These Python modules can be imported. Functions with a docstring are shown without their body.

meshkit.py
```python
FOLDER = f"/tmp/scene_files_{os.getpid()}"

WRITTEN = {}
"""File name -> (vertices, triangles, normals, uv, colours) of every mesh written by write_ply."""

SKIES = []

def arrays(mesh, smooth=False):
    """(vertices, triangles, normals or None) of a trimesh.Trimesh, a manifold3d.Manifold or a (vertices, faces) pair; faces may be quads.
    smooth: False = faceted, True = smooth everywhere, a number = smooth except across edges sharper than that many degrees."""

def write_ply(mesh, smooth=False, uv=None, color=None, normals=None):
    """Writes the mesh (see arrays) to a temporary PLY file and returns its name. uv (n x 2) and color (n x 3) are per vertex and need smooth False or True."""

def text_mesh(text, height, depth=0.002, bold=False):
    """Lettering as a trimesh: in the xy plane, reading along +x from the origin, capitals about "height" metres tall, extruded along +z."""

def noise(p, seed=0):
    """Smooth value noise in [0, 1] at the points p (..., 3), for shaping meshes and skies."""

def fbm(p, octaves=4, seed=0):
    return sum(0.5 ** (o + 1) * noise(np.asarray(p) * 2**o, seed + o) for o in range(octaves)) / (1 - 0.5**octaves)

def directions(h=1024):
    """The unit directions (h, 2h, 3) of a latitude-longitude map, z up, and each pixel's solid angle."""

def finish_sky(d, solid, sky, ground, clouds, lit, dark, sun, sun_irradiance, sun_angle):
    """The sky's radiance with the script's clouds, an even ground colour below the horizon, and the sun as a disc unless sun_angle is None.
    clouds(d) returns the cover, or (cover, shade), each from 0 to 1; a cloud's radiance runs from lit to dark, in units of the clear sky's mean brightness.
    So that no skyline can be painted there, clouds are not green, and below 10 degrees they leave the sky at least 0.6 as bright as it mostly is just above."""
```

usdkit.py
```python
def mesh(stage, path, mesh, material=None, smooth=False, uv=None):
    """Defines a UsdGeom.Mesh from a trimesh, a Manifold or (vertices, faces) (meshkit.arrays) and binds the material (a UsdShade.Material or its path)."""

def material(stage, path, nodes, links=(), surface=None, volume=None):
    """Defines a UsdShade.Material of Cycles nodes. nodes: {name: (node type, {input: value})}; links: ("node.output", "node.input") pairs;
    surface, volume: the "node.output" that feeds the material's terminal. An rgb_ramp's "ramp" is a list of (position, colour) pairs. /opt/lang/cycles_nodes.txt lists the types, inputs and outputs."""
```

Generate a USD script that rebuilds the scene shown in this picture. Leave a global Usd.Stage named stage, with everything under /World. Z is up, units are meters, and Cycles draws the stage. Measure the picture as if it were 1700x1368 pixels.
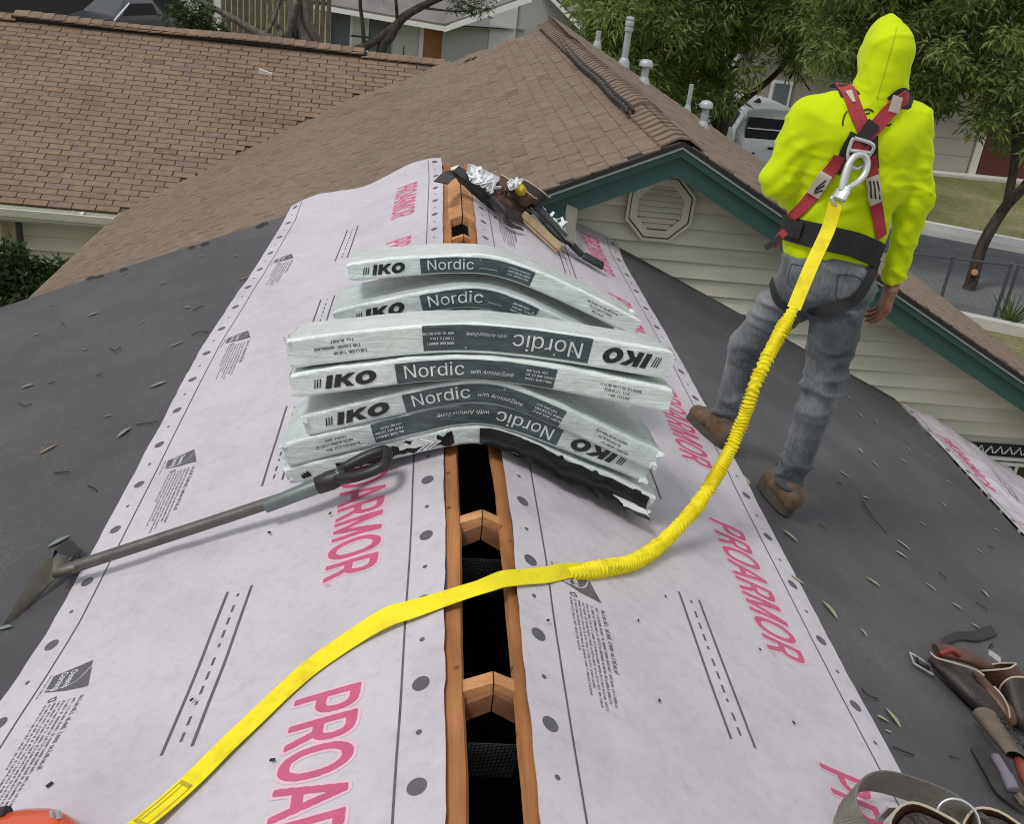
import math, random
import numpy as np
import trimesh, shapely
from shapely import affinity
from shapely.geometry import Polygon, LineString, Point, box as sbox
from shapely.ops import unary_union
import usdkit, meshkit
from pxr import Usd, UsdGeom, UsdLux, UsdShade, Gf, Sdf, Vt

stage = Usd.Stage.CreateInMemory()
UsdGeom.SetStageUpAxis(stage, 'Z')
UsdGeom.Xform.Define(stage, '/World')
rnd = random.Random(7)
rng = np.random.default_rng(7)

# ---------------------------------------------------------------- camera, sky, sun, exposure
FOC = 1721.47                                    # focal length in units of 1/1700 of the picture's width
CAM = np.array([-0.206, -2.178, 1.312])
pitch, yaw, roll = 0.4417, 0.1129, 0.1202
_F = np.array([math.sin(yaw) * math.cos(pitch), math.cos(yaw) * math.cos(pitch), -math.sin(pitch)])
_r = np.cross(_F, [0, 0, 1.0]); _r /= np.linalg.norm(_r); _u = np.cross(_r, _F)
_R = _r * math.cos(roll) + _u * math.sin(roll); _U = -_r * math.sin(roll) + _u * math.cos(roll)
cam = UsdGeom.Camera.Define(stage, '/World/camera')
cam.AddTransformOp().Set(Gf.Matrix4d(*_R, 0, *_U, 0, *(-_F), 0, *CAM, 1))
cam.CreateHorizontalApertureAttr(36.0); cam.CreateVerticalApertureAttr(36.0 * 825 / 1024)
cam.CreateFocalLengthAttr(36.0 * FOC / 1700); cam.CreateClippingRangeAttr(Gf.Vec2f(0.05, 2000))
cam.CreateExposureAttr(0.0)

SUN_ELEV, SUN_ROT = math.radians(58), math.radians(-125)       # behind the camera and to the left
sun_dir = np.array([math.sin(SUN_ROT) * math.cos(SUN_ELEV), math.cos(SUN_ROT) * math.cos(SUN_ELEV), math.sin(SUN_ELEV)])
dome = UsdLux.DomeLight.Define(stage, '/World/sky')
dome.GetPrim().SetCustomDataByKey('kind', 'structure')
skymat = usdkit.material(stage, '/World/Looks/overcast_sky', {
    's': ('sky_texture', {'sky_type': 'single_scattering', 'sun_disc': False, 'sun_elevation': SUN_ELEV, 'sun_rotation': SUN_ROT, 'aerosol_density': 2.0}),
    'tc': ('texture_coordinate', {}),
    'n': ('noise_texture', {'scale': 2.2, 'detail': 5}),
    'r': ('rgb_ramp', {'ramp': [(0.3, (6.2, 6.4, 6.9)), (0.7, (10.2, 10.3, 10.6))]}),
    'm': ('mix_color', {'fac': 0.85}),
    'b': ('background_shader', {'strength': 0.085}),
}, [('tc.generated', 'n.vector'), ('n.fac', 'r.fac'), ('s.color', 'm.a'), ('r.color', 'm.b'), ('m.result', 'b.color')], surface='b.background')
UsdShade.MaterialBindingAPI.Apply(dome.GetPrim()).Bind(skymat)
sun = UsdLux.DistantLight.Define(stage, '/World/sun')
sun.CreateIntensityAttr(0.5); sun.CreateAngleAttr(16.0); sun.CreateNormalizeAttr(True)
sun.CreateColorAttr(Gf.Vec3f(1.0, 0.97, 0.92))
_z = sun_dir; _x = np.cross([0, 0, 1.0], _z); _x /= np.linalg.norm(_x); _y = np.cross(_z, _x)
sun.AddTransformOp().Set(Gf.Matrix4d(*_x, 0, *_y, 0, *_z, 0, 0, 0, 20, 1))

# ---------------------------------------------------------------- helpers
def ray(px, py): return (px - 850) / FOC * _R - (py - 684) / FOC * _U + _F
def hit(px, py, n, k):
    d = ray(px, py); n = np.asarray(n, float); return CAM + d * ((k - CAM @ n) / (d @ n))
T = 0.4294                                       # slope of the low wing's roof
CT = 1 / math.sqrt(1 + T * T); ST = T * CT
NL = np.array([-ST, 0, CT]); NR = np.array([ST, 0, CT])
def onL(px, py, h=0): return hit(px, py, NL, h)
def onR(px, py, h=0): return hit(px, py, NR, h)
def atY(px, py, y): return hit(px, py, (0, 1, 0), y)
def atZ(px, py, z): return hit(px, py, (0, 0, 1), z)
MLn, MLk = np.array([-.47, 0, 1.0]), .29 - .47 * 1.24           # main roof, left slope
MRn, MRk = np.array([.51, 0, 1.0]), .29 + .51 * 1.24            # main roof, right slope
def norm(v): v = np.asarray(v, float); return v / (np.linalg.norm(v) + 1e-12)

used = {}
def path_for(name, parent):
    base = '/World' if parent is None else str((parent.GetPrim() if hasattr(parent, 'GetPrim') else parent).GetPath())
    k = (base, name); n = used.get(k, 0); used[k] = n + 1
    return f'{base}/{name}' + (f'_{n:03d}' if n else '')
def tag(o, label=None, cat=None, group=None, kind=None):
    p = o.GetPrim() if hasattr(o, 'GetPrim') else o
    for k, v in (('label', label), ('category', cat), ('group', group), ('kind', kind)):
        if v: p.SetCustomDataByKey(k, v)
    return o
def obj(name, mesh, mat, parent=None, smooth=False, tone=None, **kw):
    m = usdkit.mesh(stage, path_for(name, parent), mesh, mat, smooth)
    if tone is not None: UsdGeom.PrimvarsAPI(m).CreatePrimvar('tone', Sdf.ValueTypeNames.FloatArray, 'vertex').Set(Vt.FloatArray.FromNumpy(np.asarray(tone, np.float32)))
    return tag(m, **kw)
def thing(name, label, cat, group=None, loc=None):
    x = UsdGeom.Xform.Define(stage, path_for(name, None))
    if loc is not None: x.AddTranslateOp().Set(Gf.Vec3d(*map(float, loc)))
    return tag(x, label, cat, group)

class MB:
    def __init__(s): s.v, s.f, s.n = [], [], 0
    def add(s, v, f):
        v = np.asarray(v, float); f = np.asarray(f, int)
        if f.shape[1] == 4: f = np.vstack([f[:, [0, 1, 2]], f[:, [0, 2, 3]]])
        s.v.append(v); s.f.append(f + s.n); s.n += len(v); return s
    def tm(s, m): return s.add(m.vertices, m.faces)
    def mesh(s): return np.vstack(s.v), np.vstack(s.f)
    def box(s, c, size, X=(1, 0, 0), Y=(0, 1, 0), Z=None, taper=1.0):
        X, Y = norm(X), norm(Y); Z = norm(np.cross(X, Y)) if Z is None else norm(Z)
        h = np.asarray(size, float) / 2
        P = []
        for k in (-1, 1):
            t = taper if k > 0 else 1.0
            for i, j in ((-1, -1), (1, -1), (1, 1), (-1, 1)):
                P.append(np.asarray(c) + X * i * h[0] * t + Y * j * h[1] * t + Z * k * h[2])
        return s.add(P, [[0, 3, 2, 1], [4, 5, 6, 7], [0, 1, 5, 4], [1, 2, 6, 5], [2, 3, 7, 6], [3, 0, 4, 7]])
    def tube(s, pts, r, sides=8, cap=True, flat=1.0, up=None):
        v, f = tube(pts, r, sides, cap, flat, up); return s.add(v, f)
    def prism(s, pts, off):
        """a polygon of 3-D points, extruded by the vector off"""
        pts = np.asarray(pts, float); n = len(pts); off = np.asarray(off, float)
        nrm = np.zeros(3)
        for i in range(n): nrm += np.cross(pts[i], pts[(i + 1) % n])
        X = norm(pts[1] - pts[0]); Yv = norm(np.cross(nrm, X))
        poly = Polygon(np.stack([(pts - pts[0]) @ X, (pts - pts[0]) @ Yv], 1))
        v2, f = trimesh.creation.triangulate_polygon(poly, engine='earcut')
        P = pts[0] + v2[:, :1] * X + v2[:, 1:2] * Yv
        if nrm @ off > 0: f = f[:, ::-1]
        s.add(np.vstack([P, P + off]), np.vstack([f, f[:, ::-1] + len(P)]))
        Q = np.vstack([pts, pts + off]); idx = np.arange(n); nx = (idx + 1) % n
        q = np.stack([idx, nx, nx + n, idx + n], 1)
        if nrm @ off > 0: pass
        else: q = q[:, ::-1]
        return s.add(Q, q)

def tube(pts, r, sides=8, cap=True, flat=1.0, up=None):
    p = np.asarray(pts, float); n = len(p); r = np.broadcast_to(np.asarray(r, float), (n,))
    t = np.gradient(p, axis=0); t /= np.linalg.norm(t, axis=1, keepdims=True) + 1e-12
    a = np.zeros_like(p)
    ref = np.array([0, 0, 1.0]) if up is None else np.asarray(up, float)
    if up is None and abs(t[0, 2]) > .9: ref = np.array([1.0, 0, 0])
    prev = np.cross(t[0], ref); prev /= np.linalg.norm(prev) + 1e-12
    for i in range(n):
        v = prev - t[i] * (prev @ t[i]); v /= np.linalg.norm(v) + 1e-12; a[i] = v; prev = v
    b = np.cross(t, a); ang = np.arange(sides) * 2 * np.pi / sides
    v = p[:, None] + r[:, None, None] * (np.cos(ang)[None, :, None] * a[:, None] + flat * np.sin(ang)[None, :, None] * b[:, None])
    i, j = np.meshgrid(np.arange(n - 1), np.arange(sides), indexing='ij')
    q = np.stack([i * sides + j, i * sides + (j + 1) % sides, (i + 1) * sides + (j + 1) % sides, (i + 1) * sides + j], -1).reshape(-1, 4)
    f = np.vstack([q[:, [0, 1, 2]], q[:, [0, 2, 3]]]); v = v.reshape(-1, 3)
    if cap:
        v = np.vstack([v, p[0], p[-1]]); k = np.arange(sides); kn = (k + 1) % sides
        f = np.vstack([f, np.stack([np.full(sides, n * sides), kn, k], 1), np.stack([np.full(sides, n * sides + 1), (n - 1) * sides + k, (n - 1) * sides + kn], 1)])
    return v, f

def catmull(pts, n=8, closed=False):
    p = np.asarray(pts, float); out = []
    m = len(p); rngs = range(m if closed else m - 1)
    for i in rngs:
        g = lambda k: p[k % m] if closed else p[min(max(k, 0), m - 1)]
        p0, p1, p2, p3 = g(i - 1), g(i), g(i + 1), g(i + 2)
        for t in np.arange(n) / n:
            out.append(.5 * (2 * p1 + (p2 - p0) * t + (2 * p0 - 5 * p1 + 4 * p2 - p3) * t * t + (3 * p1 - p0 - 3 * p2 + p3) * t ** 3))
    if not closed: out.append(p[-1])
    return np.array(out)

def ribbon(pts, nrm, width, thick=.002, side=None):
    """a strap along pts lying flat against the normals nrm"""
    p = np.asarray(pts, float); n = len(p); N = np.broadcast_to(np.asarray(nrm, float), p.shape).copy()
    N /= np.linalg.norm(N, axis=1, keepdims=True)
    t = np.gradient(p, axis=0); t /= np.linalg.norm(t, axis=1, keepdims=True) + 1e-12
    S = np.cross(t, N) if side is None else np.broadcast_to(np.asarray(side, float), p.shape)
    S = S / (np.linalg.norm(S, axis=1, keepdims=True) + 1e-12)
    w = np.broadcast_to(np.asarray(width, float), (n,))[:, None] / 2
    h = thick / 2
    c = .18
    ring = [(-1, 0), (-1 + c * .3, 1), (1 - c * .3, 1), (1, 0), (1 - c * .3, -1), (-1 + c * .3, -1)]
    V = np.stack([p + S * w * a + N * h * b for a, b in ring], 1).reshape(-1, 3); k = len(ring)
    i, j = np.meshgrid(np.arange(n - 1), np.arange(k), indexing='ij')
    q = np.stack([i * k + j, i * k + (j + 1) % k, (i + 1) * k + (j + 1) % k, (i + 1) * k + j], -1).reshape(-1, 4)
    f = np.vstack([q[:, [0, 1, 2]], q[:, [0, 2, 3]]])
    e0 = np.array([[0, a, a + 1] for a in range(1, k - 1)]); e1 = e0[:, ::-1] + (n - 1) * k
    return V, np.vstack([f, e0, e1])

def glyphs(text, height, bold=False, wx=1.0, shear=0.0):
    """flat lettering: 2-D triangles reading along +x, capitals height tall"""
    m = meshkit.text_mesh(text, height, 0.001, bold)
    keep = m.face_normals[:, 2] > .5
    f = m.faces[keep]; idx, inv = np.unique(f.ravel(), return_inverse=True)
    v = m.vertices[idx][:, :2].copy(); v[:, 0] = v[:, 0] * wx + shear * v[:, 1]
    return v, inv.reshape(-1, 3)
def tri2(poly):
    vs, fs, n = [], [], 0
    for g in getattr(poly, 'geoms', [poly]):
        if g.is_empty or g.area < 1e-9: continue
        v, f = trimesh.creation.triangulate_polygon(g, engine='earcut'); vs.append(v); fs.append(f + n); n += len(v)
    return np.vstack(vs), np.vstack(fs)
def fine(v, f, edge):
    v3 = np.c_[v, np.zeros(len(v))]
    v3, f = trimesh.remesh.subdivide_to_size(v3, f, edge, max_iter=12)
    return v3[:, :2], f
def merge2(parts):
    vs, fs, n = [], [], 0
    for v, f in parts: vs.append(v); fs.append(f + n); n += len(v)
    return np.vstack(vs), np.vstack(fs)
def orient(v, f, n):
    """turn the triangles so that most face n"""
    a = np.cross(v[f[:, 1]] - v[f[:, 0]], v[f[:, 2]] - v[f[:, 0]])
    flip = (a @ np.asarray(n, float)) < 0
    f = f.copy(); f[flip] = f[flip][:, ::-1]; return v, f

# materials -----------------------------------------------------------------
def mat(name, nodes, links, surface='p.BSDF'):
    return usdkit.material(stage, '/World/Looks/' + name, nodes, links, surface=surface)
def plain(name, col, rough=.6, metal=0.0, var=.12, scale=12, bump=0.0, bscale=60, spec=None, coat=0.0, detail=4, sheen=0.0):
    """one colour, broken by two noises"""
    c = np.asarray(col, float)
    pn = {'roughness': rough, 'metallic': metal}
    if spec is not None: pn['specular_ior_level'] = spec
    if coat: pn['coat_weight'] = coat; pn['coat_roughness'] = .15
    if sheen: pn['sheen_weight'] = sheen
    nodes = {'tc': ('texture_coordinate', {}), 'n': ('noise_texture', {'scale': scale, 'detail': detail, 'roughness': .62}),
             'r': ('rgb_ramp', {'ramp': [(.25, c * (1 - var)), (.75, np.minimum(c * (1 + var), 1))]}), 'p': ('principled_bsdf', pn)}
    links = [('tc.object', 'n.vector'), ('n.fac', 'r.fac'), ('r.color', 'p.base_color')]
    if bump:
        nodes['n2'] = ('noise_texture', {'scale': bscale, 'detail': 3}); nodes['b'] = ('bump', {'strength': bump, 'distance': .004})
        links += [('tc.object', 'n2.vector'), ('n2.fac', 'b.height'), ('b.normal', 'p.normal')]
    return mat(name, nodes, links)
# ---------------------------------------------------------------- materials of the setting
G0 = -3.8
M = {}
M['lawn'] = mat('lawn', {'tc': ('texture_coordinate', {}), 'n': ('noise_texture', {'scale': .45, 'detail': 6, 'roughness': .7}), 'n2': ('noise_texture', {'scale': 9, 'detail': 5, 'roughness': .7}),
    'm': ('mix_float', {'fac': .45}), 'r': ('rgb_ramp', {'ramp': [(.3, (.07, .085, .03)), (.48, (.14, .145, .06)), (.6, (.23, .205, .115)), (.8, (.32, .275, .18))]}),
    'b': ('bump', {'strength': .8, 'distance': .05}), 'p': ('principled_bsdf', {'roughness': .95, 'specular_ior_level': .15})},
    [('tc.object', 'n.vector'), ('tc.object', 'n2.vector'), ('n.fac', 'm.a'), ('n2.fac', 'm.b'), ('m.result', 'r.fac'), ('r.color', 'p.base_color'), ('n2.fac', 'b.height'), ('b.normal', 'p.normal')])
M['asphalt'] = plain('asphalt', (.125, .128, .13), .9, var=.22, scale=3, bump=.3, bscale=80, spec=.2, detail=8)
M['concrete'] = plain('concrete', (.46, .445, .41), .9, var=.15, scale=4, bump=.2, spec=.2, detail=8)
M['kerb_paint'] = plain('kerb_paint', (.72, .71, .68), .8, var=.1, scale=6, detail=8)

def shingle_mat(name, cols, ntone=.5):
    return mat(name, {'at': ('attribute', {'attribute': 'tone'}), 'tc': ('texture_coordinate', {}),
        'r': ('rgb_ramp', {'ramp': [(i / (len(cols) - 1), c) for i, c in enumerate(cols)]}),
        'n': ('noise_texture', {'scale': 1.1, 'detail': 5, 'roughness': .65}), 'n2': ('noise_texture', {'scale': 120, 'detail': 3}), 'n3': ('noise_texture', {'scale': 14, 'detail': 4}),
        'mr': ('map_range', {'from_min': .25, 'from_max': .75, 'to_min': .86, 'to_max': 1.1}), 'mr2': ('map_range', {'from_min': .3, 'from_max': .7, 'to_min': .85, 'to_max': 1.15}), 'mr3': ('map_range', {'from_min': .25, 'from_max': .75, 'to_min': .8, 'to_max': 1.16}),
        'x': ('math', {'math_type': 'multiply'}), 'x2': ('math', {'math_type': 'multiply'}), 'c': ('combine_color', {}),
        'mx': ('mix_color', {'blend_type': 'multiply', 'fac': 1.0}), 'b': ('bump', {'strength': .35, 'distance': .003}),
        'p': ('principled_bsdf', {'roughness': .92, 'specular_ior_level': .2})},
        [('at.fac', 'r.fac'),
         ('tc.object', 'n.vector'), ('tc.object', 'n2.vector'), ('tc.object', 'n3.vector'), ('n.fac', 'mr.value'), ('n2.fac', 'mr2.value'), ('n3.fac', 'mr3.value'), ('mr.result', 'x.value1'), ('mr2.result', 'x.value2'),
         ('x.value', 'x2.value1'), ('mr3.result', 'x2.value2'), ('x2.value', 'c.r'), ('x2.value', 'c.g'), ('x2.value', 'c.b'), ('r.color', 'mx.a'), ('c.color', 'mx.b'), ('mx.result', 'p.base_color'), ('n2.fac', 'b.height'), ('b.normal', 'p.normal')])
M['shingle'] = shingle_mat('brown_shingle', [(0.1474, 0.1067, 0.0819), (0.18, 0.1312, 0.0993), (0.186, 0.1385, 0.1055), (0.1949, 0.1469, 0.1134), (0.1919, 0.1469, 0.1098), (0.1978, 0.1497, 0.115), (0.2067, 0.1553, 0.1187), (0.186, 0.1497, 0.1134), (0.1889, 0.1413, 0.1108)])
M['shingle_tan'] = shingle_mat('tan_brown_shingle', [(0.1384, 0.1005, 0.0815), (0.1648, 0.1206, 0.0954), (0.194, 0.1366, 0.0994), (0.2087, 0.1481, 0.1049), (0.2145, 0.1521, 0.1082), (0.2028, 0.1435, 0.1038), (0.2174, 0.1578, 0.1138), (0.2087, 0.1481, 0.1049), (0.1823, 0.1406, 0.1177), (0.1794, 0.1349, 0.1093)])
M['shingle_base'] = plain('shingle_joint', (.115, .085, .066), .95, var=.2)
M['siding'] = mat('siding', {'tc': ('texture_coordinate', {}), 'mp': ('mapping', {'scale': (1.5, 8, 14)}), 'n': ('noise_texture', {'scale': 1.0, 'detail': 6}), 'oi': ('object_info', {}),
    'r': ('rgb_ramp', {'ramp': [(.25, (.60, .585, .465)), (.75, (.74, .72, .595))]}), 'hs': ('hsv', {}), 'mr': ('map_range', {'to_min': .9, 'to_max': 1.08}), 'p': ('principled_bsdf', {'roughness': .55, 'specular_ior_level': .3})},
    [('tc.object', 'mp.vector'), ('mp.vector', 'n.vector'), ('n.fac', 'r.fac'), ('r.color', 'hs.color'), ('oi.random', 'mr.value'), ('mr.result', 'hs.value'), ('hs.color', 'p.base_color')])
M['vent_paint'] = plain('vent_paint', (.60, .58, .465), .5, var=.06)
M['green'] = plain('green_paint', (.026, .072, .062), .42, var=.12, scale=5, detail=6)
M['drip'] = plain('drip_edge', (.42, .46, .45), .4, var=.08)
M['black_edge'] = plain('black_edge', (.012, .012, .013), .7)
M['cream'] = plain('cream_trim', (.55, .55, .46), .5, var=.08)
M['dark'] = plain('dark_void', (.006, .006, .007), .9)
M['galv'] = plain('galvanised', (.40, .43, .43), .45, metal=.25, var=.14, scale=10, detail=6)
M['white_paint'] = plain('white_paint', (.72, .72, .69), .6, var=.07, scale=5)
M['glass'] = mat('pane_glass', {'f': ('fresnel', {'IOR': 1.5}), 't': ('transparent_bsdf', {'color': (.55, .58, .58)}), 'g': ('glossy_bsdf', {'roughness': .03, 'color': (.9, .9, .9)}), 'm': ('mix_closure', {})},
    [('f.fac', 'm.fac'), ('t.BSDF', 'm.closure1'), ('g.BSDF', 'm.closure2')], surface='m.closure')
M['soffit'] = plain('soffit', (.33, .33, .28), .8)

# ---------------------------------------------------------------- ground, road, kerb
gx = np.concatenate([np.linspace(-300, -40, 14), np.linspace(-36, 40, 39), np.linspace(45, 300, 14)])
gy = np.concatenate([np.linspace(-200, -20, 10), np.linspace(-16, 60, 39), np.linspace(70, 600, 20)])
X, Y = np.meshgrid(gx, gy, indexing='ij')
Z = G0 - .012 - .9 * np.clip((Y - 27) / 10, 0, 1) + .05 * (meshkit.fbm(np.stack([X * .3, Y * .3, 0 * X], -1), 3) - .5)
ii, jj = np.meshgrid(np.arange(len(gx) - 1), np.arange(len(gy) - 1), indexing='ij'); ny = len(gy)
q = np.stack([ii * ny + jj, (ii + 1) * ny + jj, (ii + 1) * ny + jj + 1, ii * ny + jj + 1], -1).reshape(-1, 4)
obj('ground', (np.stack([X, Y, Z], -1).reshape(-1, 3), q), M['lawn'], smooth=True, kind='structure')
rd = norm([1.7, -.8, 0]); rn = np.array([-rd[1], rd[0], 0])          # the road's direction and its far side
K0 = np.array([10.79, 19.13, 0])
def strip(a, b, z0, L0=-45, L1=60):
    pts = [K0 + rd * L0 + rn * a, K0 + rd * L1 + rn * a, K0 + rd * L1 + rn * b, K0 + rd * L0 + rn * b]
    return [p + [0, 0, z0] for p in pts]
def slab(name, a, b, top, m, thick=.3, **kw):
    mb = MB(); mb.prism(strip(a, b, top - thick), (0, 0, thick)); return obj(name, mb.mesh(), m, **kw)
slab('road', -6.2, -.55, G0 + .03, M['asphalt'], kind='structure')
slab('gutter', -.55, -.02, G0 + .036, M['concrete'], kind='structure')
slab('kerb', -.02, .16, G0 + .19, M['kerb_paint'], kind='structure')
slab('kerb', -6.4, -6.2, G0 + .16, M['concrete'], kind='structure')

# ---------------------------------------------------------------- the brown-shingled house behind
house = thing('house', 'house with brown shingled gable roof, pale green siding and dark green gable trim', 'house')
PK = np.array([1.24, 3.70, .29]); RE = np.array([1.11, 10.62, .26])
def zML(x): return .29 - .47 * (1.24 - x)
def zMR(x): return .29 - .51 * (x - 1.24)
EY, EZ = 8.45, zML(-3.22)                               # eave of the left wing
def zLR(y): return EZ + .47 * (y - EY)
RY = 11.45                                              # its ridge
def far_edge(x): return 10.62 + .45 * max(x - 1.11, 0)
# decks under the shingles
def deck(name, pts, m, t=.05):
    mb = MB(); mb.prism(np.asarray(pts, float) - [0, 0, t + .012], (0, 0, t)); return obj(name, mb.mesh(), m, house)
xe = 5.3
roof_l = deck('roof_slope', [(.33, 3.72, zML(.33)), (1.24, 3.72, .29), (1.11, 10.6, zML(1.11)), (-3.2, 10.6, zML(-3.2)), (-3.2, 4.06, zML(-3.2)), (.33, 4.06, zML(.33))], M['shingle_base'])
roof_r = deck('roof_slope', [(1.24, 3.72, .285), (xe, 3.72, zMR(xe)), (xe, far_edge(xe), zMR(xe)), (1.11, 10.6, zMR(1.11))], M['shingle_base'])
roof_w = deck('roof_slope', [(-9, EY, EZ), (-3.22, EY, EZ), (-.05, RY - .1, zLR(RY - .1)), (-.05, RY, zLR(RY)), (-9, RY, zLR(RY))], M['shingle_base'])
deck('roof_slope', [(-9, RY, zLR(RY)), (0, RY, zLR(RY)), (0, RY + 3, zLR(RY) - 1.4), (-9, RY + 3, zLR(RY) - 1.4)], M['shingle_base'])

EXPO, TAB = .102, .55
FRONT = 3.668
def tabs(org, along, upslope, nrm, nrows, ncols, ok, jitter=.006, w=TAB, EXPO=EXPO, lam=False):
    """shingle tabs: each a thin wedge, thick at its lower edge"""
    out = []
    for i in range(nrows):
        for j in range(-1, ncols):
            o = ((i % 2) * .5 * w + ((i * 37) % 5) * .012) if not lam else ((i * 61) % 100) / 100 * w
            gap = .008
            for part in ((0, 1),) if not lam else ((0, .3 + .4 * ((i * 31 + j * 17) % 10) / 10), None):
              if part is None: part = (prev, 1)
              prev = part[1]
              c = org + along * ((j + (part[0] + part[1]) / 2) * w + o) + upslope * ((i + .5) * EXPO)
              if not ok(c): continue
              ww = w * (part[1] - part[0]) - gap - rnd.random() * .004
              one(out, c, ww, along, upslope, nrm, jitter, EXPO)
    return out
def one(out, c, ww, along, upslope, nrm, jitter, EXPO):
    lo = -EXPO / 2 - rnd.random() * jitter; hi = EXPO / 2 + .012
    th = .009 + rnd.random() * .005
    P = []
    for u, h in ((lo, th), (hi, .0035)):
        for s in (-1, 1):
            P.append(c + along * (s * ww / 2) + upslope * u + nrm * (h + rnd.random() * .0015))
    if FRONT is not None: P = [np.array([p[0], max(p[1], FRONT), p[2]]) for p in P]           # trimmed along the gable
    Q = [p - nrm * (.012 if k < 2 else .010) for k, p in enumerate(P)]
    out.append((c, np.array(P + Q), np.array([[0, 1, 3], [0, 3, 2], [0, 4, 5], [0, 5, 1], [0, 2, 6], [0, 6, 4], [1, 5, 7], [1, 7, 3]])))
def put_tabs(items, m, parent, limit, name='shingle'):
    items.sort(key=lambda t: np.linalg.norm(t[0] - CAM))
    tn = []
    for c, v, f in items:                                            # tones run in short drifts, as they come from the bundle
        n_ = float(meshkit.noise(np.array([c * [1.1, 1.1, 0] + [5, 9, 0]]), 4)[0]); tn.append(np.clip(.52 + (rnd.random() - .5) * (.85 if rnd.random() < .45 else .3) + (n_ - .5) * .35, 0, 1))
    for (c, v, f), t_ in zip(items[:limit], tn): obj(name, (v, f), m, parent, tone=[t_] * len(v))
    mb = MB()
    for c, v, f in items[limit:]: mb.add(v, f)
    if items[limit:]: obj(name + '_field', mb.mesh(), m, parent, kind='stuff', tone=np.repeat(tn[limit:], 8))
uL = norm([1, 0, .47]); nL_ = norm([-.47, 0, 1]); al = norm(RE - PK) * np.array([1, 1, 0]); al = norm(al)
edge_x = lambda y: 1.24 - .0188 * (y - 3.7)
def ok_main(c):
    if c[0] > edge_x(c[1]) - .03 or c[0] < -3.2 or c[1] > 10.55: return False
    if c[1] < 3.60 or (c[1] < 4.10 and c[0] < .40): return False
    if c[1] > EY and zLR(c[1]) > zML(c[0]) + .01 and c[0] < -.03: return False
    return True
n_r = int(4.5 / CT / EXPO) + 4
lo = np.array([-3.22, 3.7, zML(-3.22)])
main_tabs = tabs(lo, np.array([0, 1.0, 0]), uL, nL_, n_r + 5, 14, ok_main, lam=True)
put_tabs(main_tabs, M['shingle'], roof_l, 300)
FRONT = None
def ok_left(c):
    if c[1] > RY - .02: return False
    return not (zML(c[0]) > zLR(c[1]) + .03 and c[1] < 10.7) and c[0] < -.02
uW = norm([0, 1, .47]); nW = norm([0, -.47, 1])
put_tabs(tabs(np.array([-8.2, EY - .02, EZ - .01]), np.array([1.0, 0, 0]), uW, nW, 37, 37, ok_left, jitter=.002, w=.236, EXPO=.0915), M['shingle_tan'], roof_w, 300)
FRONT = 3.668
uR = norm([-1, 0, .51]); nR_ = norm([.51, 0, 1])
def ok_right(c): return 3.60 < c[1] < far_edge(c[0]) - .05 and c[0] > edge_x(c[1]) + .02
put_tabs(tabs(np.array([xe, 3.72, zMR(xe)]), np.array([0, 1.0, 0]), uR, nR_, 46, 20, ok_right, lam=True), M['shingle'], roof_r, 120)

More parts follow.
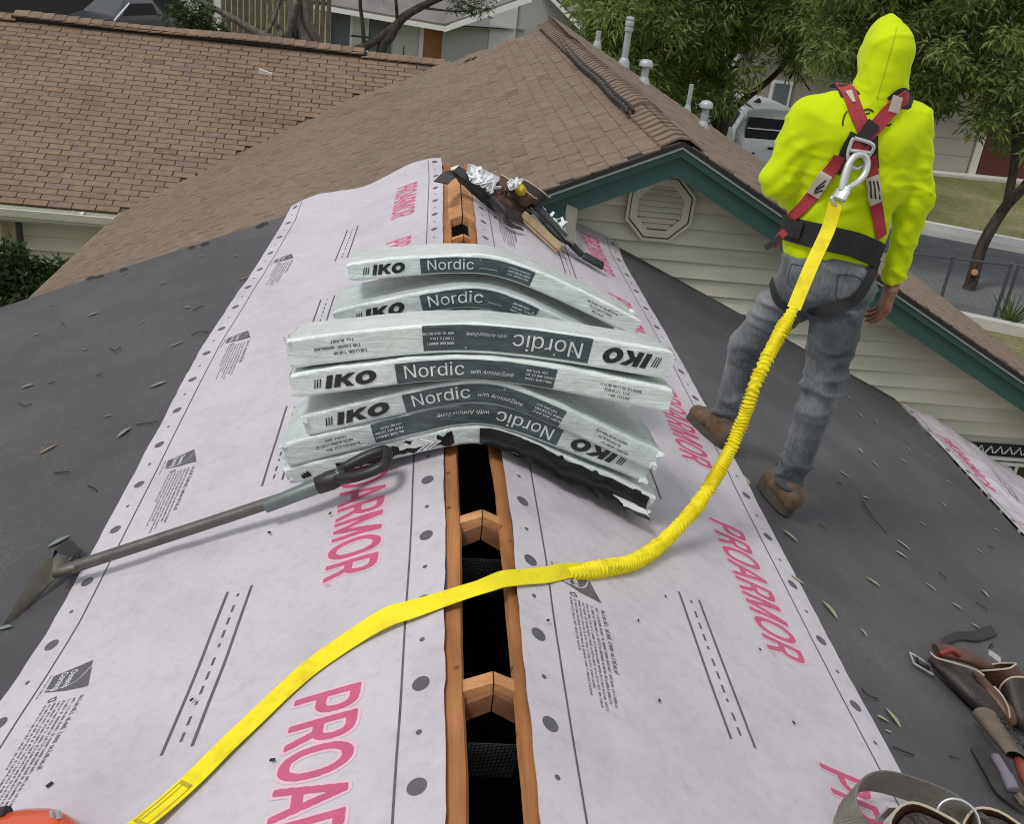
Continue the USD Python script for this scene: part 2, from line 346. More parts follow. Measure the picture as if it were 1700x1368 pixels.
# ridge caps: bent pieces lapped towards the gable
def cap(c, along, wid, sl, sr, lift, th=.010, ln=.2):
    """one bent cap over the ridge point c"""
    P = []
    for k, l in ((-ln / 2, lift + .016), (ln / 2, lift)):
        for x, z in ((-wid, -wid * sl), (-.03, -.006), (.03, -.006), (wid, -wid * sr)):
            P.append(c + along * k + np.array([x, 0, z + l]))
    P = np.array(P); Q = P - [0, 0, th]
    f = []
    for a in range(3): f += [[a, a + 1, a + 5], [a, a + 5, a + 4], [a + 8, a + 12, a + 13], [a + 8, a + 13, a + 9], [a, a + 8, a + 9], [a, a + 9, a + 1]]
    f += [[0, 4, 12], [0, 12, 8], [3, 11, 15], [3, 15, 7]]
    return np.vstack([P, Q]), np.array(f)
L = np.linalg.norm(RE - PK)
for k in range(int(L / .125)):
    c = PK + (RE - PK) * ((k + .5) * .125 / L)
    lift = .012 if k < 9 else .034
    cv, cf = cap(c, norm(RE - PK), .125, .47, .51, lift + rnd.random() * .004, th=.012 if k != 9 else .04); obj('ridge_cap', (cv, cf), M['shingle'], house, tone=[.2 + .6 * rnd.random()] * len(cv))
for k in range(60):
    x = -8.5 + k * .142
    c = np.array([x, RY - .01, zLR(RY) + .02])
    lift = (.055 + .012 * math.sin(x * 2.1)) if -5.2 < x < -1.0 else .012
    P = []
    for kx in (-.085, .085):
        for y, z in ((-.13, -.05), (-.03, -.004), (.03, -.004), (.13, -.05)):
            P.append(c + [kx, y, z + lift + (0.008 if kx > 0 else 0)])
    P = np.array(P); Q = P - [0, 0, .014]
    f = []
    for a in range(3): f += [[a, a + 1, a + 5], [a, a + 5, a + 4], [a + 8, a + 12, a + 13], [a + 8, a + 13, a + 9]]
    f += [[0, 8, 12], [0, 12, 4], [0, 1, 9], [0, 9, 8], [4, 12, 13], [4, 13, 5]]
    if x < -.1: obj('ridge_cap', (np.vstack([P, Q]), np.array(f)), M['shingle_tan'], house, tone=[.1 + .6 * rnd.random()] * 16)
mb = MB(); mb.box((-3.1, RY - .075, zLR(RY) + .012), (4.2, .10, .045)); obj('ridge_gap', mb.mesh(), M['black_edge'], house)  # solid black strip painting the shadow line below the lifted caps

# gable fascia, drip edge and shingle edge
def rake(name, x0, x1, zf, y0, y1, h0, h1, m):
    """a board along the rake from x0 to x1, from h0 below to h1 below the roof plane"""
    pts = [(x0, y0, zf(x0) - h0), (x1, y0, zf(x1) - h0), (x1, y0, zf(x1) - h1), (x0, y0, zf(x0) - h1)]
    mb = MB(); mb.prism(pts, (0, y1 - y0, 0)); return obj(name, mb.mesh(), m, house)
for a, b, zf in ((.30, 1.24, zML), (1.24, xe, zMR)):
    rake('fascia', a, b, zf, 3.70, 3.74, .050, .205, M['green'])
    rake('fascia_trim', a, b, zf, 3.675, 3.70, .048, .088, M['green'])
    rake('drip_edge', a, b, zf, 3.665, 3.70, .030, .044, M['drip'])
    rake('shingle_edge', a, b, zf, 3.655, 3.72, .0, .027, M['black_edge'])
    rake('soffit', a, b, zf, 3.74, 4.03, .085, .10, M['soffit'])
# eave of the left slope and of the left wing: drip edge, gutter, fascia
mb = MB(); mb.box((-3.225, 6.25, zML(-3.22) - .02), (.035, 4.4, .03)); obj('drip_edge', mb.mesh(), M['cream'], house)
mb = MB(); mb.box((-3.18, 6.25, zML(-3.22) - .11), (.03, 4.4, .14)); obj('fascia', mb.mesh(), M['cream'], house)
mb = MB(); mb.box((-6.12, EY + .01, EZ - .105), (5.8, .03, .15)); obj('fascia', mb.mesh(), M['cream'], house)
mb = MB()
for prof in [[(0, 0), (0, -.09), (-.07, -.09), (-.095, -.01), (-.088, -.006), (-.065, -.083), (-.006, -.083), (-.006, 0)]]:
    mb.prism([(-9.0, EY - .008 + a, EZ - .035 + b) for a, b in prof], (5.72, 0, 0))
obj('gutter', mb.mesh(), M['cream'], house)
for x in (-3.6, -4.6, -5.6, -6.6): 
    mb = MB(); mb.box((x, EY - .05, EZ - .034), (.03, .09, .012)); obj('gutter_hanger', mb.mesh(), M['white_paint'], house)
mb = MB(); mb.box((-6.1, EY + .24, EZ - .195), (5.8, .45, .02)); obj('soffit', mb.mesh(), M['soffit'], house)

# walls: core, then each siding board
def wall_core(pts, off): mb = MB(); mb.prism(pts, off); return obj('wall', mb.mesh(), M['siding'], house)
GY = 4.05
zb = G0 - .2
core = wall_core([(-.1, GY, zb), (5.0, GY, zb), (5.0, GY, zMR(5.0) - .12), (1.24, GY, .10), (-.1, GY, zML(-.1) - .15)], (0, .12, 0))
wallw = wall_core([(-9, EY + .46, zb), (-3.05, EY + .46, zb), (-3.05, EY + .46, EZ - .2), (-9, EY + .46, EZ - .2)], (0, .12, 0))
wall_core([(-3.05, 4.2, zb), (-3.05, EY + .46, zb), (-3.05, EY + .46, zML(-3.05) - .12), (-3.05, 4.2, zML(-3.05) - .12)], (.12, 0, 0))
wall_core([(5.0, 4.05, zb), (5.0, far_edge(5), zb), (5.0, far_edge(5), zMR(5.0) - .12), (5.0, 4.05, zMR(5.0) - .12)], (-.12, 0, 0))
def siding(parent, x0f, x1f, y, z0, z1, h=.105):
    k = 0; z = z0
    while z < z1:
        xa, xb = x0f(z), x1f(z); xa2, xb2 = x0f(z + h), x1f(z + h)
        if xb - xa > .06:
            xb2 = max(xb2, xa2 + .01)
            lip = .045 * h / .105
            P = [(xa, y - .006 - lip, z), (xb, y - .006 - lip, z), (xb2, y - .006, z + h + .004), (xa2, y - .006, z + h + .004)]
            mb = MB(); P = np.array(P); Qq = P + [0, .006, 0]
            mb.add(np.vstack([P, Qq]), [[0, 1, 2, 3], [4, 7, 6, 5], [0, 4, 5, 1], [1, 5, 6, 2], [2, 6, 7, 3], [3, 7, 4, 0]])
            obj('siding_board', mb.mesh(), M['siding'], parent); k += 1
        z += h
siding(core, lambda z: max(.12, 1.24 - (.19 - z) / .47 if z > -.35 else .12), lambda z: min(4.98, 1.24 + (.19 - z) / .51), GY, -2.6, .19)
siding(wallw, lambda z: -8.8, lambda z: -3.07, EY + .46, -3.7, EZ - .25, h=.16)
# octagonal gable vent
gv = UsdGeom.Xform.Define(stage, path_for('gable_vent', house)); GV = GY - .045; VC = np.array([1.242, GV - .025, -.171]); VR = .205
def octa(r): return [(VC[0] + r * math.cos(math.pi / 8 + k * math.pi / 4), VC[2] + r * math.sin(math.pi / 8 + k * math.pi / 4)) for k in range(8)]
def ringo(r0, r1, y0, y1, m, name):
    po = Polygon(octa(r1), [octa(r0)]); v, f = tri2(po)
    mm = trimesh.creation.extrude_polygon(po, y1 - y0, engine='earcut'); vv = mm.vertices
    return obj(name, (np.c_[vv[:, 0], y0 + vv[:, 2], vv[:, 1]], mm.faces), m, gv)
ringo(.205, .222, GV - .05, GY, M['vent_paint'], 'vent_frame')
ringo(.196, .205, GV - .032, GY, M['black_edge'], 'frame_groove')
ringo(.150, .196, GV - .042, GY, M['vent_paint'], 'vent_frame')
po = Polygon(octa(.151)); mm = trimesh.creation.extrude_polygon(po, .004, engine='earcut')
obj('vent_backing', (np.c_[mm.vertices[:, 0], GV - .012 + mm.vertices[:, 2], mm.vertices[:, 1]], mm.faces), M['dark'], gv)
for k in range(8):
    z = VC[2] - .128 + k * .0345
    dz = abs(z + .012 - VC[2]); hw = .139 if dz < .0625 else .139 - (dz - .0625)
    mb = MB(); mb.box((VC[0], GV - .024, z + .012), (2 * hw, .004, .034), Y=(0, .75, -.66)); obj('slat', mb.mesh(), M['vent_paint'], gv)
# window low in the gable wall
wn = UsdGeom.Xform.Define(stage, path_for('window', house))
wx0, wx1, wz0, wz1 = 3.62, 4.32, -2.4, -1.60
def wbox(name, x0, x1, z0, z1, y0, y1, m): mb = MB(); mb.box(((x0 + x1) / 2, (y0 + y1) / 2 - .03, (z0 + z1) / 2), (x1 - x0, y1 - y0, z1 - z0)); return obj(name, mb.mesh(), m, wn)
wbox('window_backing', wx0, wx1, wz0, wz1, GY - .03, GY - .025, M['dark'])
wbox('black_border', wx0, wx1, wz1 - .075, wz1, GY - .045, GY - .03, M['black_edge'])
wbox('black_border', wx0, wx0 + .03, wz0, wz1 - .075, GY - .045, GY - .03, M['black_edge'])
wbox('black_border', wx1 - .03, wx1, wz0, wz1 - .075, GY - .045, GY - .03, M['black_edge'])
for k in range(9):
    xx = wx0 + .05 + k * .07
    mb = MB(); mb.tube([(xx, GY - .078, wz1 - .065), (xx + .03, GY - .078, wz1 - .012), (xx + .058, GY - .078, wz1 - .065)], .006, 6); obj('zigzag', mb.mesh(), M['white_paint'], wn)
for z in (wz1 - .105, wz1 - .145, wz0 + .03): wbox('window_frame', wx0 + .035, wx1 - .035, z - .012, z + .012, GY - .05, GY - .03, M['white_paint'])
for x in (wx0 + .05, wx0 + .12, wx0 + .26, wx0 + .33, wx0 + .46, wx1 - .05): wbox('mullion', x - .011, x + .011, wz0 + .04, wz1 - .155, GY - .047, GY - .03, M['white_paint'])
wbox('pane', wx0 + .04, wx1 - .04, wz0 + .04, wz1 - .155, GY - .036, GY - .033, M['glass'])

# flue pipes on the right slope
def pipe_at(px, py): return hit(px, py, MRn, MRk)
def pipe(base, top_h, r, head, m=M['galv']):
    x = UsdGeom.Xform.Define(stage, path_for('vent_pipe', house))
    b = base - [0, 0, .12]
    mb = MB(); mb.tube([b, b + [0, 0, top_h + .12]], r, 16); obj('stack', mb.mesh(), m, x, smooth=40)
    mb = MB(); mb.tube([b, base + [0, 0, .01], base + [0, 0, .07]], [r * 2.0, r * 1.7, r * 1.05], 16); obj('flashing', mb.mesh(), m, x, smooth=40)
    t = base + [0, 0, top_h]
    if head == 'mushroom':
        mb = MB(); mb.tube([t - [0, 0, .03], t - [0, 0, .018], t + [0, 0, .02], t + [0, 0, .045], t + [0, 0, .055]], [r * 1.2, r * 1.85, r * 1.8, r * 1.3, r * .3], 18); obj('cap', mb.mesh(), m, x, smooth=50)
    if head == 'ringed':
        mb = MB()
        prof = [(0, 1.0), (.01, 1.3), (.05, 1.3), (.055, 1.15), (.08, 1.15), (.085, 1.35), (.13, 1.35), (.14, 1.15), (.17, 1.15), (.175, 1.3), (.2, 1.2), (.21, .3)]
        mb.tube([t + [0, 0, a - .04] for a, _ in prof], [r * c for _, c in prof], 20); obj('cap', mb.mesh(), m, x, smooth=30)
for (bx, by, ty, r, head) in ((991, 76, 56, .034, ''), (1036, 103, 58, .050, 'ringed'), (1068, 138, 112, .042, 'mushroom'), (1141, 182, 147, .030, ''), (1166, 211, 181, .038, 'mushroom')):
    b = pipe_at(bx, by); h = (by - ty) / FOC * np.linalg.norm(b - CAM) / .9
    pipe(b, h, r, head)

# pipes and stone pier below the left eave
M['steel_dark'] = plain('dark_steel', (.02, .024, .026), .5)
M['stone'] = plain('stone_pier', (.36, .31, .22), .9, var=.3, scale=9, bump=.6, bscale=14)
mb = MB(); mb.box((-4.47, EY + .35, -2.9), (.14, .14, 2.0)); obj('stone_pier', mb.mesh(), M['stone'], house)
for x, y in ((-4.60, EY + .20), (-4.28, EY + .10)):
    mb = MB(); mb.tube([(x, y, G0 - .1), (x - .01, y, EZ - .2)], .032, 10); obj('downpipe', mb.mesh(), M['steel_dark'], house, smooth=True)

# the loose cable lying along the ridge of the main roof
pts = []
for px, py in ((920, 50), (942, 82), (968, 110), (995, 132), (1018, 158), (1040, 176), (1046, 186)):
    q_ = hit(px, py, MLn, MLk + .055); pts.append(q_)
cab = thing('cable', 'black rubber cable pair lying along the left of the main roof ridge', 'cable')
for o in (-.016, .016):
    mb = MB(); mb.tube(catmull([p_ + np.array([-o, 0, -o * .47 + .006]) for p_ in pts], 6), .0125, 8); obj('strand', mb.mesh(), M['black_edge'], cab, smooth=True)
# ---------------------------------------------------------------- the low wing being re-roofed
def PL(u, y, h=0):                                       # point on the left slope: u down the slope from the ridge, h above it
    return np.array([-u * CT, y, -u * ST]) + NL * h
def PR(u, y, h=0): return np.array([u * CT, y, -u * ST]) + NR * h
M['felt'] = mat('grey_felt', {'tc': ('texture_coordinate', {}), 'n': ('noise_texture', {'scale': 1.3, 'detail': 8, 'roughness': .65}), 'n2': ('noise_texture', {'scale': 260, 'detail': 2}),
    'mp': ('mapping', {'scale': (9, 2.4, 5), 'rotation': (0, 0, .9)}), 'sc': ('noise_texture', {'scale': 5, 'detail': 9, 'roughness': .8}), 'scr': ('rgb_ramp', {'ramp': [(.56, (0, 0, 0)), (.74, (1, 1, 1))]}),
    'n4': ('noise_texture', {'scale': 1.6, 'detail': 3}), 'dr': ('rgb_ramp', {'ramp': [(.50, (0, 0, 0)), (.66, (1, 1, 1))]}), 'n5': ('noise_texture', {'scale': 110, 'detail': 4, 'roughness': .8}), 'dr2': ('rgb_ramp', {'ramp': [(.5, (0, 0, 0)), (.62, (1, 1, 1))]}),
    'r': ('rgb_ramp', {'ramp': [(.25, (.044, .042, .046)), (.5, (.068, .065, .069)), (.75, (.098, .094, .096))]}), 'm1': ('mix_color', {'b': (.15, .148, .152)}), 'f1': ('math', {'math_type': 'multiply', 'value2': .6}),
    'dd': ('math', {'math_type': 'multiply'}), 'd3': ('math', {'math_type': 'multiply', 'value2': .28}), 'm2': ('mix_color', {'b': (.27, .24, .17)}),
    'b': ('bump', {'strength': .5, 'distance': .003}), 'p': ('principled_bsdf', {'roughness': .66, 'specular_ior_level': .35})},
    [('tc.object', 'n.vector'), ('tc.object', 'n2.vector'), ('tc.object', 'mp.vector'), ('mp.vector', 'sc.vector'), ('sc.fac', 'scr.fac'), ('tc.object', 'n4.vector'), ('tc.object', 'n5.vector'), ('n4.fac', 'dr.fac'), ('n5.fac', 'dr2.fac'),
     ('n.fac', 'r.fac'), ('r.color', 'm1.a'), ('scr.color', 'f1.value1'), ('f1.value', 'm1.fac'), ('dr.color', 'dd.value1'), ('dr2.color', 'dd.value2'), ('dd.value', 'd3.value1'), ('d3.value', 'm2.fac'), ('m1.result', 'm2.a'), ('m2.result', 'p.base_color'), ('n2.fac', 'b.height'), ('b.normal', 'p.normal')])
def wood(name, c0, c1, axis=(1.2, 30, 30)):
    return mat(name, {'tc': ('texture_coordinate', {}), 'mp': ('mapping', {'scale': axis}), 'n': ('noise_texture', {'scale': 1.0, 'detail': 7, 'roughness': .65, 'distortion': .6}), 'n2': ('noise_texture', {'scale': 5, 'detail': 4}),
        'r': ('rgb_ramp', {'ramp': [(.28, c0), (.5, tuple((np.array(c0) + c1) / 2)), (.72, c1)]}), 'r2': ('rgb_ramp', {'ramp': [(.3, (.62, .6, .58)), (.6, (1, 1, 1))]}), 'mx': ('mix_color', {'blend_type': 'multiply', 'fac': .8}),
        'v': ('voronoi_texture', {'scale': 16}), 'vr': ('rgb_ramp', {'ramp': [(.0, (.2, .14, .1)), (.10, (.5, .4, .32)), (.14, (1, 1, 1))]}), 'mx2': ('mix_color', {'blend_type': 'multiply', 'fac': .8}),
        'b': ('bump', {'strength': .3, 'distance': .002}), 'p': ('principled_bsdf', {'roughness': .75, 'specular_ior_level': .25})},
        [('tc.object', 'mp.vector'), ('mp.vector', 'n.vector'), ('tc.object', 'n2.vector'), ('tc.object', 'v.vector'), ('v.distance', 'vr.fac'), ('n.fac', 'r.fac'), ('n2.fac', 'r2.fac'), ('r.color', 'mx.a'), ('r2.color', 'mx.b'), ('mx.result', 'mx2.a'), ('vr.color', 'mx2.b'), ('mx2.result', 'p.base_color'), ('n.fac', 'b.height'), ('b.normal', 'p.normal')])
M['ply'] = wood('plywood_edge', (.26, .10, .034), (.50, .225, .085), (30, 2.0, 30))
M['rafter'] = wood('rafter_wood', (.42, .185, .07), (.62, .33, .15), (8, 30, 30))
M['gusset_wood'] = wood('darker_gusset_wood', (.20, .085, .04), (.33, .15, .07), (8, 30, 30))  # for the gussets, a darker brown than the rafters

wing = thing('low_wing', 'low roof wing stripped to dark grey felt with an open slot along its ridge', 'roof')
Y0, Y1 = -3.4, 4.0
UE = 3.32                                               # slope length to the eaves
M_ = M
def wob(y, s, a=.006): return a * (meshkit.fbm(np.array([[y * 2.3, s, 0]]), 3)[0] - .5) * 2
ys = np.linspace(Y0, Y1, 190)
def slope_strip(PF, u0f, u1f, htop, hbot, m, name, nu=2, bump=0.0):
    mb = MB(); n = len(ys)
    top, bot = [], []
    for y in ys:
        a, b = u0f(y), u1f(y); us = np.linspace(a, b, nu)
        top.append([PF(u, y, htop + (bump * (meshkit.fbm(np.array([[u * 1.7, y * 1.7, 3.]]), 3)[0] - .5) if 0 < k < nu - 1 else 0)) for k, u in enumerate(us)]); bot.append([PF(u, y, hbot) for u in us])
    top, bot = np.array(top), np.array(bot)
    V = np.concatenate([top.reshape(-1, 3), bot.reshape(-1, 3)]); N = n * nu
    i, j = np.meshgrid(np.arange(n - 1), np.arange(nu - 1), indexing='ij')
    qt = np.stack([i * nu + j, (i + 1) * nu + j, (i + 1) * nu + j + 1, i * nu + j + 1], -1).reshape(-1, 4)
    k = np.arange(n - 1)
    f = [qt, qt[:, ::-1] + N, np.stack([k * nu, N + k * nu, N + (k + 1) * nu, (k + 1) * nu], 1), np.stack([k * nu + nu - 1, (k + 1) * nu + nu - 1, N + (k + 1) * nu + nu - 1, N + k * nu + nu - 1], 1)]
    j = np.arange(nu - 1)
    f.append(np.stack([j, j + 1, N + j + 1, N + j], 1)); e = (n - 1) * nu; f.append(np.stack([e + j + 1, e + j, N + e + j, N + e + j + 1], 1))
    mb.add(V, np.vstack(f)); return obj(name, mb.mesh(), m, wing, smooth=30)
fr_ = lambda y, s: .0035 * (meshkit.fbm(np.array([[y * 15, s, 0]]), 3)[0] - .5)
slotL = lambda y: .0645 + wob(y, 1.0, .005) + fr_(y, 2.5)
slotR = lambda y: (.052 if y > -.1 else .0535) - .012 * np.clip((y - .1) / .3, 0, 1) + wob(y, 5.0, .006) + fr_(y, 6.5)
slope_strip(PL, slotL, lambda y: UE, -.007, -.022, M['ply'], 'sheathing')
slope_strip(PR, slotR, lambda y: UE, -.007, -.022, M['ply'], 'sheathing')
feltL = slope_strip(PL, lambda y: .094 + (.004 if -.35 < y < .4 else .016) + wob(y, 9., .004), lambda y: UE + .015, -.0025, -.0065, M['felt'], 'felt', nu=14, bump=.007)
feltR = slope_strip(PR, lambda y: .083 + wob(y, 12., .004), lambda y: UE + .015, -.0025, -.0065, M['felt'], 'felt', nu=14, bump=.007)
# rafters: pairs meeting at the ridge, every 0.61 m
ry = [-1.83, -1.22, -.61, 0.0, .61, 1.22, 1.83, 2.44, 3.05, 3.66]
for k, y in enumerate(ry):
    for s, PF in ((-1, PL), (1, PR)):
        g = .0015
        pts = [(s * g, y, -.014), PF(UE - .1, y, -.023), PF(UE - .1, y, -.085), (s * g, y, -.075)]
        mb = MB(); mb.prism(pts, (0, .034, 0)); obj('rafter', mb.mesh(), M['rafter'], wing)
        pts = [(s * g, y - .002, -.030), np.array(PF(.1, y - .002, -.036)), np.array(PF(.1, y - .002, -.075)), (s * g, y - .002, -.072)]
        mb = MB(); mb.prism(pts, (0, -.012, 0)); obj('gusset', mb.mesh(), M['gusset_wood'], wing)
# the far end of the slot is closed by a pair of boards lying flush under the ridge
for s, PF in ((-1, PL), (1, PR)):
    pts = [(s * .003, 2.76, -.004), PF(.075, 2.76, -.006), PF(.075, 2.76, -.045), (s * .003, 2.76, -.045)]
    mb = MB(); mb.prism(pts, (0, .86, 0)); obj('ridge_board', mb.mesh(), M['rafter'], wing)
# black netting hanging below two rafters
M['net'] = plain('black_netting', (.022, .023, .025), .5)
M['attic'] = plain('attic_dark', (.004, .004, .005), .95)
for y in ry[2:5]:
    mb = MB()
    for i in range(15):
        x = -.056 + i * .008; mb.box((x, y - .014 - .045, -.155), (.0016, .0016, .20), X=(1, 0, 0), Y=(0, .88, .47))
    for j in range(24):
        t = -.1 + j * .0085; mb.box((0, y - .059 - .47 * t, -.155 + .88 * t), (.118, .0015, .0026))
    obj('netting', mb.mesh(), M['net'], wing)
# closed body below, so that the slot is dark
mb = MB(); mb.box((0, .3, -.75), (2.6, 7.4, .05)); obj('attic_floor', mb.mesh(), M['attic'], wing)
for s in (-1, 1):
    mb = MB(); mb.prism([(s * (UE * CT - .35), Y0 + .05, G0 - .2), (s * (UE * CT - .35), Y1 - .01, G0 - .2), (s * (UE * CT - .35), Y1 - .01, -UE * ST - .02), (s * (UE * CT - .35), Y0 + .05, -UE * ST - .02)], (-s * .1, 0, 0)); obj('wall', mb.mesh(), M['siding'], wing)
for y in (Y0 + .04, Y1 - .1):
    mb = MB(); a = UE * CT - .02
    mb.prism([(-a, y, G0 - .2), (a, y, G0 - .2), (a, y, -UE * ST - .03), (0, y, -.03), (-a, y, -UE * ST - .03)], (0, .08, 0)); obj('wall', mb.mesh(), M['siding'], wing)

# ---------------------------------------------------------------- printed underlayment sheets
M['sheet'] = mat('pink_white_sheet', {'tc': ('texture_coordinate', {}), 'n': ('noise_texture', {'scale': 2.2, 'detail': 6, 'roughness': .7}), 'n2': ('noise_texture', {'scale': 30, 'detail': 5, 'roughness': .7}),
    'r': ('rgb_ramp', {'ramp': [(.3, (.435, .40, .44)), (.5, (.515, .482, .518)), (.72, (.555, .527, .555))]}), 'r2': ('rgb_ramp', {'ramp': [(.30, (.84, .83, .82)), (.50, (1, 1, 1))]}), 'mx': ('mix_color', {'blend_type': 'multiply', 'fac': .7}),
    'n3': ('noise_texture', {'scale': 7, 'detail': 4}), 'b': ('bump', {'strength': .55, 'distance': .009}), 'p': ('principled_bsdf', {'roughness': .42, 'specular_ior_level': .35})},
    [('tc.object', 'n.vector'), ('tc.object', 'n2.vector'), ('tc.object', 'n3.vector'), ('n.fac', 'r.fac'), ('n2.fac', 'r2.fac'), ('r.color', 'mx.a'), ('r2.color', 'mx.b'), ('mx.result', 'p.base_color'), ('n3.fac', 'b.height'), ('b.normal', 'p.normal')])
M['ink'] = plain('grey_ink', (.095, .09, .098), .6, var=.18, scale=25)
M['pink'] = plain('pink_ink', (.50, .09, .18), .55, var=.14, scale=18)
M['pale_pink'] = plain('pale_pink_ink', (.64, .44, .51), .55, var=.08, scale=18)
M['sheet_white'] = plain('unprinted_white', (.62, .6, .64), .55)
SW = 1.07
def ripple(u, y, seed):
    q_ = np.stack([np.asarray(u) * 2.0, np.asarray(y) * 1.6, np.full_like(np.asarray(u, float), seed)], -1)
    q2 = np.stack([np.asarray(u) * 7.0, np.asarray(y) * 1.1, np.full_like(np.asarray(u, float), seed + 9)], -1)
    return .017 * (meshkit.fbm(q_, 3) - .35).clip(0, 1) + .012 * (meshkit.fbm(q2, 2) - .45).clip(0, 1)
class Sheet:
    """a strip of underlayment; s across from its left edge, t along it towards the camera"""
    def __init__(S, side, seed, y0, y1, shift=lambda s, y: 0 * s, lift=lambda s, y: 0 * s):
        S.side, S.seed, S.y0, S.y1, S.shift, S.lift = side, seed, y0, y1, shift, lift
    def at(S, s, t, h=0.0):
        s = np.asarray(s, float); t = np.asarray(t, float); y = -t
        s2 = s + S.shift(s, y)
        hh = .0012 + ripple(s, y, S.seed) + S.lift(s, y) + h
        if S.side == 'L':
            u = .1005 + SW - s2
            P = np.stack([-u * CT, y, -u * ST], -1) + NL * hh[..., None]
        else:
            u = .0705 + s2
            P = np.stack([u * CT, y, -u * ST], -1) + NR * hh[..., None]
        return P
    def build(S, label, group=None):
        ns = 44; nt = int((S.y1 - S.y0) / .03)
        sv = np.linspace(0, SW, ns); tv = np.linspace(-S.y1, -S.y0, nt)
        A, B = np.meshgrid(sv, tv, indexing='ij')
        jag = lambda k: .012 * (meshkit.fbm(np.stack([tv * 3.1, 0 * tv + k, 0 * tv], -1), 4) - .5) + .006 * (meshkit.fbm(np.stack([tv * 23, 0 * tv + k, 0 * tv], -1), 2) - .5)
        A[0] += jag(3.3 + S.seed); A[-1] += jag(8.8 + S.seed)
        B[:, 0] += .03 * (meshkit.fbm(np.stack([sv * 5, 0 * sv, 0 * sv + S.seed], -1), 3) - .5)
        P = S.at(A, B); i, j = np.meshgrid(np.arange(ns - 1), np.arange(nt - 1), indexing='ij')
        q = np.stack([i * nt + j, i * nt + j + 1, (i + 1) * nt + j + 1, (i + 1) * nt + j], -1).reshape(-1, 4)
        V = P.reshape(-1, 3); n = NL if S.side == 'L' else NR
        V, q = np.vstack([V, V - n * .0011]), np.vstack([q, q[:, ::-1] + len(V)])
        S.o = obj('underlayment_sheet', (V, q), M['sheet'], smooth=True, label=label, cat=None); tag(S.o, cat='roofing sheet', group=group)
        return S
    def print2(S, name, v, f, m, h=.0009, edge=.035, kind=None):
        v, f = fine(v, f, edge); P = S.at(v[:, 0], v[:, 1], h)
        P, f = orient(P, f, NL if S.side == 'L' else NR)
        obj(name, (P, f), m, S.o, smooth=True, kind='stuff' if name in ('centre_ticks', 'small_print', 'printed_line') else None)
    def text(S, name, txt, height, s, t, m, h=.0012, bold=False, wx=1.0, grow=0.0):
        v, f = glyphs(txt, height, bold, wx)                     # reads along +t, tops towards +s
        S.print2(name, np.stack([s + v[:, 1], t + v[:, 0]], 1), f, m, h)
        return v[:, 0].max()
    def poly(S, name, poly, m, h=.0009): v, f = tri2(poly); S.print2(name, v, f, m, h)

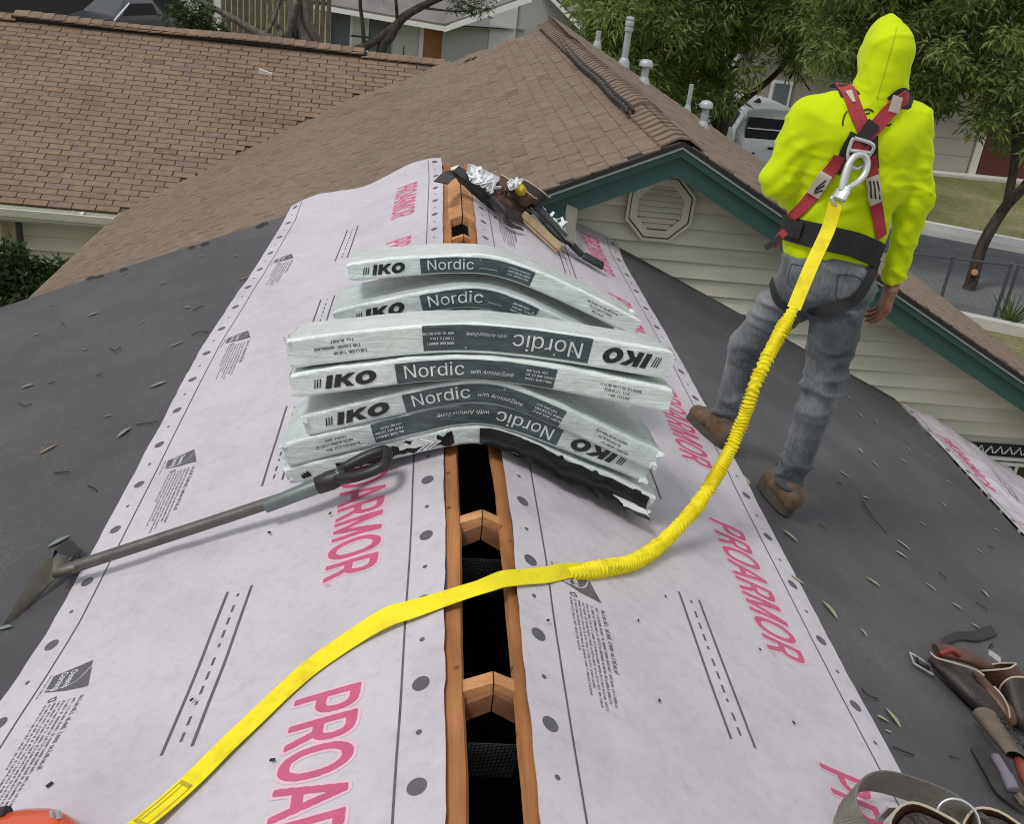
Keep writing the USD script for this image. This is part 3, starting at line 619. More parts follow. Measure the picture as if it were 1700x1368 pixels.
def fine_print(s0, t0, ln, h, seed):
    """a row of marks the size of small print, as illegible as in the photograph"""
    r = random.Random(seed); t = t0; out = []
    while t < t0 + ln:
        for _ in range(r.randint(2, 9)):
            k = r.random(); w = h * .55
            out.append(sbox(s0, t, s0 + h * (1 if k < .35 else .72), t + h * .16))
            if k > .2: out.append(sbox(s0 + (h * .6 if k > .6 else 0), t, s0 + h * .15 + (h * .6 if k > .6 else 0), t + w * .75))
            if k > .5: out.append(sbox(s0, t + w * .6, s0 + h * .7, t + w * .6 + h * .15))
            t += w * 1.12
        t += h * .45
    return unary_union(out)
def sheet_print(S, ph, skip=()):
    ta, tb = -S.y1, -S.y0
    # seam lines and fastening dots along both edges
    for s0 in (.09, .985):
        pl_ = LineString([(s0 + .0025 * math.sin(t * 2.1), t) for t in np.arange(ta + .03, tb, .08)]).buffer(.0022, cap_style=2)
        S.poly('printed_line', pl_, M['ink'])
    k = 0
    for t in np.arange(ta + .08, min(tb, 1.4), .1345):
        for s0 in (.045, 1.025):
            big = (k % 2 == 0)
            d = affinity.translate(affinity.scale(Point(0, 0).buffer(1, 6), .017 if big else .0055, .020 if big else .0065), s0, t)
            S.poly('printed_dot', d, M['ink'])
        k += 1
    for n_ in range(-6, 3):
        t0 = ph + 1.063 * n_
        # lettering
        if ta < t0 - .02 and t0 < 1.3:
            v, f = PRO
            ok = True
            vv = np.stack([.775 + v[:, 1], t0 + v[:, 0]], 1)
            if vv[:, 1].max() < tb:
                if vv[:, 1].min() > ta + .02:
                    S.print2('lettering_outline', np.stack([.775 + PROW[0][:, 1], t0 + PROW[0][:, 0]], 1), PROW[1], M['pale_pink'], .0008)
                    S.print2('lettering', vv, f, M['pink'], .0013)
                    S.text('registered_mark', '®', .018, .775, t0 + .675, M['pale_pink'])
        # centre rule: two lines and a row of ticks
        c0, c1 = t0 + .58, t0 + 1.12
        if c0 > ta + .03 and c0 < 1.3:
            for s0 in (.512, .575): S.poly('centre_line', sbox(s0 - .0035, c0, s0 + .0035, c1), M['ink'])
            tick = [sbox(.5415, t, .5475, t + (.026 if i % 4 else .012)) for i, t in enumerate(np.arange(c0 + .02, c1 - .03, .047))]
            S.poly('centre_ticks', unary_union(tick), M['ink'])
        # maker's block and small print
        b0 = t0 + .72
        if b0 > ta + .03 and b0 < 1.3:
            blk = Polygon([(.115, b0 + .005), (.205, b0 - .015), (.235, b0 + .085), (.175, b0 + .078), (.118, b0 + .062)])
            sw = LineString(catmull([(.112, b0 + .052), (.15, b0 + .060), (.19, b0 + .050), (.212, b0 + .0), (.215, b0 - .02)], 6)).buffer(.0022)
            S.poly('logo_block', blk.difference(sw), M['ink'])
            S.text('logo_text', 'Owens', .016, .162, b0 + .004, M['sheet_white'], .0016, True, wx=.85)
            S.text('logo_text', 'Corning', .016, .138, b0 + .004, M['sheet_white'], .0016, True, wx=.75)
            heights = [(.013, .228, .20), (.0085, .212, .33), (.0085, .199, .30), (.007, .187, .34), (.007, .176, .33), (.007, .165, .27), (.007, .154, .31), (.007, .143, .17)]
            for i, (hh, s0, ln) in enumerate(heights): S.poly('small_print', fine_print(s0, b0 + .115, ln, hh, i + 10 * n_), M['ink'])
            S.poly('small_print', fine_print(.104, b0 + .0, .075, .006, 77 + n_), M['ink'])
            S.poly('small_icon', LineString([(.146, b0 + .098), (.16, b0 + .092), (.164, b0 + .104), (.148, b0 + .106), (.146, b0 + .098)]).buffer(.0018), M['ink'])
_v, _f = glyphs('PROARMOR', .128, False, 1.0)
_k = .665 / _v[:, 0].max(); _v[:, 0] *= _k
PRO = (_v, _f)
_m = meshkit.text_mesh('PROARMOR', .128, .001); _keep = _m.face_normals[:, 2] > .5
_ps = unary_union([Polygon(_m.vertices[t][:, :2] * [_k, 1]) for t in _m.faces[_keep]]).buffer(.0045, 4)
PRO = tri2(_ps.buffer(-.0015)); PROW = tri2(_ps.buffer(.0055, 4))
# left sheet: its outer edge swings out near the camera, the far end lies askew
def shL(s, y): return -(1 - s / SW) * (.10 * np.clip((.05 - y) / .8, 0, 1) ** 1.2)  + (1 - s / SW) * .11 * np.clip((y - 1.9) / 2.1, 0, 1)
def liL(s, y): return .02 * np.clip((y - 3.75) / .3, 0, 1) * (1 + np.sin(s * 9))
left_sheet = Sheet('L', 1.0, -2.0, 4.08, shL, liL).build('long pinkish-white printed underlayment sheet left of the ridge slot, under the shovel')
sheet_print(left_sheet, -.55)
def shR(s, y): return (s / SW) * (-.05 * np.clip((y - 1.5) / 2.4, 0, 1))
right_sheet = Sheet('R', 2.0, -2.0, 3.97, shR, lambda s, y: .014 * np.clip((y - 3.7) / .3, 0, 1) * (1 + np.sin(s * 8))).build('long pinkish-white printed underlayment sheet right of the ridge slot, under the webbing cord')
sheet_print(right_sheet, -.61)
# third sheet: crumpled over the right eave, running down past the gable window
class Loose(Sheet):
    def at(S, s, t, h=0.0):
        s = np.asarray(s, float); t = np.asarray(t, float); y = -t
        u = 3.345 + s * .95; cr = .10 * (meshkit.fbm(np.stack([s * 3.2 + y * 1.5, y * 2.6 - s * 1.6, 0 * s + 4], -1), 4) - .42) * np.clip(s / .25, 0, 1)
        drop = -.05 * np.clip(s - .15, 0, 1)
        return np.stack([u * CT, y, -u * ST], -1) + NR * (.008 + cr + drop + h)[..., None]
third = Loose('R', 5.0, .4, 3.92)
third.build('crumpled pinkish-white underlayment sheet hanging over the right eave below the gable window')
def loose_print(S):
    for t0 in (-3.55, -2.5, -1.45):
        S.print2('lettering_outline', np.stack([.10 + PROW[0][:, 1] * .9, t0 + PROW[0][:, 0]], 1), PROW[1], M['pale_pink'], .001)
        S.print2('lettering', np.stack([.10 + PRO[0][:, 1] * .9, t0 + PRO[0][:, 0]], 1), PRO[1], M['pink'], .0018)
        for s0 in (.42, .49): S.poly('centre_line', sbox(s0 - .004, t0 + .1, s0 + .004, t0 + .62), M['ink'], .0015)
        S.poly('centre_ticks', unary_union([sbox(.45, t, .457, t + .026) for t in np.arange(t0 + .12, t0 + .6, .05)]), M['ink'], .0015)
    S.poly('printed_line', LineString([(.065 + .003 * math.sin(t * 3), t) for t in np.arange(-3.85, -.5, .08)]).buffer(.0025, cap_style=2), M['ink'], .0015)
    for t in np.arange(-3.8, -.5, .27): S.poly('printed_dot', affinity.translate(affinity.scale(Point(0, 0).buffer(1, 6), .016, .018), .03, t), M['ink'], .0015)
loose_print(third)
# ---------------------------------------------------------------- shingle bundles stacked over the ridge
def film(name, base, tint2, rough=.26):
    return mat(name, {'tc': ('texture_coordinate', {}), 'mp': ('mapping', {'rotation': (0, .85, 0), 'scale': (7, 5, 75)}), 'n': ('noise_texture', {'scale': 14, 'detail': 7, 'roughness': .7, 'distortion': 1.6}),
        'n2': ('noise_texture', {'scale': 6, 'detail': 6, 'roughness': .65}), 'r': ('rgb_ramp', {'ramp': [(.3, base), (.7, tint2)]}), 's': ('noise_texture', {'scale': 1, 'detail': 4, 'roughness': .6, 'distortion': .8}),
        'a': ('math', {'math_type': 'multiply_add', 'value2': .6}), 'b': ('bump', {'strength': .75, 'distance': .007}), 'p': ('principled_bsdf', {'roughness': rough, 'specular_ior_level': .55, 'coat_weight': .5, 'coat_roughness': .1})},
        [('tc.object', 'mp.vector'), ('tc.object', 'n.vector'), ('tc.object', 'n2.vector'), ('mp.vector', 's.vector'), ('n2.fac', 'r.fac'), ('r.color', 'p.base_color'), ('s.fac', 'a.value1'), ('n.fac', 'a.value3'), ('a.value', 'b.height'), ('b.normal', 'p.normal'), ('b.normal', 'p.coat_normal')])
M['film'] = film('white_film', (.62, .70, .665), (.78, .82, .79))
M['film_clear'] = film('greyish_film', (.46, .53, .515), (.66, .71, .695))
M['band'] = film('slate_band', (.030, .050, .056), (.066, .096, .102), .28)
M['film_ink'] = plain('black_print', (.016, .018, .02), .35)
M['film_white'] = plain('white_print', (.66, .70, .69), .4)
M['black_plastic'] = plain('torn_black_plastic', (.007, .0075, .008), .42, var=.3, scale=30, bump=.6, bscale=45, spec=.35)
M['silver'] = plain('silver_backing', (.62, .63, .63), .45, bump=.5, bscale=25)

def iko_shapes(h):
    """three heavy slanted block letters"""
    w = .34 * h
    I = [sbox(0, 0, .36, 1)]
    K = [sbox(.50, 0, .86, 1), Polygon([(.80, .36), (.80, .60), (1.20, 1), (1.66, 1), (1.02, .36)]), Polygon([(.82, .62), (1.10, .62), (1.70, 0), (1.24, 0)])]
    cx, cy = 2.28, .5
    O = affinity.translate(affinity.scale(Point(0, 0).buffer(1, 16), .60, .53), cx, cy).difference(affinity.translate(affinity.scale(Point(0, 0).buffer(1, 12), .22, .24), cx, cy))
    u = unary_union(I + K + [O])
    return affinity.scale(affinity.skew(u, xs=14, origin=(0, 0)), h, h, origin=(0, 0))

class Bundle:
    """a wrapped shingle bundle, bent over the ridge; x along, front face towards the camera"""
    def __init__(B, xc, yf, z0, dl, dr, length=1.04, depth=.335, thick=.082, w=.10, seed=0, yaw=0.0, tilt=0.0):
        B.__dict__.update(xc=xc, yf=yf, z0=z0, dl=dl, dr=dr, L=length, D=depth, H=thick, w=w, seed=seed, yaw=yaw, tilt=tilt)
        B.xs = np.linspace(-length / 2, length / 2, 97)
        xr = B.xs + xc
        k = np.sqrt(xr ** 2 + w * w) - w; kl = (np.sqrt((length / 2) ** 2 + w * w) - w)
        B.z = z0 - np.where(xr < 0, dl, dr) * k / kl
        B.xx = B.xs.copy()
        tz = np.gradient(B.z, B.xs); B.tan = np.stack([np.ones_like(tz), 0 * tz, tz], -1); B.tan /= np.linalg.norm(B.tan, axis=1, keepdims=True)
        B.nor = np.stack([-B.tan[:, 2], 0 * tz, B.tan[:, 0]], -1)
        B.arc = np.concatenate([[0], np.cumsum(np.hypot(np.diff(B.xs), np.diff(B.z)))]); B.arc *= length / B.arc[-1]
    def spine(B, a):
        a = np.asarray(a, float)
        x = np.interp(a, B.arc, B.xs); z = np.interp(a, B.arc, B.z); nx = np.interp(a, B.arc, B.nor[:, 0]); nz = np.interp(a, B.arc, B.nor[:, 2])
        return x, z, nx, nz
    def P(B, a, d, h):
        """a along from the left end, d back from the front face, h up from the bottom"""
        x, z, nx, nz = B.spine(a); d = np.asarray(d, float); h = np.asarray(h, float)
        X = B.xc + (x + nx * h) ; Yv = B.yf + d + B.yaw * x; Zv = z + nz * h - B.tilt * d
        return np.stack(np.broadcast_arrays(X, Yv, Zv), -1)
    def bulge(B, a, h):
        q = np.stack(np.broadcast_arrays(np.asarray(a) * 9, np.asarray(h) * 26, B.seed + 0.0 * np.asarray(a)), -1)
        q2 = np.stack(np.broadcast_arrays(np.asarray(a) * 34 + np.asarray(h) * 40, np.asarray(h) * 30, B.seed + 5 + 0.0 * np.asarray(a)), -1)
        return .007 * (meshkit.fbm(q, 3) - .5) + .006 * (meshkit.fbm(q2, 2) - .5)
    def body(B, name, m, parent, rr=.009, ragged=.010):
        na = 110; H, D = B.H, B.D
        prof = []
        def arc(cx, cy, a0, a1):
            for t in np.linspace(a0, a1, 4): prof.append((cx + rr * math.cos(t), cy + rr * math.sin(t)))
        for h in np.linspace(rr, H - rr, 5): prof.append((0, h))
        arc(rr, H - rr, math.pi, math.pi / 2)
        for d in np.linspace(rr, D - rr, 12)[1:-1]: prof.append((d, H))
        arc(D - rr, H - rr, math.pi / 2, 0); arc(D - rr, rr, 0, -math.pi / 2)
        for d in np.linspace(D - rr, rr, 6)[1:-1]: prof.append((d, 0))
        arc(rr, rr, -math.pi / 2, -math.pi)
        prof = np.array(prof); k = len(prof)
        av = np.linspace(0, B.L, na)
        A = np.repeat(av[:, None], k, 1); Dm = np.repeat(prof[None, :, 0], na, 0); Hm = np.repeat(prof[None, :, 1], na, 0)
        e = np.minimum(av, B.L - av)[:, None]
        tp = np.clip(e / .02, 0, 1) ** .5
        Hm = H / 2 + (Hm - H / 2) * (.86 + .14 * tp)
        bl = B.bulge(A, Hm + Dm * .37)
        front = np.clip(1 - Dm / .03, 0, 1); top = np.clip((Hm - H + .02) / .02, 0, 1)
        q3 = np.stack([A * 7, Dm * 11, 0 * A + B.seed + 20], -1)
        crease = .010 * (meshkit.fbm(q3, 4) - .5) + .006 * np.abs(meshkit.fbm(q3 * [2.2, .6, 1], 2) - .5)
        P = B.P(A, Dm + bl * front - .0, Hm + crease * top)
        # ragged ends of the film
        j = np.arange(k)
        for row, sg in ((0, -1), (na - 1, 1)):
            P[row, :, 0] += sg * ragged * (meshkit.fbm(np.stack([prof[:, 0] * 40, prof[:, 1] * 60, 0 * j + B.seed], -1), 3) - .3)
        V = P.reshape(-1, 3)
        i, j = np.meshgrid(np.arange(na - 1), np.arange(k), indexing='ij')
        q = np.stack([i * k + j, (i + 1) * k + j, (i + 1) * k + (j + 1) % k, i * k + (j + 1) % k], -1).reshape(-1, 4)
        f = np.vstack([q[:, [0, 1, 2]], q[:, [0, 2, 3]]])
        c0, c1 = len(V), len(V) + 1
        V = np.vstack([V, P[0].mean(0) + [.012, 0, 0], P[-1].mean(0) - [.012, 0, 0]])
        kk = np.arange(k); kn = (kk + 1) % k
        f = np.vstack([f, np.stack([np.full(k, c0), kk, kn], 1), np.stack([np.full(k, c1), (na - 1) * k + kn, (na - 1) * k + kk], 1)])
        return obj(name, (V, f), m, parent, smooth=50)
    def face(B, name, v, f, m, parent, off=.0012, flip=False, top=False):
        """flat print onto the front face; v = (along, up)"""
        v, f = fine(np.asarray(v, float), f, .016)
        if flip: v = np.stack([B.L - v[:, 0], B.H - v[:, 1]], 1)
        h = np.clip(v[:, 1], .002, B.H - .002)
        rr = .009
        edge = np.clip(np.maximum(rr - h, h - (B.H - rr)), 0, rr)          # follow the rounded edges
        d = rr - np.sqrt(np.maximum(rr ** 2 - edge ** 2, 0))
        P = B.P(v[:, 0], d + B.bulge(v[:, 0], h) - off, h)
        P, f = orient(P, f, (0, -1, 0)); obj(name, (P, f), m, parent, smooth=True)
    def printed(B, parent, flip, iko=(.085, .235), band=(.275, .705), txt=True):
        H = B.H; g = B.face
        lo, hi = .004, H - .009
        g('printed_band', *tri2(sbox(band[0] * B.L, lo, band[1] * B.L, hi)), M['band'], parent, .0012, flip)
        ik = iko_shapes(H * .52); wd = ik.bounds[2]; sc = (iko[1] - iko[0]) * B.L / wd
        ik = affinity.translate(affinity.scale(ik, sc, 1, origin=(0, 0)), iko[0] * B.L, H * .23)
        g('brand_lettering', *tri2(ik), M['film_ink'], parent, .0022, flip)
        bars = unary_union([affinity.translate(affinity.skew(sbox(0, 0, .003, H * .36), xs=14, origin=(0, 0)), iko[0] * B.L - .028 + k * .007, H * .3) for k in range(3)])
        g('brand_bars', *tri2(bars), M['film_ink'], parent, .0022, flip)
        if not txt: return
        v, f = glyphs('Nordic', H * .52, False); v = v + [band[0] * B.L + .018, H * .25]; g('product_lettering', v, f, M['film_white'], parent, .0024, flip)
        w = v[:, 0].max()
        v, f = glyphs("with ArmourZone", H * .17, False, .9, .2); v = v * min(1, (band[1] * B.L - .105 - w - .02) / v[:, 0].max()) + [w + .016, H * .30]; g('product_lettering', v, f, M['film_white'], parent, .0024, flip)
        for r in range(3):
            pr = affinity.translate(affinity.rotate(affinity.scale(fine_print(0, 0, .055, H * .1, int(B.seed * 7) + r), 1, 1), 0), 0, 0)
            v, f = tri2(pr); v = np.stack([band[1] * B.L - .078 + v[:, 1], H * (.62 - .17 * r) + v[:, 0]], 1); g('small_print', v, f, M['film_white'], parent, .0024, flip)
            v, f = tri2(fine_print(0, 0, .085 - .02 * r, H * .12, int(B.seed * 5) + r + 40)); v = np.stack([.80 * B.L + .015 * r + v[:, 1], H * (.62 - .2 * r) + v[:, 0]], 1); g('small_print', v, f, M['film_ink'], parent, .0022, flip)
    def seams(B, parent):
        """folded welds of the wrapper on the top"""
        for d in (.07, .16, .25):
            av = np.linspace(.04, B.L - .05, 60)
            p = B.P(av, d + .012 * np.sin(av * 5 + d * 40 + B.seed), B.H + .004 + .003 * np.sin(av * 23 + B.seed))
            V, f = ribbon(p, B.P(av, d, B.H + 1) - B.P(av, d, B.H), .016, .003); obj('wrapper_fold', (V, f), M['film'], parent, smooth=40)
    def tatters(B, parent, n, m, side=None):
        """loose torn tongues of film at the ends"""
        r = random.Random(B.seed + 3)
        mb = MB()
        for k in range(n):
            left = r.random() < .5 if side is None else side == 'l'
            a = (.012 if left else B.L - .012); h0 = r.uniform(.0, B.H); ln = r.uniform(.012, .03) * (-1 if left else 1); d0 = r.uniform(.0, .2) if r.random() < .6 else -.001
            p0 = B.P(a, d0, h0); w = r.uniform(.012, .03)
            pts = [p0, p0 + [ln * .6, -.004, r.uniform(-.008, .012)], p0 + [ln, -.008, r.uniform(-.02, .012)]]
            V, f = ribbon(catmull(pts, 4), (0, -.8, .6), [w * (1 - .75 * t) for t in np.linspace(0, 1, 9)], .0012); mb.add(V, f)
        obj('torn_film', mb.mesh(), m, parent, smooth=40, kind='stuff')

grp = None
def bundle(B, label, flip, material='film', torn=9, seams=True, **kw):
    t = thing('shingle_bundle', label, 'shingle bundle'); B.body('wrapper', M[material], t); B.printed(t, flip, **kw)
    B.tatters(t, max(2, torn // 3), M[material]); return t
# front stack, from the bottom
F1 = Bundle(-.004, .345, .004, .165, .180, 1.0, .34, .056, .07, 1)
t = thing('shingle_bundle', 'lowest bundle of the front stack, its wrapper torn open to black plastic', 'shingle bundle')
F1.body('wrapper', M['film_clear'], t)
g1 = F1.face
def blob(a0, a1, h0, h1, seed, n=26):
    r = random.Random(seed); top = [(a0 + (a1 - a0) * i / n, h1 - r.random() * (h1 - h0) * .5) for i in range(n + 1)]; bot = [(a0 + (a1 - a0) * i / n, h0 + r.random() * (h1 - h0) * .25) for i in range(n, -1, -1)]
    return Polygon(top + bot).buffer(0)
g1('torn_patch', *tri2(blob(.13, .44, .004, .050, 5)), M['black_plastic'], t, .003)
g1('torn_patch', *tri2(blob(.545, .985, .002, .062, 6)), M['black_plastic'], t, .004)
g1('torn_patch', *tri2(blob(.035, .06, .012, .034, 8, 6)), M['black_plastic'], t, .003)
g1('silver_backing', *tri2(blob(.30, .40, .022, .046, 9, 10)), M['silver'], t, .005)
for k in range(3):
    g1('white_chevron', *tri2(LineString([(.345 + k * .016, .012), (.375 + k * .016, .028), (.345 + k * .016, .046)]).buffer(.0025)), M['film_white'], t, .006)
na_, nv_ = 90, 9
av = np.linspace(.50, .985, na_); gridp = np.zeros((na_, nv_, 3))
for i, a in enumerate(av):
    e = (a - .50) / .485; hang = .012 + .050 * e ** .7 + .035 * (meshkit.fbm(np.array([[a * 16, 1.5, 0]]), 4)[0] - .5) 
    for j in range(nv_):
        v_ = j / (nv_ - 1); p0 = F1.P(a, -.006, .056 - .012 * meshkit.noise(np.array([[a * 22, 7.5, 0]]), 2)[0] * (a > .6) - .030 * min(1, v_ * 1.6))
        out = .012 * v_ + (max(0, v_ - .55) / .45) * hang
        gridp[i, j] = p0 + np.array([.006 * v_, -out, -.010 * v_]) + .010 * (np.array([meshkit.noise(np.array([[a * 40, v_ * 3, k]]), k)[0] for k in range(3)]) - .5) * (.3 + v_)
i, j = np.meshgrid(np.arange(na_ - 1), np.arange(nv_ - 1), indexing='ij')
q = np.stack([i * nv_ + j, (i + 1) * nv_ + j, (i + 1) * nv_ + j + 1, i * nv_ + j + 1], -1).reshape(-1, 4); V = gridp.reshape(-1, 3)
V = np.maximum(V, np.minimum(V, 1e9)); low_ = np.where(V[:, 0] > 0, V @ NR, V @ NL); V = V + np.where(V[:, :1] > 0, NR, NL) * np.clip(.003 - low_, 0, None)[:, None]
obj('torn_flap', (np.vstack([V, V + [0, .0015, 0.0]]), np.vstack([q, q[:, ::-1] + len(V)])), M['black_plastic'], t, smooth=60)
p0 = F1.P(.945, -.03, .012)
V, f = ribbon(catmull([p0 + [-.03, .01, .018], p0 + [.0, -.012, .008], p0 + [.015, -.03, -.012]], 5), (0.1, -.8, .55), .085, .002, side=norm([1, 0, -.38])); V = V + .012 * (np.stack([meshkit.noise(V * 60, 3), meshkit.noise(V * 60, 4), meshkit.noise(V * 60, 5)], -1) - .5)
obj('silver_flap', (V, f), M['silver'], t, smooth=30)
F1.tatters(t, 8, M['film_clear'])
F2 = Bundle(-.018, .345, .062, .158, .150, .98, .32, .070, .08, 2, yaw=.01, tilt=.06)
bundle(F2, 'second lowest bundle of the front stack, greyish, its dark band printed upside down', True, 'film_clear', 12, iko=(.10, .235), band=(.27, .76))
F3 = Bundle(.012, .338, .135, .145, .165, .945, .32, .066, .08, 3, yaw=-.01, tilt=.11)
bundle(F3, 'third bundle from the bottom of the front stack, upright print, tucked under a longer one', False, 'film_clear', 12, iko=(.085, .235), band=(.275, .70))
F4 = Bundle(0.0, .330, .203, .092, .055, 1.0, .31, .070, .16, 4, tilt=.17)
bundle(F4, 'second bundle from the top of the front stack, white, upright print', False, 'film', 10, iko=(.085, .222), band=(.272, .68))
F5 = Bundle(-.01, .342, .276, .080, .038, 1.0, .30, .084, .22, 5, yaw=.012, tilt=.24)
bundle(F5, 'topmost bundle of the front stack, bulky and white with upside-down print', True, 'film', 10, iko=(.06, .19), band=(.225, .655))
# rear stack
R1z = Bundle(.035, 1.02, .0, .19, .20, 1.0, .34, .08, .08, 11); tt = bundle(R1z, 'lowest bundle of the rear stack, mostly hidden behind the front stack', False, 'film_clear', 4)
R2z = Bundle(.05, 1.01, .088, .15, .19, .98, .34, .075, .08, 12, yaw=.01); bundle(R2z, 'bundle second from the bottom of the rear stack, mostly hidden under the one above', True, 'film_clear', 4, band=(.28, .62))
R3z = Bundle(.02, .965, .178, .125, .165, .92, .30, .072, .09, 13, yaw=.015, tilt=.08); bundle(R3z, 'bundle second from the top of the rear stack, under a dark gap', False, 'film_clear', 6, iko=(.10, .235), band=(.29, .66))
R4z = Bundle(.055, 1.0, .278, .072, .145, .93, .30, .064, .14, 14, tilt=.17); bundle(R4z, 'topmost bundle of the rear stack, white wrapper bent over the ridge, upright print', False, 'film', 8, iko=(.075, .185), band=(.235, .60))

# ---------------------------------------------------------------- the tear-off shovel on the left slope
M['rod'] = plain('worn_steel_shaft', (.12, .115, .105), .42, metal=.55, var=.3, scale=14, bump=.2, bscale=70, detail=7)
M['blade'] = plain('rusty_blade', (.125, .115, .095), .5, metal=.5, var=.4, scale=11, bump=.4, bscale=40, detail=8)
M['grip'] = plain('black_rubber', (.014, .014, .015), .45, var=.2, bump=.2, bscale=50)
M['sleeve'] = plain('galvanised_sleeve', (.15, .175, .17), .42, metal=.4, var=.25, scale=18, detail=7)
shv = thing('shovel', 'long steel roofing shovel with black D-grip lying on the left slope against the bundles', 'shovel')
sA, sB, sC = onL(97, 950, .055), onL(360, 864, .062), onL(498, 818, .075)
sD = onL(585, 783, .085)
mb = MB(); mb.tube(catmull([sA, sB, sC], 12), .0165, 12); obj('shaft', mb.mesh(), M['rod'], shv, smooth=True)
dv = norm(sD - sC); mb = MB(); mb.tube([sC - dv * .10, sC, sC + dv * .12], [.0185, .021, .024], 14); obj('sleeve', mb.mesh(), M['sleeve'], shv, smooth=True)
side = norm(np.cross(dv, NL)); h0 = sC + dv * .10
gA = []
for (l, s_) in ((.0, 0), (.03, .03), (.075, .048), (.125, .050), (.15, .03), (.152, -.03), (.127, -.046), (.078, -.045), (.03, -.03), (0, 0)): gA.append(h0 + dv * l + side * s_ + NL * .004)
mb = MB(); mb.tube(catmull(gA, 6), .0145, 10); obj('grip', mb.mesh(), M['grip'], shv, smooth=True)
mb = MB(); mb.tube([h0 - dv * .05, h0 - dv * .01, h0 + dv * .035], [.024, .027, .021], 12); obj('grip_socket', mb.mesh(), M['grip'], shv, smooth=True)
# blade: a shallow dished plate hanging off the socket
bl0 = onL(150, 930, .05); bl = [onL(133, 902, .055), onL(62, 922, .05), onL(6, 1036, .012), onL(60, 985, .012), onL(95, 972, .03)]
c0, c1, c2, c3 = onL(138, 905, .07), onL(72, 925, .085), onL(4, 1040, .006), onL(78, 972, .018)
n_ = 9; gridp = np.zeros((n_, n_, 3))
for i in range(n_):
    for j in range(n_):
        u, v = i / (n_ - 1), j / (n_ - 1)
        gridp[i, j] = (1 - v) * ((1 - u) * c0 + u * c1) + v * ((1 - u) * c3 + u * c2) - NL * .028 * math.sin(math.pi * u) * (1 - .6 * v)
i, j = np.meshgrid(np.arange(n_ - 1), np.arange(n_ - 1), indexing='ij')
q = np.stack([i * n_ + j, i * n_ + j + 1, (i + 1) * n_ + j + 1, (i + 1) * n_ + j], -1).reshape(-1, 4)
V = gridp.reshape(-1, 3); V = np.vstack([V, V - NL * .003]); obj('blade', (V, np.vstack([q, q[:, ::-1] + n_ * n_])), M['blade'], shv, smooth=40)
mid = (c0 + c1) / 2
mb = MB(); mb.tube([sA + (sA - sB) * -.12, sA, mid * .55 + sA * .45, mid * .85 + c3 * .15 - NL * .012], [.018, .021, .022, .008], 12, flat=.8); obj('socket', mb.mesh(), M['blade'], shv, smooth=True)
fl = [onL(92, 925, .03), onL(112, 900, .06), onL(118, 915, .05), onL(130, 935, .03)]
mb = MB(); V, f = ribbon(catmull([onL(95, 918, .012), onL(104, 905, .05), onL(122, 922, .045), onL(138, 934, .01)], 5), NL + np.array([.3, -.3, 0]), .05, .003); obj('torn_felt_scrap', (V, f), M['black_edge'], None, smooth=30, label='small torn scrap of black felt standing up behind the shovel blade', cat='scrap')

# ---------------------------------------------------------------- orange plastic piece at the lower left
M['orange'] = plain('orange_plastic', (.62, .075, .018), .32, var=.08, coat=.4)
og = thing('orange_tool', 'glossy orange-red moulded plastic tool case at the lower left corner', 'tool case')
oc = onL(20, 1400, .05); ox = norm(onL(140, 1400) - onL(0, 1400)); oy = norm(np.cross(NL, ox))
mb = MB()
prof = [(.0, .0), (.004, .03), (.012, .052), (.03, .066), (.055, .072)]
V = []
nn = 40
for (ins, h) in prof:
    for k in range(nn):
        t_ = 2 * math.pi * k / nn; c_, s_ = math.cos(t_), math.sin(t_)
        V.append(oc + ox * (.118 - ins) * np.sign(c_) * abs(c_) ** .75 + oy * (.088 - ins) * np.sign(s_) * abs(s_) ** .75 + NL * (h - .05))
V.append(oc + NL * .024); nr = len(prof)
f = []
for r0 in range(nr - 1):
    for k in range(nn):
        a, b = r0 * nn + k, r0 * nn + (k + 1) % nn; f += [[a, b, b + nn], [a, b + nn, a + nn]]
for k in range(nn): f.append([(nr - 1) * nn + k, (nr - 1) * nn + (k + 1) % nn, nr * nn])
obj('shell', (np.array(V), np.array(f)), M['orange'], og, smooth=50)
mb = MB(); mb.tube(catmull([oc + ox * a + oy * b + NL * h for a, b, h in ((-.10, .03, .012), (-.075, .05, .014), (-.045, .055, .016))], 6), .013, 8); obj('dark_recess', mb.mesh(), M['grip'], og)
for a in (.07, .085):
    mb = MB(); mb.tube([oc + ox * a + oy * .045 + NL * .012, oc + ox * a + oy * .05 + NL * .024], .005, 8); obj('screw', mb.mesh(), M['galv'], og)

# ---------------------------------------------------------------- leather tool belts
M['leather'] = plain('brown_leather', (.085, .040, .024), .5, var=.4, scale=20, bump=.5, bscale=120, detail=7)
M['leather_dark'] = plain('dark_leather', (.022, .015, .013), .55, var=.4, scale=20, bump=.5, bscale=120, detail=7)
M['leather_tan'] = plain('tan_suede', (.125, .10, .075), .8, var=.25, scale=20, bump=.4, bscale=90)
M['web_grey'] = plain('grey_webbing', (.16, .15, .125), .8, var=.15, scale=60, bump=.4, bscale=160)
M['web_dark'] = plain('dark_webbing', (.028, .027, .026), .75, var=.2, scale=60, bump=.4, bscale=160)
M['steel'] = plain('bright_steel', (.62, .63, .64), .28, metal=.85, var=.1, scale=20)
M['thread'] = plain('tan_thread', (.42, .36, .27), .8)
M['purple'] = plain('lilac_plastic', (.16, .14, .18), .4)
M['yellow_plastic'] = plain('yellow_plastic', (.62, .45, .03), .4)
M['stick'] = wood('pale_stick', (.28, .21, .12), (.44, .34, .21), (14, 14, 3))
M['paper'] = plain('crumpled_white', (.72, .76, .77), .5, var=.06)

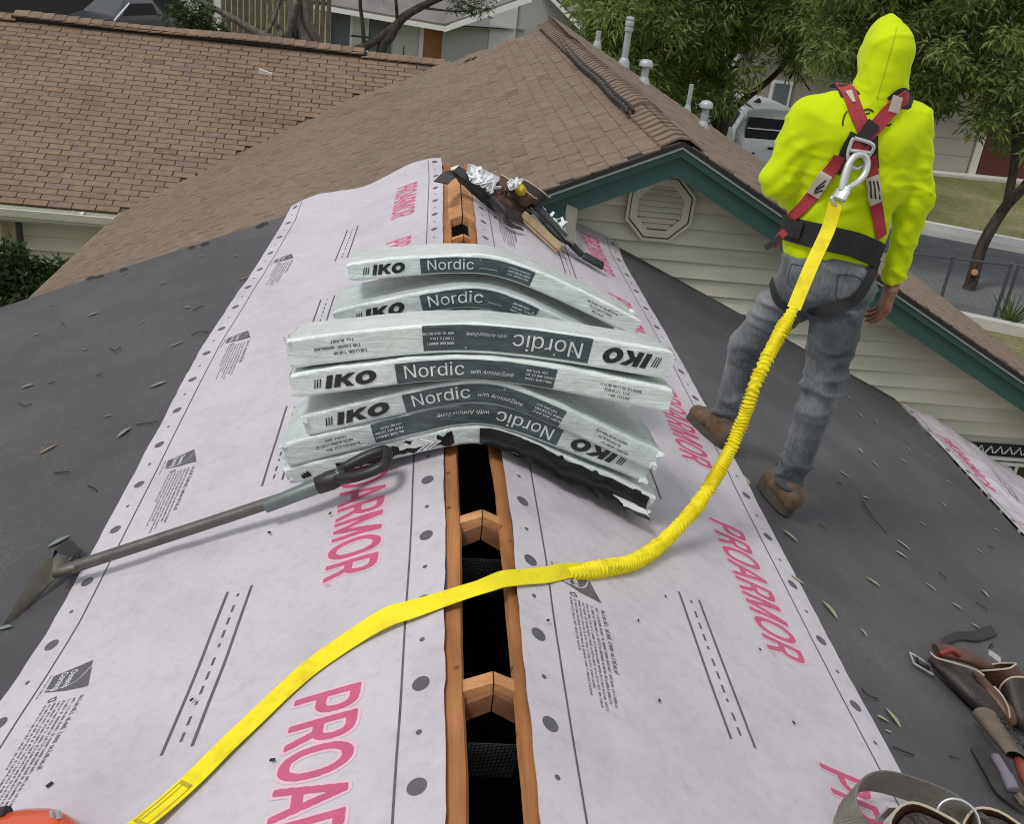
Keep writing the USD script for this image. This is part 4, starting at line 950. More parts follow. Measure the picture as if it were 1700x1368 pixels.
def pouch(parent, base, along, up, out, w, h, d, m, name='pouch', open_=.9, taper=.75):
    """an open leather pouch: mouth at base+up*h, width w along, depth d outwards"""
    n = 24; lv = np.linspace(0, 1, 7); V = []; along, up, out = norm(along), norm(up), norm(out)
    for t_ in lv:
        k = (taper + (1 - taper) * t_) * (1 if t_ > .12 else .55 + 3.7 * t_); dd = d * (k * (.55 + .45 * t_ * open_))
        for a in np.arange(n) * 2 * math.pi / n:
            c_, s_ = math.cos(a), math.sin(a)
            V.append(base + along * (w / 2 * k * np.sign(c_) * abs(c_) ** .7) + out * (dd / 2 * (1 + np.sign(s_) * abs(s_) ** .7)) + up * (h * t_ - .012 * (1 if s_ > .2 else 0) * t_))
    V = np.array(V); k = len(lv)
    f = []
    for i in range(k - 1):
        for j in range(n): a, b = i * n + j, i * n + (j + 1) % n; f += [[a, b, b + n], [a, b + n, a + n]]
    f += [[0, j + 1, j] for j in range(1, n - 1)]
    V += .006 * (np.stack([meshkit.fbm(V * 18, 3, q_) for q_ in (1, 2, 3)], -1) - .5)
    p = obj(name, (V, np.array(f)), m, parent, smooth=45)
    rim = V[(k - 1) * n:]; mb = MB(); mb.tube(np.vstack([rim, rim[:1]]), .0035, 6, cap=False); obj('stitched_rim', mb.mesh(), M['thread'], p)
    inner = rim.mean(0) - up * h * .5
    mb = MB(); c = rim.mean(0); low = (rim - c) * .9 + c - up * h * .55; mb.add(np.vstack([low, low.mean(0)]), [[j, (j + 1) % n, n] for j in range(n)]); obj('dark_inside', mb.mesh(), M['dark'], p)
    return p

def loft(rings, closed_end=True):
    n = len(rings[0]); V = np.vstack(rings); f = []
    for i in range(len(rings) - 1):
        for j in range(n): a, b = i * n + j, i * n + (j + 1) % n; f += [[a, b, b + n], [a, b + n, a + n]]
    if closed_end: f += [[(len(rings) - 1) * n, (len(rings) - 1) * n + j, (len(rings) - 1) * n + j + 1] for j in range(1, n - 1)]
    return V, np.array(f)
def bucket(parent, mouth, bottom, wide, rw, rd, m, name='pouch'):
    """an open pouch between the centre of its mouth and that of its bottom"""
    ax = norm(bottom - mouth); wd = norm(wide - ax * (np.asarray(wide) @ ax)); dp = norm(np.cross(ax, wd)); n = 26; th = np.arange(n) * 2 * math.pi / n; rings = []
    for t in np.linspace(0, 1, 9):
        k = (1 + .10 * math.sin(t * 3)) * (1 - .22 * t) * (1 if t < .85 else .55 + 3 * (1 - t)); c = mouth + (bottom - mouth) * t
        rings.append(c + wd * (rw * k * np.sign(np.cos(th)) * np.abs(np.cos(th)) ** .75)[:, None] + dp * (rd * k * np.sign(np.sin(th)) * np.abs(np.sin(th)) ** .75)[:, None] - ax * (.018 * np.sin(th) * (1 - t))[:, None])
    V, f = loft(rings); V = V + .010 * (np.stack([meshkit.fbm(V * 16, 3, q_) for q_ in (1, 2, 3)], -1) - .5)
    p = obj(name, (V, f), m, parent, smooth=45)
    rim = V[:n]; mb = MB(); mb.tube(np.vstack([rim, rim[:1]]), .0032, 6, cap=False); obj('stitched_rim', mb.mesh(), M['thread'], p)
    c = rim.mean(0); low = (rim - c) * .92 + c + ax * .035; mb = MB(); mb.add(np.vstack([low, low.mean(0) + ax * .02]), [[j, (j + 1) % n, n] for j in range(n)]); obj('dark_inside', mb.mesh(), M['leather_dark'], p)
    return p
def lump(parent, name, pix, radii, m, flat=.5, seed=1):
    pts = catmull([R_(px, py, h) for px, py, h in pix], 8); rr = np.interp(np.linspace(0, 1, len(pts)), np.linspace(0, 1, len(radii)), radii)
    V, f = tube(pts, rr, 18, True, flat, NR); V = V + .014 * (np.stack([meshkit.fbm(V * 14, 4, seed + q_) for q_ in (1, 2, 3)], -1) - .5)
    h_ = V @ NR; V = V + NR * np.clip(.002 - h_, 0, None)[:, None]
    return obj(name, (V, f), m, parent, smooth=45)
# belt on the right slope
tb = thing('tool_belt', 'dark brown leather tool belt with open pouches and a square buckle on the felt', 'tool belt')
R_ = lambda px, py, h=0: onR(px, py, h)
e1 = norm(R_(1700, 1215) - R_(1540, 1095)); e2 = norm(np.cross(NR, e1))
lump(tb, 'pouch', [(1545, 1092, .03), (1580, 1120, .035), (1620, 1155, .035), (1650, 1182, .03), (1664, 1196, .02)], [.018, .042, .052, .046, .015], M['leather_dark'], .62, 2)
lump(tb, 'belt', [(1556, 1080, .04), (1590, 1085, .06), (1625, 1100, .065), (1660, 1120, .06), (1705, 1150, .06)], [.028, .036, .034, .036, .036], M['leather'], .5, 5)
lump(tb, 'pouch', [(1620, 1118, .06), (1645, 1150, .06), (1668, 1180, .05), (1678, 1200, .03)], [.014, .026, .030, .022], M['leather'], .7, 8)
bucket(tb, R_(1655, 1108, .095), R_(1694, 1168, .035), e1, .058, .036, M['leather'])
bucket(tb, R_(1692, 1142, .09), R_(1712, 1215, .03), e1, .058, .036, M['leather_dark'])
for pp in ([(1545, 1084, .055), (1556, 1093, .062), (1590, 1103, .078), (1618, 1112, .085), (1634, 1122, .088)], [(1650, 1140, .092), (1664, 1156, .088), (1674, 1176, .07), (1676, 1192, .05)]): mb = MB(); mb.tube(catmull([R_(*q_) for q_ in pp], 6), .0028, 6); obj('stitching', mb.mesh(), M['thread'], tb)
mb = MB(); mb.tube(catmull([R_(1562, 1086, .075), R_(1578, 1080, .085), R_(1592, 1088, .08)], 5), .010, 8); obj('red_tool_end', mb.mesh(), plain('red_handle', (.20, .02, .015), .4), tb, smooth=True)
bk = R_(1529, 1102, .012); bx = norm(R_(1550, 1122) - R_(1510, 1098)); by = norm(np.cross(NR, bx))
cor = [bk + bx * a * .034 + by * b * .03 for a, b in ((-1, -1), (1, -1), (1, 1), (-1, 1), (-1, -1))]
mb = MB(); mb.tube(cor, .0035, 8); obj('buckle', mb.mesh(), M['steel'], tb); mb = MB(); mb.box(bk + by * .004 + bx * .008, (.04, .036, .008), bx, by); obj('buckle_plate', mb.mesh(), M['grip'], tb)
for k in range(5): mb = MB(); mb.tube([bk + bx * (.0 + .007 * k - .006) + by * .012 + NR * .004, bk + bx * (.007 * k - .006) + by * .012 + NR * .007], .003, 8); obj('rivet', mb.mesh(), M['steel'], tb)
V, f = ribbon(catmull([R_(1562, 1085, .03), R_(1568, 1066, .02), R_(1590, 1056, .012), R_(1620, 1056, .014), R_(1650, 1046, .01)], 6), np.array([0.2, -.5, .85]), [.018] * 5 + list(np.linspace(.02, .045, 20)), .003); obj('strap_end', (V, f), M['web_dark'], tb, smooth=40)
tp = thing('tape_clip', 'bright metal tape clip lying beside the open leather pouch', 'clip')
c = R_(1650, 1090, .075); mb = MB(); mb.box(c, (.045, .055, .006), e1, e2); obj('plate', mb.mesh(), M['steel'], tp); mb = MB(); mb.tube(catmull([c + e1 * -.02 + NR * a + e2 * b for a, b in ((0, .03), (.015, .04), (.02, .02), (.008, .01))], 5), .004, 8); obj('spring', mb.mesh(), M['grip'], tp)

hs = thing('hammer_holster', 'tan laced leather holster with a dark strap at the right edge', 'holster')
a0, a1 = R_(1625, 1200, .02), R_(1668, 1260, .03); ax = norm(a1 - a0); ay = norm(np.cross(NR, ax))
n = 22; V = []; lv = np.linspace(0, 1, 8)
for t_ in lv:
    for a in np.arange(n) * 2 * math.pi / n: V.append(a0 + (a1 - a0) * t_ * 1.15 + ay * .042 * (1 - .25 * t_) * math.cos(a) + NR * (.028 + .026 * (1 - .4 * t_) * math.sin(a)))
f = []
for i in range(len(lv) - 1):
    for j in range(n): p_, q_ = i * n + j, i * n + (j + 1) % n; f += [[p_, q_, q_ + n], [p_, q_ + n, p_ + n]]
ho = obj('sleeve', (np.array(V), np.array(f)), M['leather_tan'], hs, smooth=45)
for k in range(6):
    p0 = a0 + (a1 - a0) * (.2 + k * .15)
    mb = MB(); mb.tube(catmull([p0 + ay * .0 + NR * .055, p0 + ay * .012 + ax * .004 + NR * .061, p0 + ay * .022 + ax * .01 + NR * .054], 4), .003, 6); obj('lace', mb.mesh(), M['web_dark'], ho)
V, f = ribbon(catmull([R_(1625, 1240, .015), R_(1650, 1280, .03), R_(1668, 1310, .03), R_(1705, 1340, .02)], 7), np.array([-.4, -.3, .85]), .05, .008); obj('strap', (V, f), M['web_dark'], hs, smooth=40)
kn = thing('utility_knife', 'lilac and dark red handled tool tucked under the laced holster', 'knife')
mb = MB(); mb.tube(catmull([R_(1652, 1256, .045), R_(1672, 1290, .05), R_(1682, 1312, .045)], 6), [.014] * 6 + [.017] * 7, 10, flat=.7); obj('handle', mb.mesh(), M['purple'], kn, smooth=True)
mb = MB(); mb.tube(catmull([R_(1690, 1262, .05), R_(1700, 1290, .05), R_(1712, 1310, .05)], 6), .013, 10); obj('handle_end', mb.mesh(), plain('dark_red', (.22, .05, .03), .5), kn, smooth=True)
mb = MB(); mb.box(R_(1690, 1320, .035), (.07, .02, .012), ax, ay); obj('blade_guard', mb.mesh(), M['leather_tan'], kn)

# belt at the bottom right
b2 = thing('tool_belt', 'grey webbing belt loop with brown leather pouches and a steel ring, lower right corner', 'tool belt')
lp = catmull([R_(1462, 1400, .02), R_(1420, 1380, .03), R_(1405, 1345, .05), R_(1418, 1310, .062), R_(1455, 1297, .066), R_(1510, 1310, .062), R_(1570, 1335, .06), R_(1640, 1385, .05)], 8)
tt_ = np.gradient(lp, axis=0); V, f = ribbon(lp, np.cross(tt_, NR), .068, .0045); obj('belt', (V, f), M['web_grey'], b2, smooth=40)
rc = R_(1590, 1362, .07); ring = [rc + norm(e1) * .047 * math.cos(a) + norm(NR + .5 * e2) * .042 * math.sin(a) for a in np.linspace(0, 2 * math.pi, 33)]
mb = MB(); mb.tube(ring, .0035, 8, cap=False); obj('hammer_ring', mb.mesh(), M['steel'], b2, smooth=True)
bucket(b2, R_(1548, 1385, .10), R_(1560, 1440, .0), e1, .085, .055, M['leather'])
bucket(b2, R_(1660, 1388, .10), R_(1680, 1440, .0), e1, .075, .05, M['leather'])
mb = MB(); mb.box(R_(1470, 1352, .045), (.03, .045, .004), norm(R_(1490, 1350) - R_(1450, 1350)), NR); obj('buckle', mb.mesh(), M['steel'], b2)

# pile of tools at the far end of the ridge, on the right slope
t3 = thing('tool_belt', 'worn brown tool belt heaped over the far end of the ridge slot', 'tool belt')
Rr = lambda px, py, h=0.03: hit(px, py, NR, h)
V, f = ribbon(catmull([Rr(732, 303, .05), Rr(748, 290, .07), Rr(770, 298, .07), Rr(795, 318, .05), Rr(830, 345, .04), Rr(868, 362, .04)], 7), np.array([-.1, -.6, .8]), .075, .008); obj('belt', (V, f), M['leather_dark'], t3, smooth=40)
V, f = ribbon(catmull([Rr(757, 280, .10), Rr(775, 293, .10), Rr(795, 307, .09), Rr(815, 320, .08)], 7), np.array([-.1, -.7, .7]), .05, .014); obj('belt', (V, f), M['black_edge'], t3, smooth=40)
d1 = norm(Rr(870, 360) - Rr(800, 310)); d2 = norm(np.cross(NR, d1))
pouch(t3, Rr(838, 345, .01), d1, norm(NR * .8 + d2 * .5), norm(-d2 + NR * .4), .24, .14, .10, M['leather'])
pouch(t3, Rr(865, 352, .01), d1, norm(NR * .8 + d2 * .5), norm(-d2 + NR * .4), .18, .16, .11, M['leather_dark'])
for k in range(3):
    V, f = ribbon(catmull([Rr(820 + 6 * k, 325 - 4 * k, .10), Rr(832 + 6 * k, 314 - 2 * k, .14), Rr(842 + 6 * k, 318 - 2 * k, .11)], 5), np.array([-.1, -.8, .6]), .03, .005); obj('strap', (V, f), M['leather'], t3, smooth=40)
def crumple(name, pts, h, label, m, size, n=6, seed=1, cat='wrapper'):
    r = random.Random(seed); mb = MB()
    for (px, py) in pts:
        c = Rr(px, py, h)
        for k in range(n):
            d = norm([r.gauss(0, 1), r.gauss(0, 1), abs(r.gauss(0, .8))]); s_ = norm(np.cross(d, [r.gauss(0, 1), r.gauss(0, 1), r.gauss(0, 1)])); l = size * r.uniform(.5, 1.2)
            pp = [c - d * l * .4, c + s_ * l * .25 + d * .1 * l, c + d * l * .7 + s_ * r.uniform(-.5, .5) * l]
            V, f = ribbon(catmull(pp, 3), np.cross(d, s_), [l * w for w in np.linspace(.5, .2, 7)], .002); mb.add(V, f)
    return obj(name, mb.mesh(), m, label=label, cat=cat)
crumple('crumpled_wrapper', [(785, 288), (795, 296), (806, 303), (815, 308)], .14, 'crumpled white wrapper strips at the top of the tool heap', M['paper'], .065, seed=4)
crumple('crumpled_wrapper', [(852, 303), (855, 306), (850, 307)], .165, 'ball of crumpled white wrapper poking out of the brown pouch', M['paper'], .055, seed=6)
crumple('crumpled_wrapper', [(896, 350), (906, 358), (918, 366), (930, 374)], .07, 'torn white wrapper under the black pry bar', M['paper'], .06, seed=8)
mb = MB(); mb.tube([Rr(864, 314, .15), Rr(868, 322, .12)], .03, 10); obj('yellow_cap', mb.mesh(), M['yellow_plastic'], smooth=True, label='small yellow plastic cap in the tool heap', cat='cap')
mb = MB(); mb.box((Rr(870, 355, .06) + Rr(932, 412, .05)) / 2, (np.linalg.norm(Rr(870, 355, .06) - Rr(932, 412, .05)), .022, .034), norm(Rr(932, 412, .05) - Rr(870, 355, .06)), np.cross(NR, norm(Rr(932, 412, .05) - Rr(870, 355, .06)))); obj('wood_stick', mb.mesh(), M['stick'], label='short pale wooden stick sloping down from the tool heap', cat='stick')
mb = MB(); mb.tube([Rr(868, 366, .03), Rr(925, 418, .02)], .008, 6); obj('thin_lath', mb.mesh(), M['stick'], label='thin pale lath beside the wooden stick', cat='stick')
for k, (p_, w_, m_) in enumerate((([(868, 345, .05), (885, 352, .10), (902, 366, .09), (915, 385, .05)], .020, 'web_dark'), ([(805, 316, .08), (822, 330, .10), (840, 350, .09), (850, 372, .03)], .018, 'web_dark'), ([(812, 330, .05), (830, 352, .06), (848, 372, .04), (868, 380, .03)], .03, 'leather_dark'))):
    V, f = ribbon(catmull([Rr(*q_) for q_ in p_], 6), np.array([-.1, -.7, .7]), w_, .004); obj('strap', (V, f), M[m_], t3, smooth=40)
for k, (px, py) in enumerate(((822, 316), (830, 321), (838, 326))): mb = MB(); mb.tube([Rr(px, py, .10), Rr(px + 5, py - 12, .16)], .009, 8); obj('tool_handle', mb.mesh(), M['leather'] if k % 2 else M['grip'], t3)
hm = thing('hatchet', 'black handled roofing hatchet with grey blade standing off the right slope', 'hatchet')
mb = MB(); mb.tube(catmull([Rr(893, 345, .09), Rr(915, 368, .09), Rr(940, 395, .08), Rr(955, 412, .06), Rr(965, 422, .045)], 6), [.026] * 6 + [.022] * 12 + [.02] * 7, 10, flat=.6); obj('shaft', mb.mesh(), M['grip'], hm, smooth=True)
mb = MB(); mb.tube(catmull([Rr(958, 414, .05), Rr(970, 424, .045), Rr(985, 433, .045), Rr(1000, 441, .045)], 6), [.02] * 6 + [.034] * 13, 12, flat=.5); obj('grip', mb.mesh(), M['grip'], hm, smooth=True)
b0, b1 = Rr(948, 405, .06), Rr(951, 322, .06)
bd = [Rr(941, 396, .09), Rr(940, 350, .12), Rr(944, 324, .14), Rr(954, 317, .145), Rr(961, 330, .14), Rr(957, 370, .12), Rr(953, 404, .09)]
mb = MB(); mb.prism(bd, norm(np.cross(bd[1] - bd[0], bd[-1] - bd[0])) * .008); obj('blade', mb.mesh(), M['web_grey'], hm)
pb = thing('pry_bar', 'flat black pry bar lying between the white wrappers and the wooden stick', 'pry bar')
V, f = ribbon(catmull([Rr(880, 345, .10), Rr(900, 365, .08), Rr(925, 392, .07), Rr(938, 402, .06)], 6), NR, .045, .012); obj('bar', (V, f), M['grip'], pb, smooth=30)

for k, (sd, px, py, w) in enumerate((('L', 82, 1303, .013), ('L', 447, 884, .010), ('L', 318, 1162, .008), ('L', 452, 1262, .010), ('L', 548, 852, .008), ('L', 495, 756, .009), ('R', 910, 1030, .008), ('R', 1060, 1030, .007), ('R', 1318, 1200, .008), ('R', 1095, 1163, .008), ('R', 1262, 1078, .007), ('R', 1105, 990, .006))):
    on, nn = (onL, NL) if sd == 'L' else (onR, NR)
    c = on(px, py, .012); r = random.Random(k); X_ = norm([r.uniform(-1, 1), r.uniform(-1, 1), 0]); X_ = norm(X_ - nn * (X_ @ nn))
    mb = MB(); mb.box(c, (w * 1.1, w * .6, .002), X_, np.cross(nn, X_)); obj('felt_chip', mb.mesh(), M['black_edge'], label='tiny dark chip lying on the printed ' + ('left' if sd == 'L' else 'right') + ' underlayment sheet', cat='chip', group='chips on the ' + ('left' if sd == 'L' else 'right') + ' sheet')
# ---------------------------------------------------------------- the worker
def seg(P, a, b, ra, rb):
    a, b = np.asarray(a, float), np.asarray(b, float); d = b - a; t = np.clip(((P - a) @ d) / (d @ d + 1e-12), 0, 1)
    return np.linalg.norm(P - (a + t[..., None] * d), axis=-1) - (ra + (rb - ra) * t)
def ell(P, c, r, X=None):
    q = P - np.asarray(c, float)
    if X is not None: q = q @ np.asarray(X).T
    q = q / np.asarray(r, float); l = np.linalg.norm(q, axis=-1); return (l - 1) * np.min(r) * np.where(l > 1, 1.0, 1.0)
def smin(a, b, k): h = np.clip(.5 + .5 * (b - a) / k, 0, 1); return b + (a - b) * h - k * h * (1 - h)
def nets(fn, lo, hi, h):
    """surface nets: the zero surface of fn over a grid of spacing h"""
    ax = [np.arange(lo[k], hi[k] + h, h) for k in range(3)]
    S = np.empty([len(a) for a in ax], np.float32)
    Yg, Zg = np.meshgrid(ax[1], ax[2], indexing='ij')
    for i in range(0, len(ax[0]), 24):
        xs_ = ax[0][i:i + 24]; P = np.empty((len(xs_), *Yg.shape, 3)); P[..., 0] = xs_[:, None, None]; P[..., 1] = Yg; P[..., 2] = Zg
        S[i:i + 24] = fn(P)
    ins = S < 0; nx, ny, nz = S.shape
    acc = np.zeros((nx - 1, ny - 1, nz - 1, 3)); cnt = np.zeros((nx - 1, ny - 1, nz - 1))
    offs = [(a, b, c) for a in (0, 1) for b in (0, 1) for c in (0, 1)]
    sub = lambda A, o: A[o[0]:nx - 1 + o[0], o[1]:ny - 1 + o[1], o[2]:nz - 1 + o[2]]
    for o in offs:
        for k in range(3):
            if o[k]: continue
            o2 = list(o); o2[k] = 1; s0, s1 = sub(S, o), sub(S, o2); m = (s0 < 0) != (s1 < 0)
            t = np.where(m, s0 / np.where(m, s0 - s1, 1), 0)
            for d in range(3): acc[..., d] += np.where(m, o[d] + (t if d == k else 0), 0)
            cnt += m
    act = cnt > 0; idx = -np.ones(act.shape, int); idx[act] = np.arange(act.sum())
    cell = np.argwhere(act); V = np.array(lo) + h * (cell + acc[act] / cnt[act][:, None])
    F_ = []
    for k in range(3):
        a, b = [(1, 2), (2, 0), (0, 1)][k]
        sl0 = [slice(1, -1)] * 3; sl1 = [slice(1, -1)] * 3; sl0[k] = slice(0, -1); sl1[k] = slice(1, None)
        s0, s1 = ins[tuple(sl0)], ins[tuple(sl1)]
        e = np.argwhere(s0 != s1); flip = s1[s0 != s1]
        base = e + 1; base[:, k] -= 1
        def at(da, db): q = base.copy(); q[:, a] -= da; q[:, b] -= db; return idx[q[:, 0], q[:, 1], q[:, 2]]
        q = np.stack([at(1, 1), at(0, 1), at(0, 0), at(1, 0)], 1); q[flip] = q[flip][:, ::-1]; F_.append(q)
    F_ = np.vstack(F_); F_ = F_[(F_ >= 0).all(1)]
    return V, np.vstack([F_[:, [0, 1, 2]], F_[:, [0, 2, 3]]])
def vnormals(V, f):
    n = np.zeros_like(V); fn = np.cross(V[f[:, 1]] - V[f[:, 0]], V[f[:, 2]] - V[f[:, 0]])
    for k in range(3): np.add.at(n, f[:, k], fn)
    return n / (np.linalg.norm(n, axis=1, keepdims=True) + 1e-12)
def relax(V, f, it=2):
    e = np.vstack([f[:, [0, 1]], f[:, [1, 2]], f[:, [2, 0]]]); e = np.vstack([e, e[:, ::-1]])
    deg = np.bincount(e[:, 0], minlength=len(V))[:, None]
    for _ in range(it):
        s_ = np.zeros_like(V); np.add.at(s_, e[:, 0], V[e[:, 1]]); V = V * .5 + .5 * s_ / np.maximum(deg, 1)
    return V
def cast(V, f, pix):
    """where the camera sees the mesh at the given pixels: points and normals"""
    a, b, c = V[f[:, 0]], V[f[:, 1]], V[f[:, 2]]; e1, e2 = b - a, c - a; vn = vnormals(V, f); P, N = [], []
    for px, py in pix:
        d = ray(px, py); h_ = np.cross(d, e2); det = (e1 * h_).sum(1); det = np.where(np.abs(det) < 1e-12, 1e-12, det)
        s_ = CAM - a; u = (s_ * h_).sum(1) / det; q_ = np.cross(s_, e1); v = (q_ @ d) / det; t_ = (e2 * q_).sum(1) / det
        ok = (u >= -1e-6) & (v >= -1e-6) & (u + v <= 1 + 1e-6) & (t_ > 0)
        if not ok.any(): P.append(None); N.append(None); continue
        k = np.where(ok, t_, 1e9).argmin(); P.append(CAM + d * t_[k]); N.append(vn[f[k]].mean(0))
    return P, N
W0 = 1.14
def J(px, py, dy=0.0): return atY(px, py, W0 + dy)
neck = J(1455, 172); headc = J(1474, 92, .03)
shL_, elL, wrL = J(1346, 196), J(1295, 300, .0), J(1338, 345, .24)
shR_, elR, wrR = J(1512, 205), J(1519, 325, -.01), J(1482, 465, .03)
hipL, knL, anL = J(1342, 462), atY(1240, 575, 1.31), atY(1200, 700, 1.33)
hipR, knR, anR = J(1398, 478, -.02), atY(1367, 635, 1.04), atY(1307, 818, .985)
def fold(V, sc, amp, seed):
    q = V * np.asarray(sc) + .35 * (np.stack([meshkit.fbm(V * 4, 2, seed + k) for k in range(3)], -1) - .5) * 6
    r = 1 - np.abs(2 * meshkit.fbm(q, 3, seed) - 1) * 2.2
    return amp * (np.clip(r, -1, 1))
def crease(V, sc, amp, seed, width=.075):
    """narrow raised folds with soft flanks, running mostly across the stretched axis"""
    q = V * np.asarray(sc) + .5 * (np.stack([meshkit.fbm(V * 5, 2, seed + k) for k in range(3)], -1) - .5) * 4
    n = meshkit.noise(q, seed); m = meshkit.noise(V * 6 + 3, seed + 7)
    return amp * (np.exp(-((n - .5) / width) ** 2) - .35) * np.clip((m - .25) * 2.2, 0, 1)
def shirt_sdf(P):
    d = seg(P, J(1378, 222), J(1470, 232), .104, .104)
    for a, b, r in (((1370, 285), (1462, 298), .100), ((1356, 345), (1430, 362), .090), ((1350, 385), (1424, 405), .084), ((1348, 410), (1412, 428), .088)): d = smin(d, seg(P, J(*a), J(*b), r, r), .05)
    d = smin(d, seg(P, neck, J(1368, 195), .066, .07), .05); d = smin(d, seg(P, neck, J(1498, 206), .066, .07), .05)
    hem = (P - J(1378, 442)) @ norm([.25, 0, -1.0]); d = np.maximum(d, hem)            # open at the hem and at the cuffs
    arm = smin(seg(P, shL_, elL, .074, .060), seg(P, elL, wrL, .058, .046), .03)
    d = smin(d, arm, .022)
    arm = smin(seg(P, shR_, elR, .072, .058), seg(P, elR, wrR, .056, .041), .03)
    d = smin(d, arm, .022)
    hd = ell(P, headc + [0, .045, 0], (.066, .10, .12)); hd = smin(hd, seg(P, J(1464, 132, .0), J(1477, 84, .0), .079, .076), .03); hd = smin(hd, seg(P, J(1479, 74, .005), J(1491, 31, .02), .066, .007), .018)
    hd = smin(hd, seg(P, J(1450, 158, -.005), J(1470, 160, -.005), .066, .066), .025)
    d = smin(d, hd, .018)
    for w, e in ((wrR, elR), (wrL, elL)): d = np.where(np.linalg.norm(P - w, axis=-1) < .12, np.maximum(d, (P - w) @ norm(w - e) - .008), d)
    return d
sv_lo, sv_hi = np.array([.82, .93, .12]), np.array([1.56, 1.52, 1.24])
SV, SF = nets(shirt_sdf, sv_lo, sv_hi, .0085)
SV = relax(SV, SF, 2); sn = vnormals(SV, SF)
hoodw = np.clip((SV[:, 2] - .98) / .05, 0, 1)
low = np.clip((.75 - SV[:, 2]) / .3, 0, 1)
SV = SV + sn * (crease(SV, (6, 6, 10), .0085, 3) * (1 - .7 * hoodw) * (.55 + .8 * low) + crease(SV, (11, 11, 18), .0048, 9) * (1 - .6 * hoodw) + hoodw * crease(SV, (16, 16, 5), .0065, 13, .09) + .006 * (meshkit.fbm(SV * 5, 3, 2) - .5))[:, None]
armR_w = np.clip((SV[:, 0] - 1.33) / .06, 0, 1) * (SV[:, 2] < .85)
SV = SV + sn * (armR_w * .0020 * np.sin((SV[:, 2] * 1.0 + SV[:, 0] * .9 + .02 * meshkit.noise(SV * 14, 2)) * 95))[:, None]
armL_w = np.clip((1.02 - SV[:, 0]) / .05, 0, 1) * (SV[:, 2] < .8)
SV = SV + sn * (armL_w * .0030 * np.sin((SV[:, 2] * .8 - SV[:, 0] * 1.0 + .02 * meshkit.noise(SV * 14, 5)) * 100))[:, None]

def jeans_sdf(P):
    d = seg(P, J(1342, 425), J(1412, 442), .083, .083)
    d = smin(d, seg(P, J(1345, 462, -.03), J(1402, 472, -.03), .088, .088), .05)
    lg = smin(seg(P, hipL, knL, .100, .064), seg(P, knL, anL, .061, .046), .03)
    lr = smin(seg(P, hipR, knR, .104, .070), seg(P, knR, anR, .067, .050), .03)
    d = smin(d, np.minimum(lg, lr), .03)
    for a in (anL, anR): d = np.where(np.linalg.norm(P - a, axis=-1) < .15, np.maximum(d, a[2] + .006 + .10 * (P[..., 1] - a[1]) - P[..., 2]), d)
    return np.maximum(d, (P - J(1378, 405)) @ norm([-.2, 0, 1.0]))
JV, JF = nets(jeans_sdf, np.array([.78, .80, -.56]), np.array([1.45, 1.50, .46]), .009)
JV = relax(JV, JF, 2); jn = vnormals(JV, JF)
kz = lambda z, c, w: np.exp(-((z - c) / w) ** 2)
leftleg = JV[:, 1] > 1.19
ank = np.where(leftleg, anL[2], anR[2]); kne = np.where(leftleg, knL[2], knR[2])
wr = .35 + 1.3 * kz(JV[:, 2], ank + .06, .10) + .9 * kz(JV[:, 2], kne - .02, .09) + .8 * kz(JV[:, 2], .22, .10)
JV = JV + jn * (crease(JV, (4, 4, 15), .0155, 21, .06) * wr + crease(JV, (7, 7, 26), .0075, 24, .06) * wr + .008 * (meshkit.fbm(JV * 5, 2, 3) - .5))[:, None]

M['hivis'] = mat('hi_vis_knit', {'tc': ('texture_coordinate', {}), 'n': ('noise_texture', {'scale': 6, 'detail': 5}), 'n2': ('noise_texture', {'scale': 420, 'detail': 2}), 'r': ('rgb_ramp', {'ramp': [(.3, (.50, .645, .005)), (.7, (.56, .71, .007))]}),
    'b': ('bump', {'strength': .2, 'distance': .001}), 'p': ('principled_bsdf', {'roughness': .8, 'specular_ior_level': .1, 'sheen_weight': .35, 'sheen_roughness': .4, 'sheen_tint': (.8, 1.0, .2)})},
    [('tc.object', 'n.vector'), ('tc.object', 'n2.vector'), ('n.fac', 'r.fac'), ('r.color', 'p.base_color'), ('n2.fac', 'b.height'), ('b.normal', 'p.normal')])
M['denim'] = mat('grey_denim', {'tc': ('texture_coordinate', {}), 'n': ('noise_texture', {'scale': 4, 'detail': 3, 'roughness': .5}), 'mp': ('mapping', {'scale': (26, 26, 5)}), 'n2': ('noise_texture', {'scale': 5, 'detail': 4}), 'g': ('geometry', {}),
    'r': ('rgb_ramp', {'ramp': [(.3, (.034, .041, .047)), (.48, (.082, .094, .102)), (.68, (.235, .25, .255))]}), 'm': ('mix_float', {'fac': .2}), 'n3': ('noise_texture', {'scale': 500, 'detail': 1}), 'b': ('bump', {'strength': .3, 'distance': .001}), 'p': ('principled_bsdf', {'roughness': .85, 'specular_ior_level': .2, 'sheen_weight': .15})},
    [('tc.object', 'n.vector'), ('tc.object', 'mp.vector'), ('mp.vector', 'n2.vector'), ('n.fac', 'm.a'), ('n2.fac', 'm.b'), ('m.result', 'r.fac'), ('r.color', 'p.base_color'), ('tc.object', 'n3.vector'), ('n3.fac', 'b.height'), ('b.normal', 'p.normal')])
M['skin'] = mat('skin', {'tc': ('texture_coordinate', {}), 'n': ('noise_texture', {'scale': 30, 'detail': 5}), 'r': ('rgb_ramp', {'ramp': [(.3, (.19, .085, .05)), (.7, (.30, .15, .095))]}), 'p': ('principled_bsdf', {'roughness': .5, 'subsurface_weight': .08, 'subsurface_radius': (.01, .004, .002), 'subsurface_scale': .3})},
    [('tc.object', 'n.vector'), ('n.fac', 'r.fac'), ('r.color', 'p.base_color')])
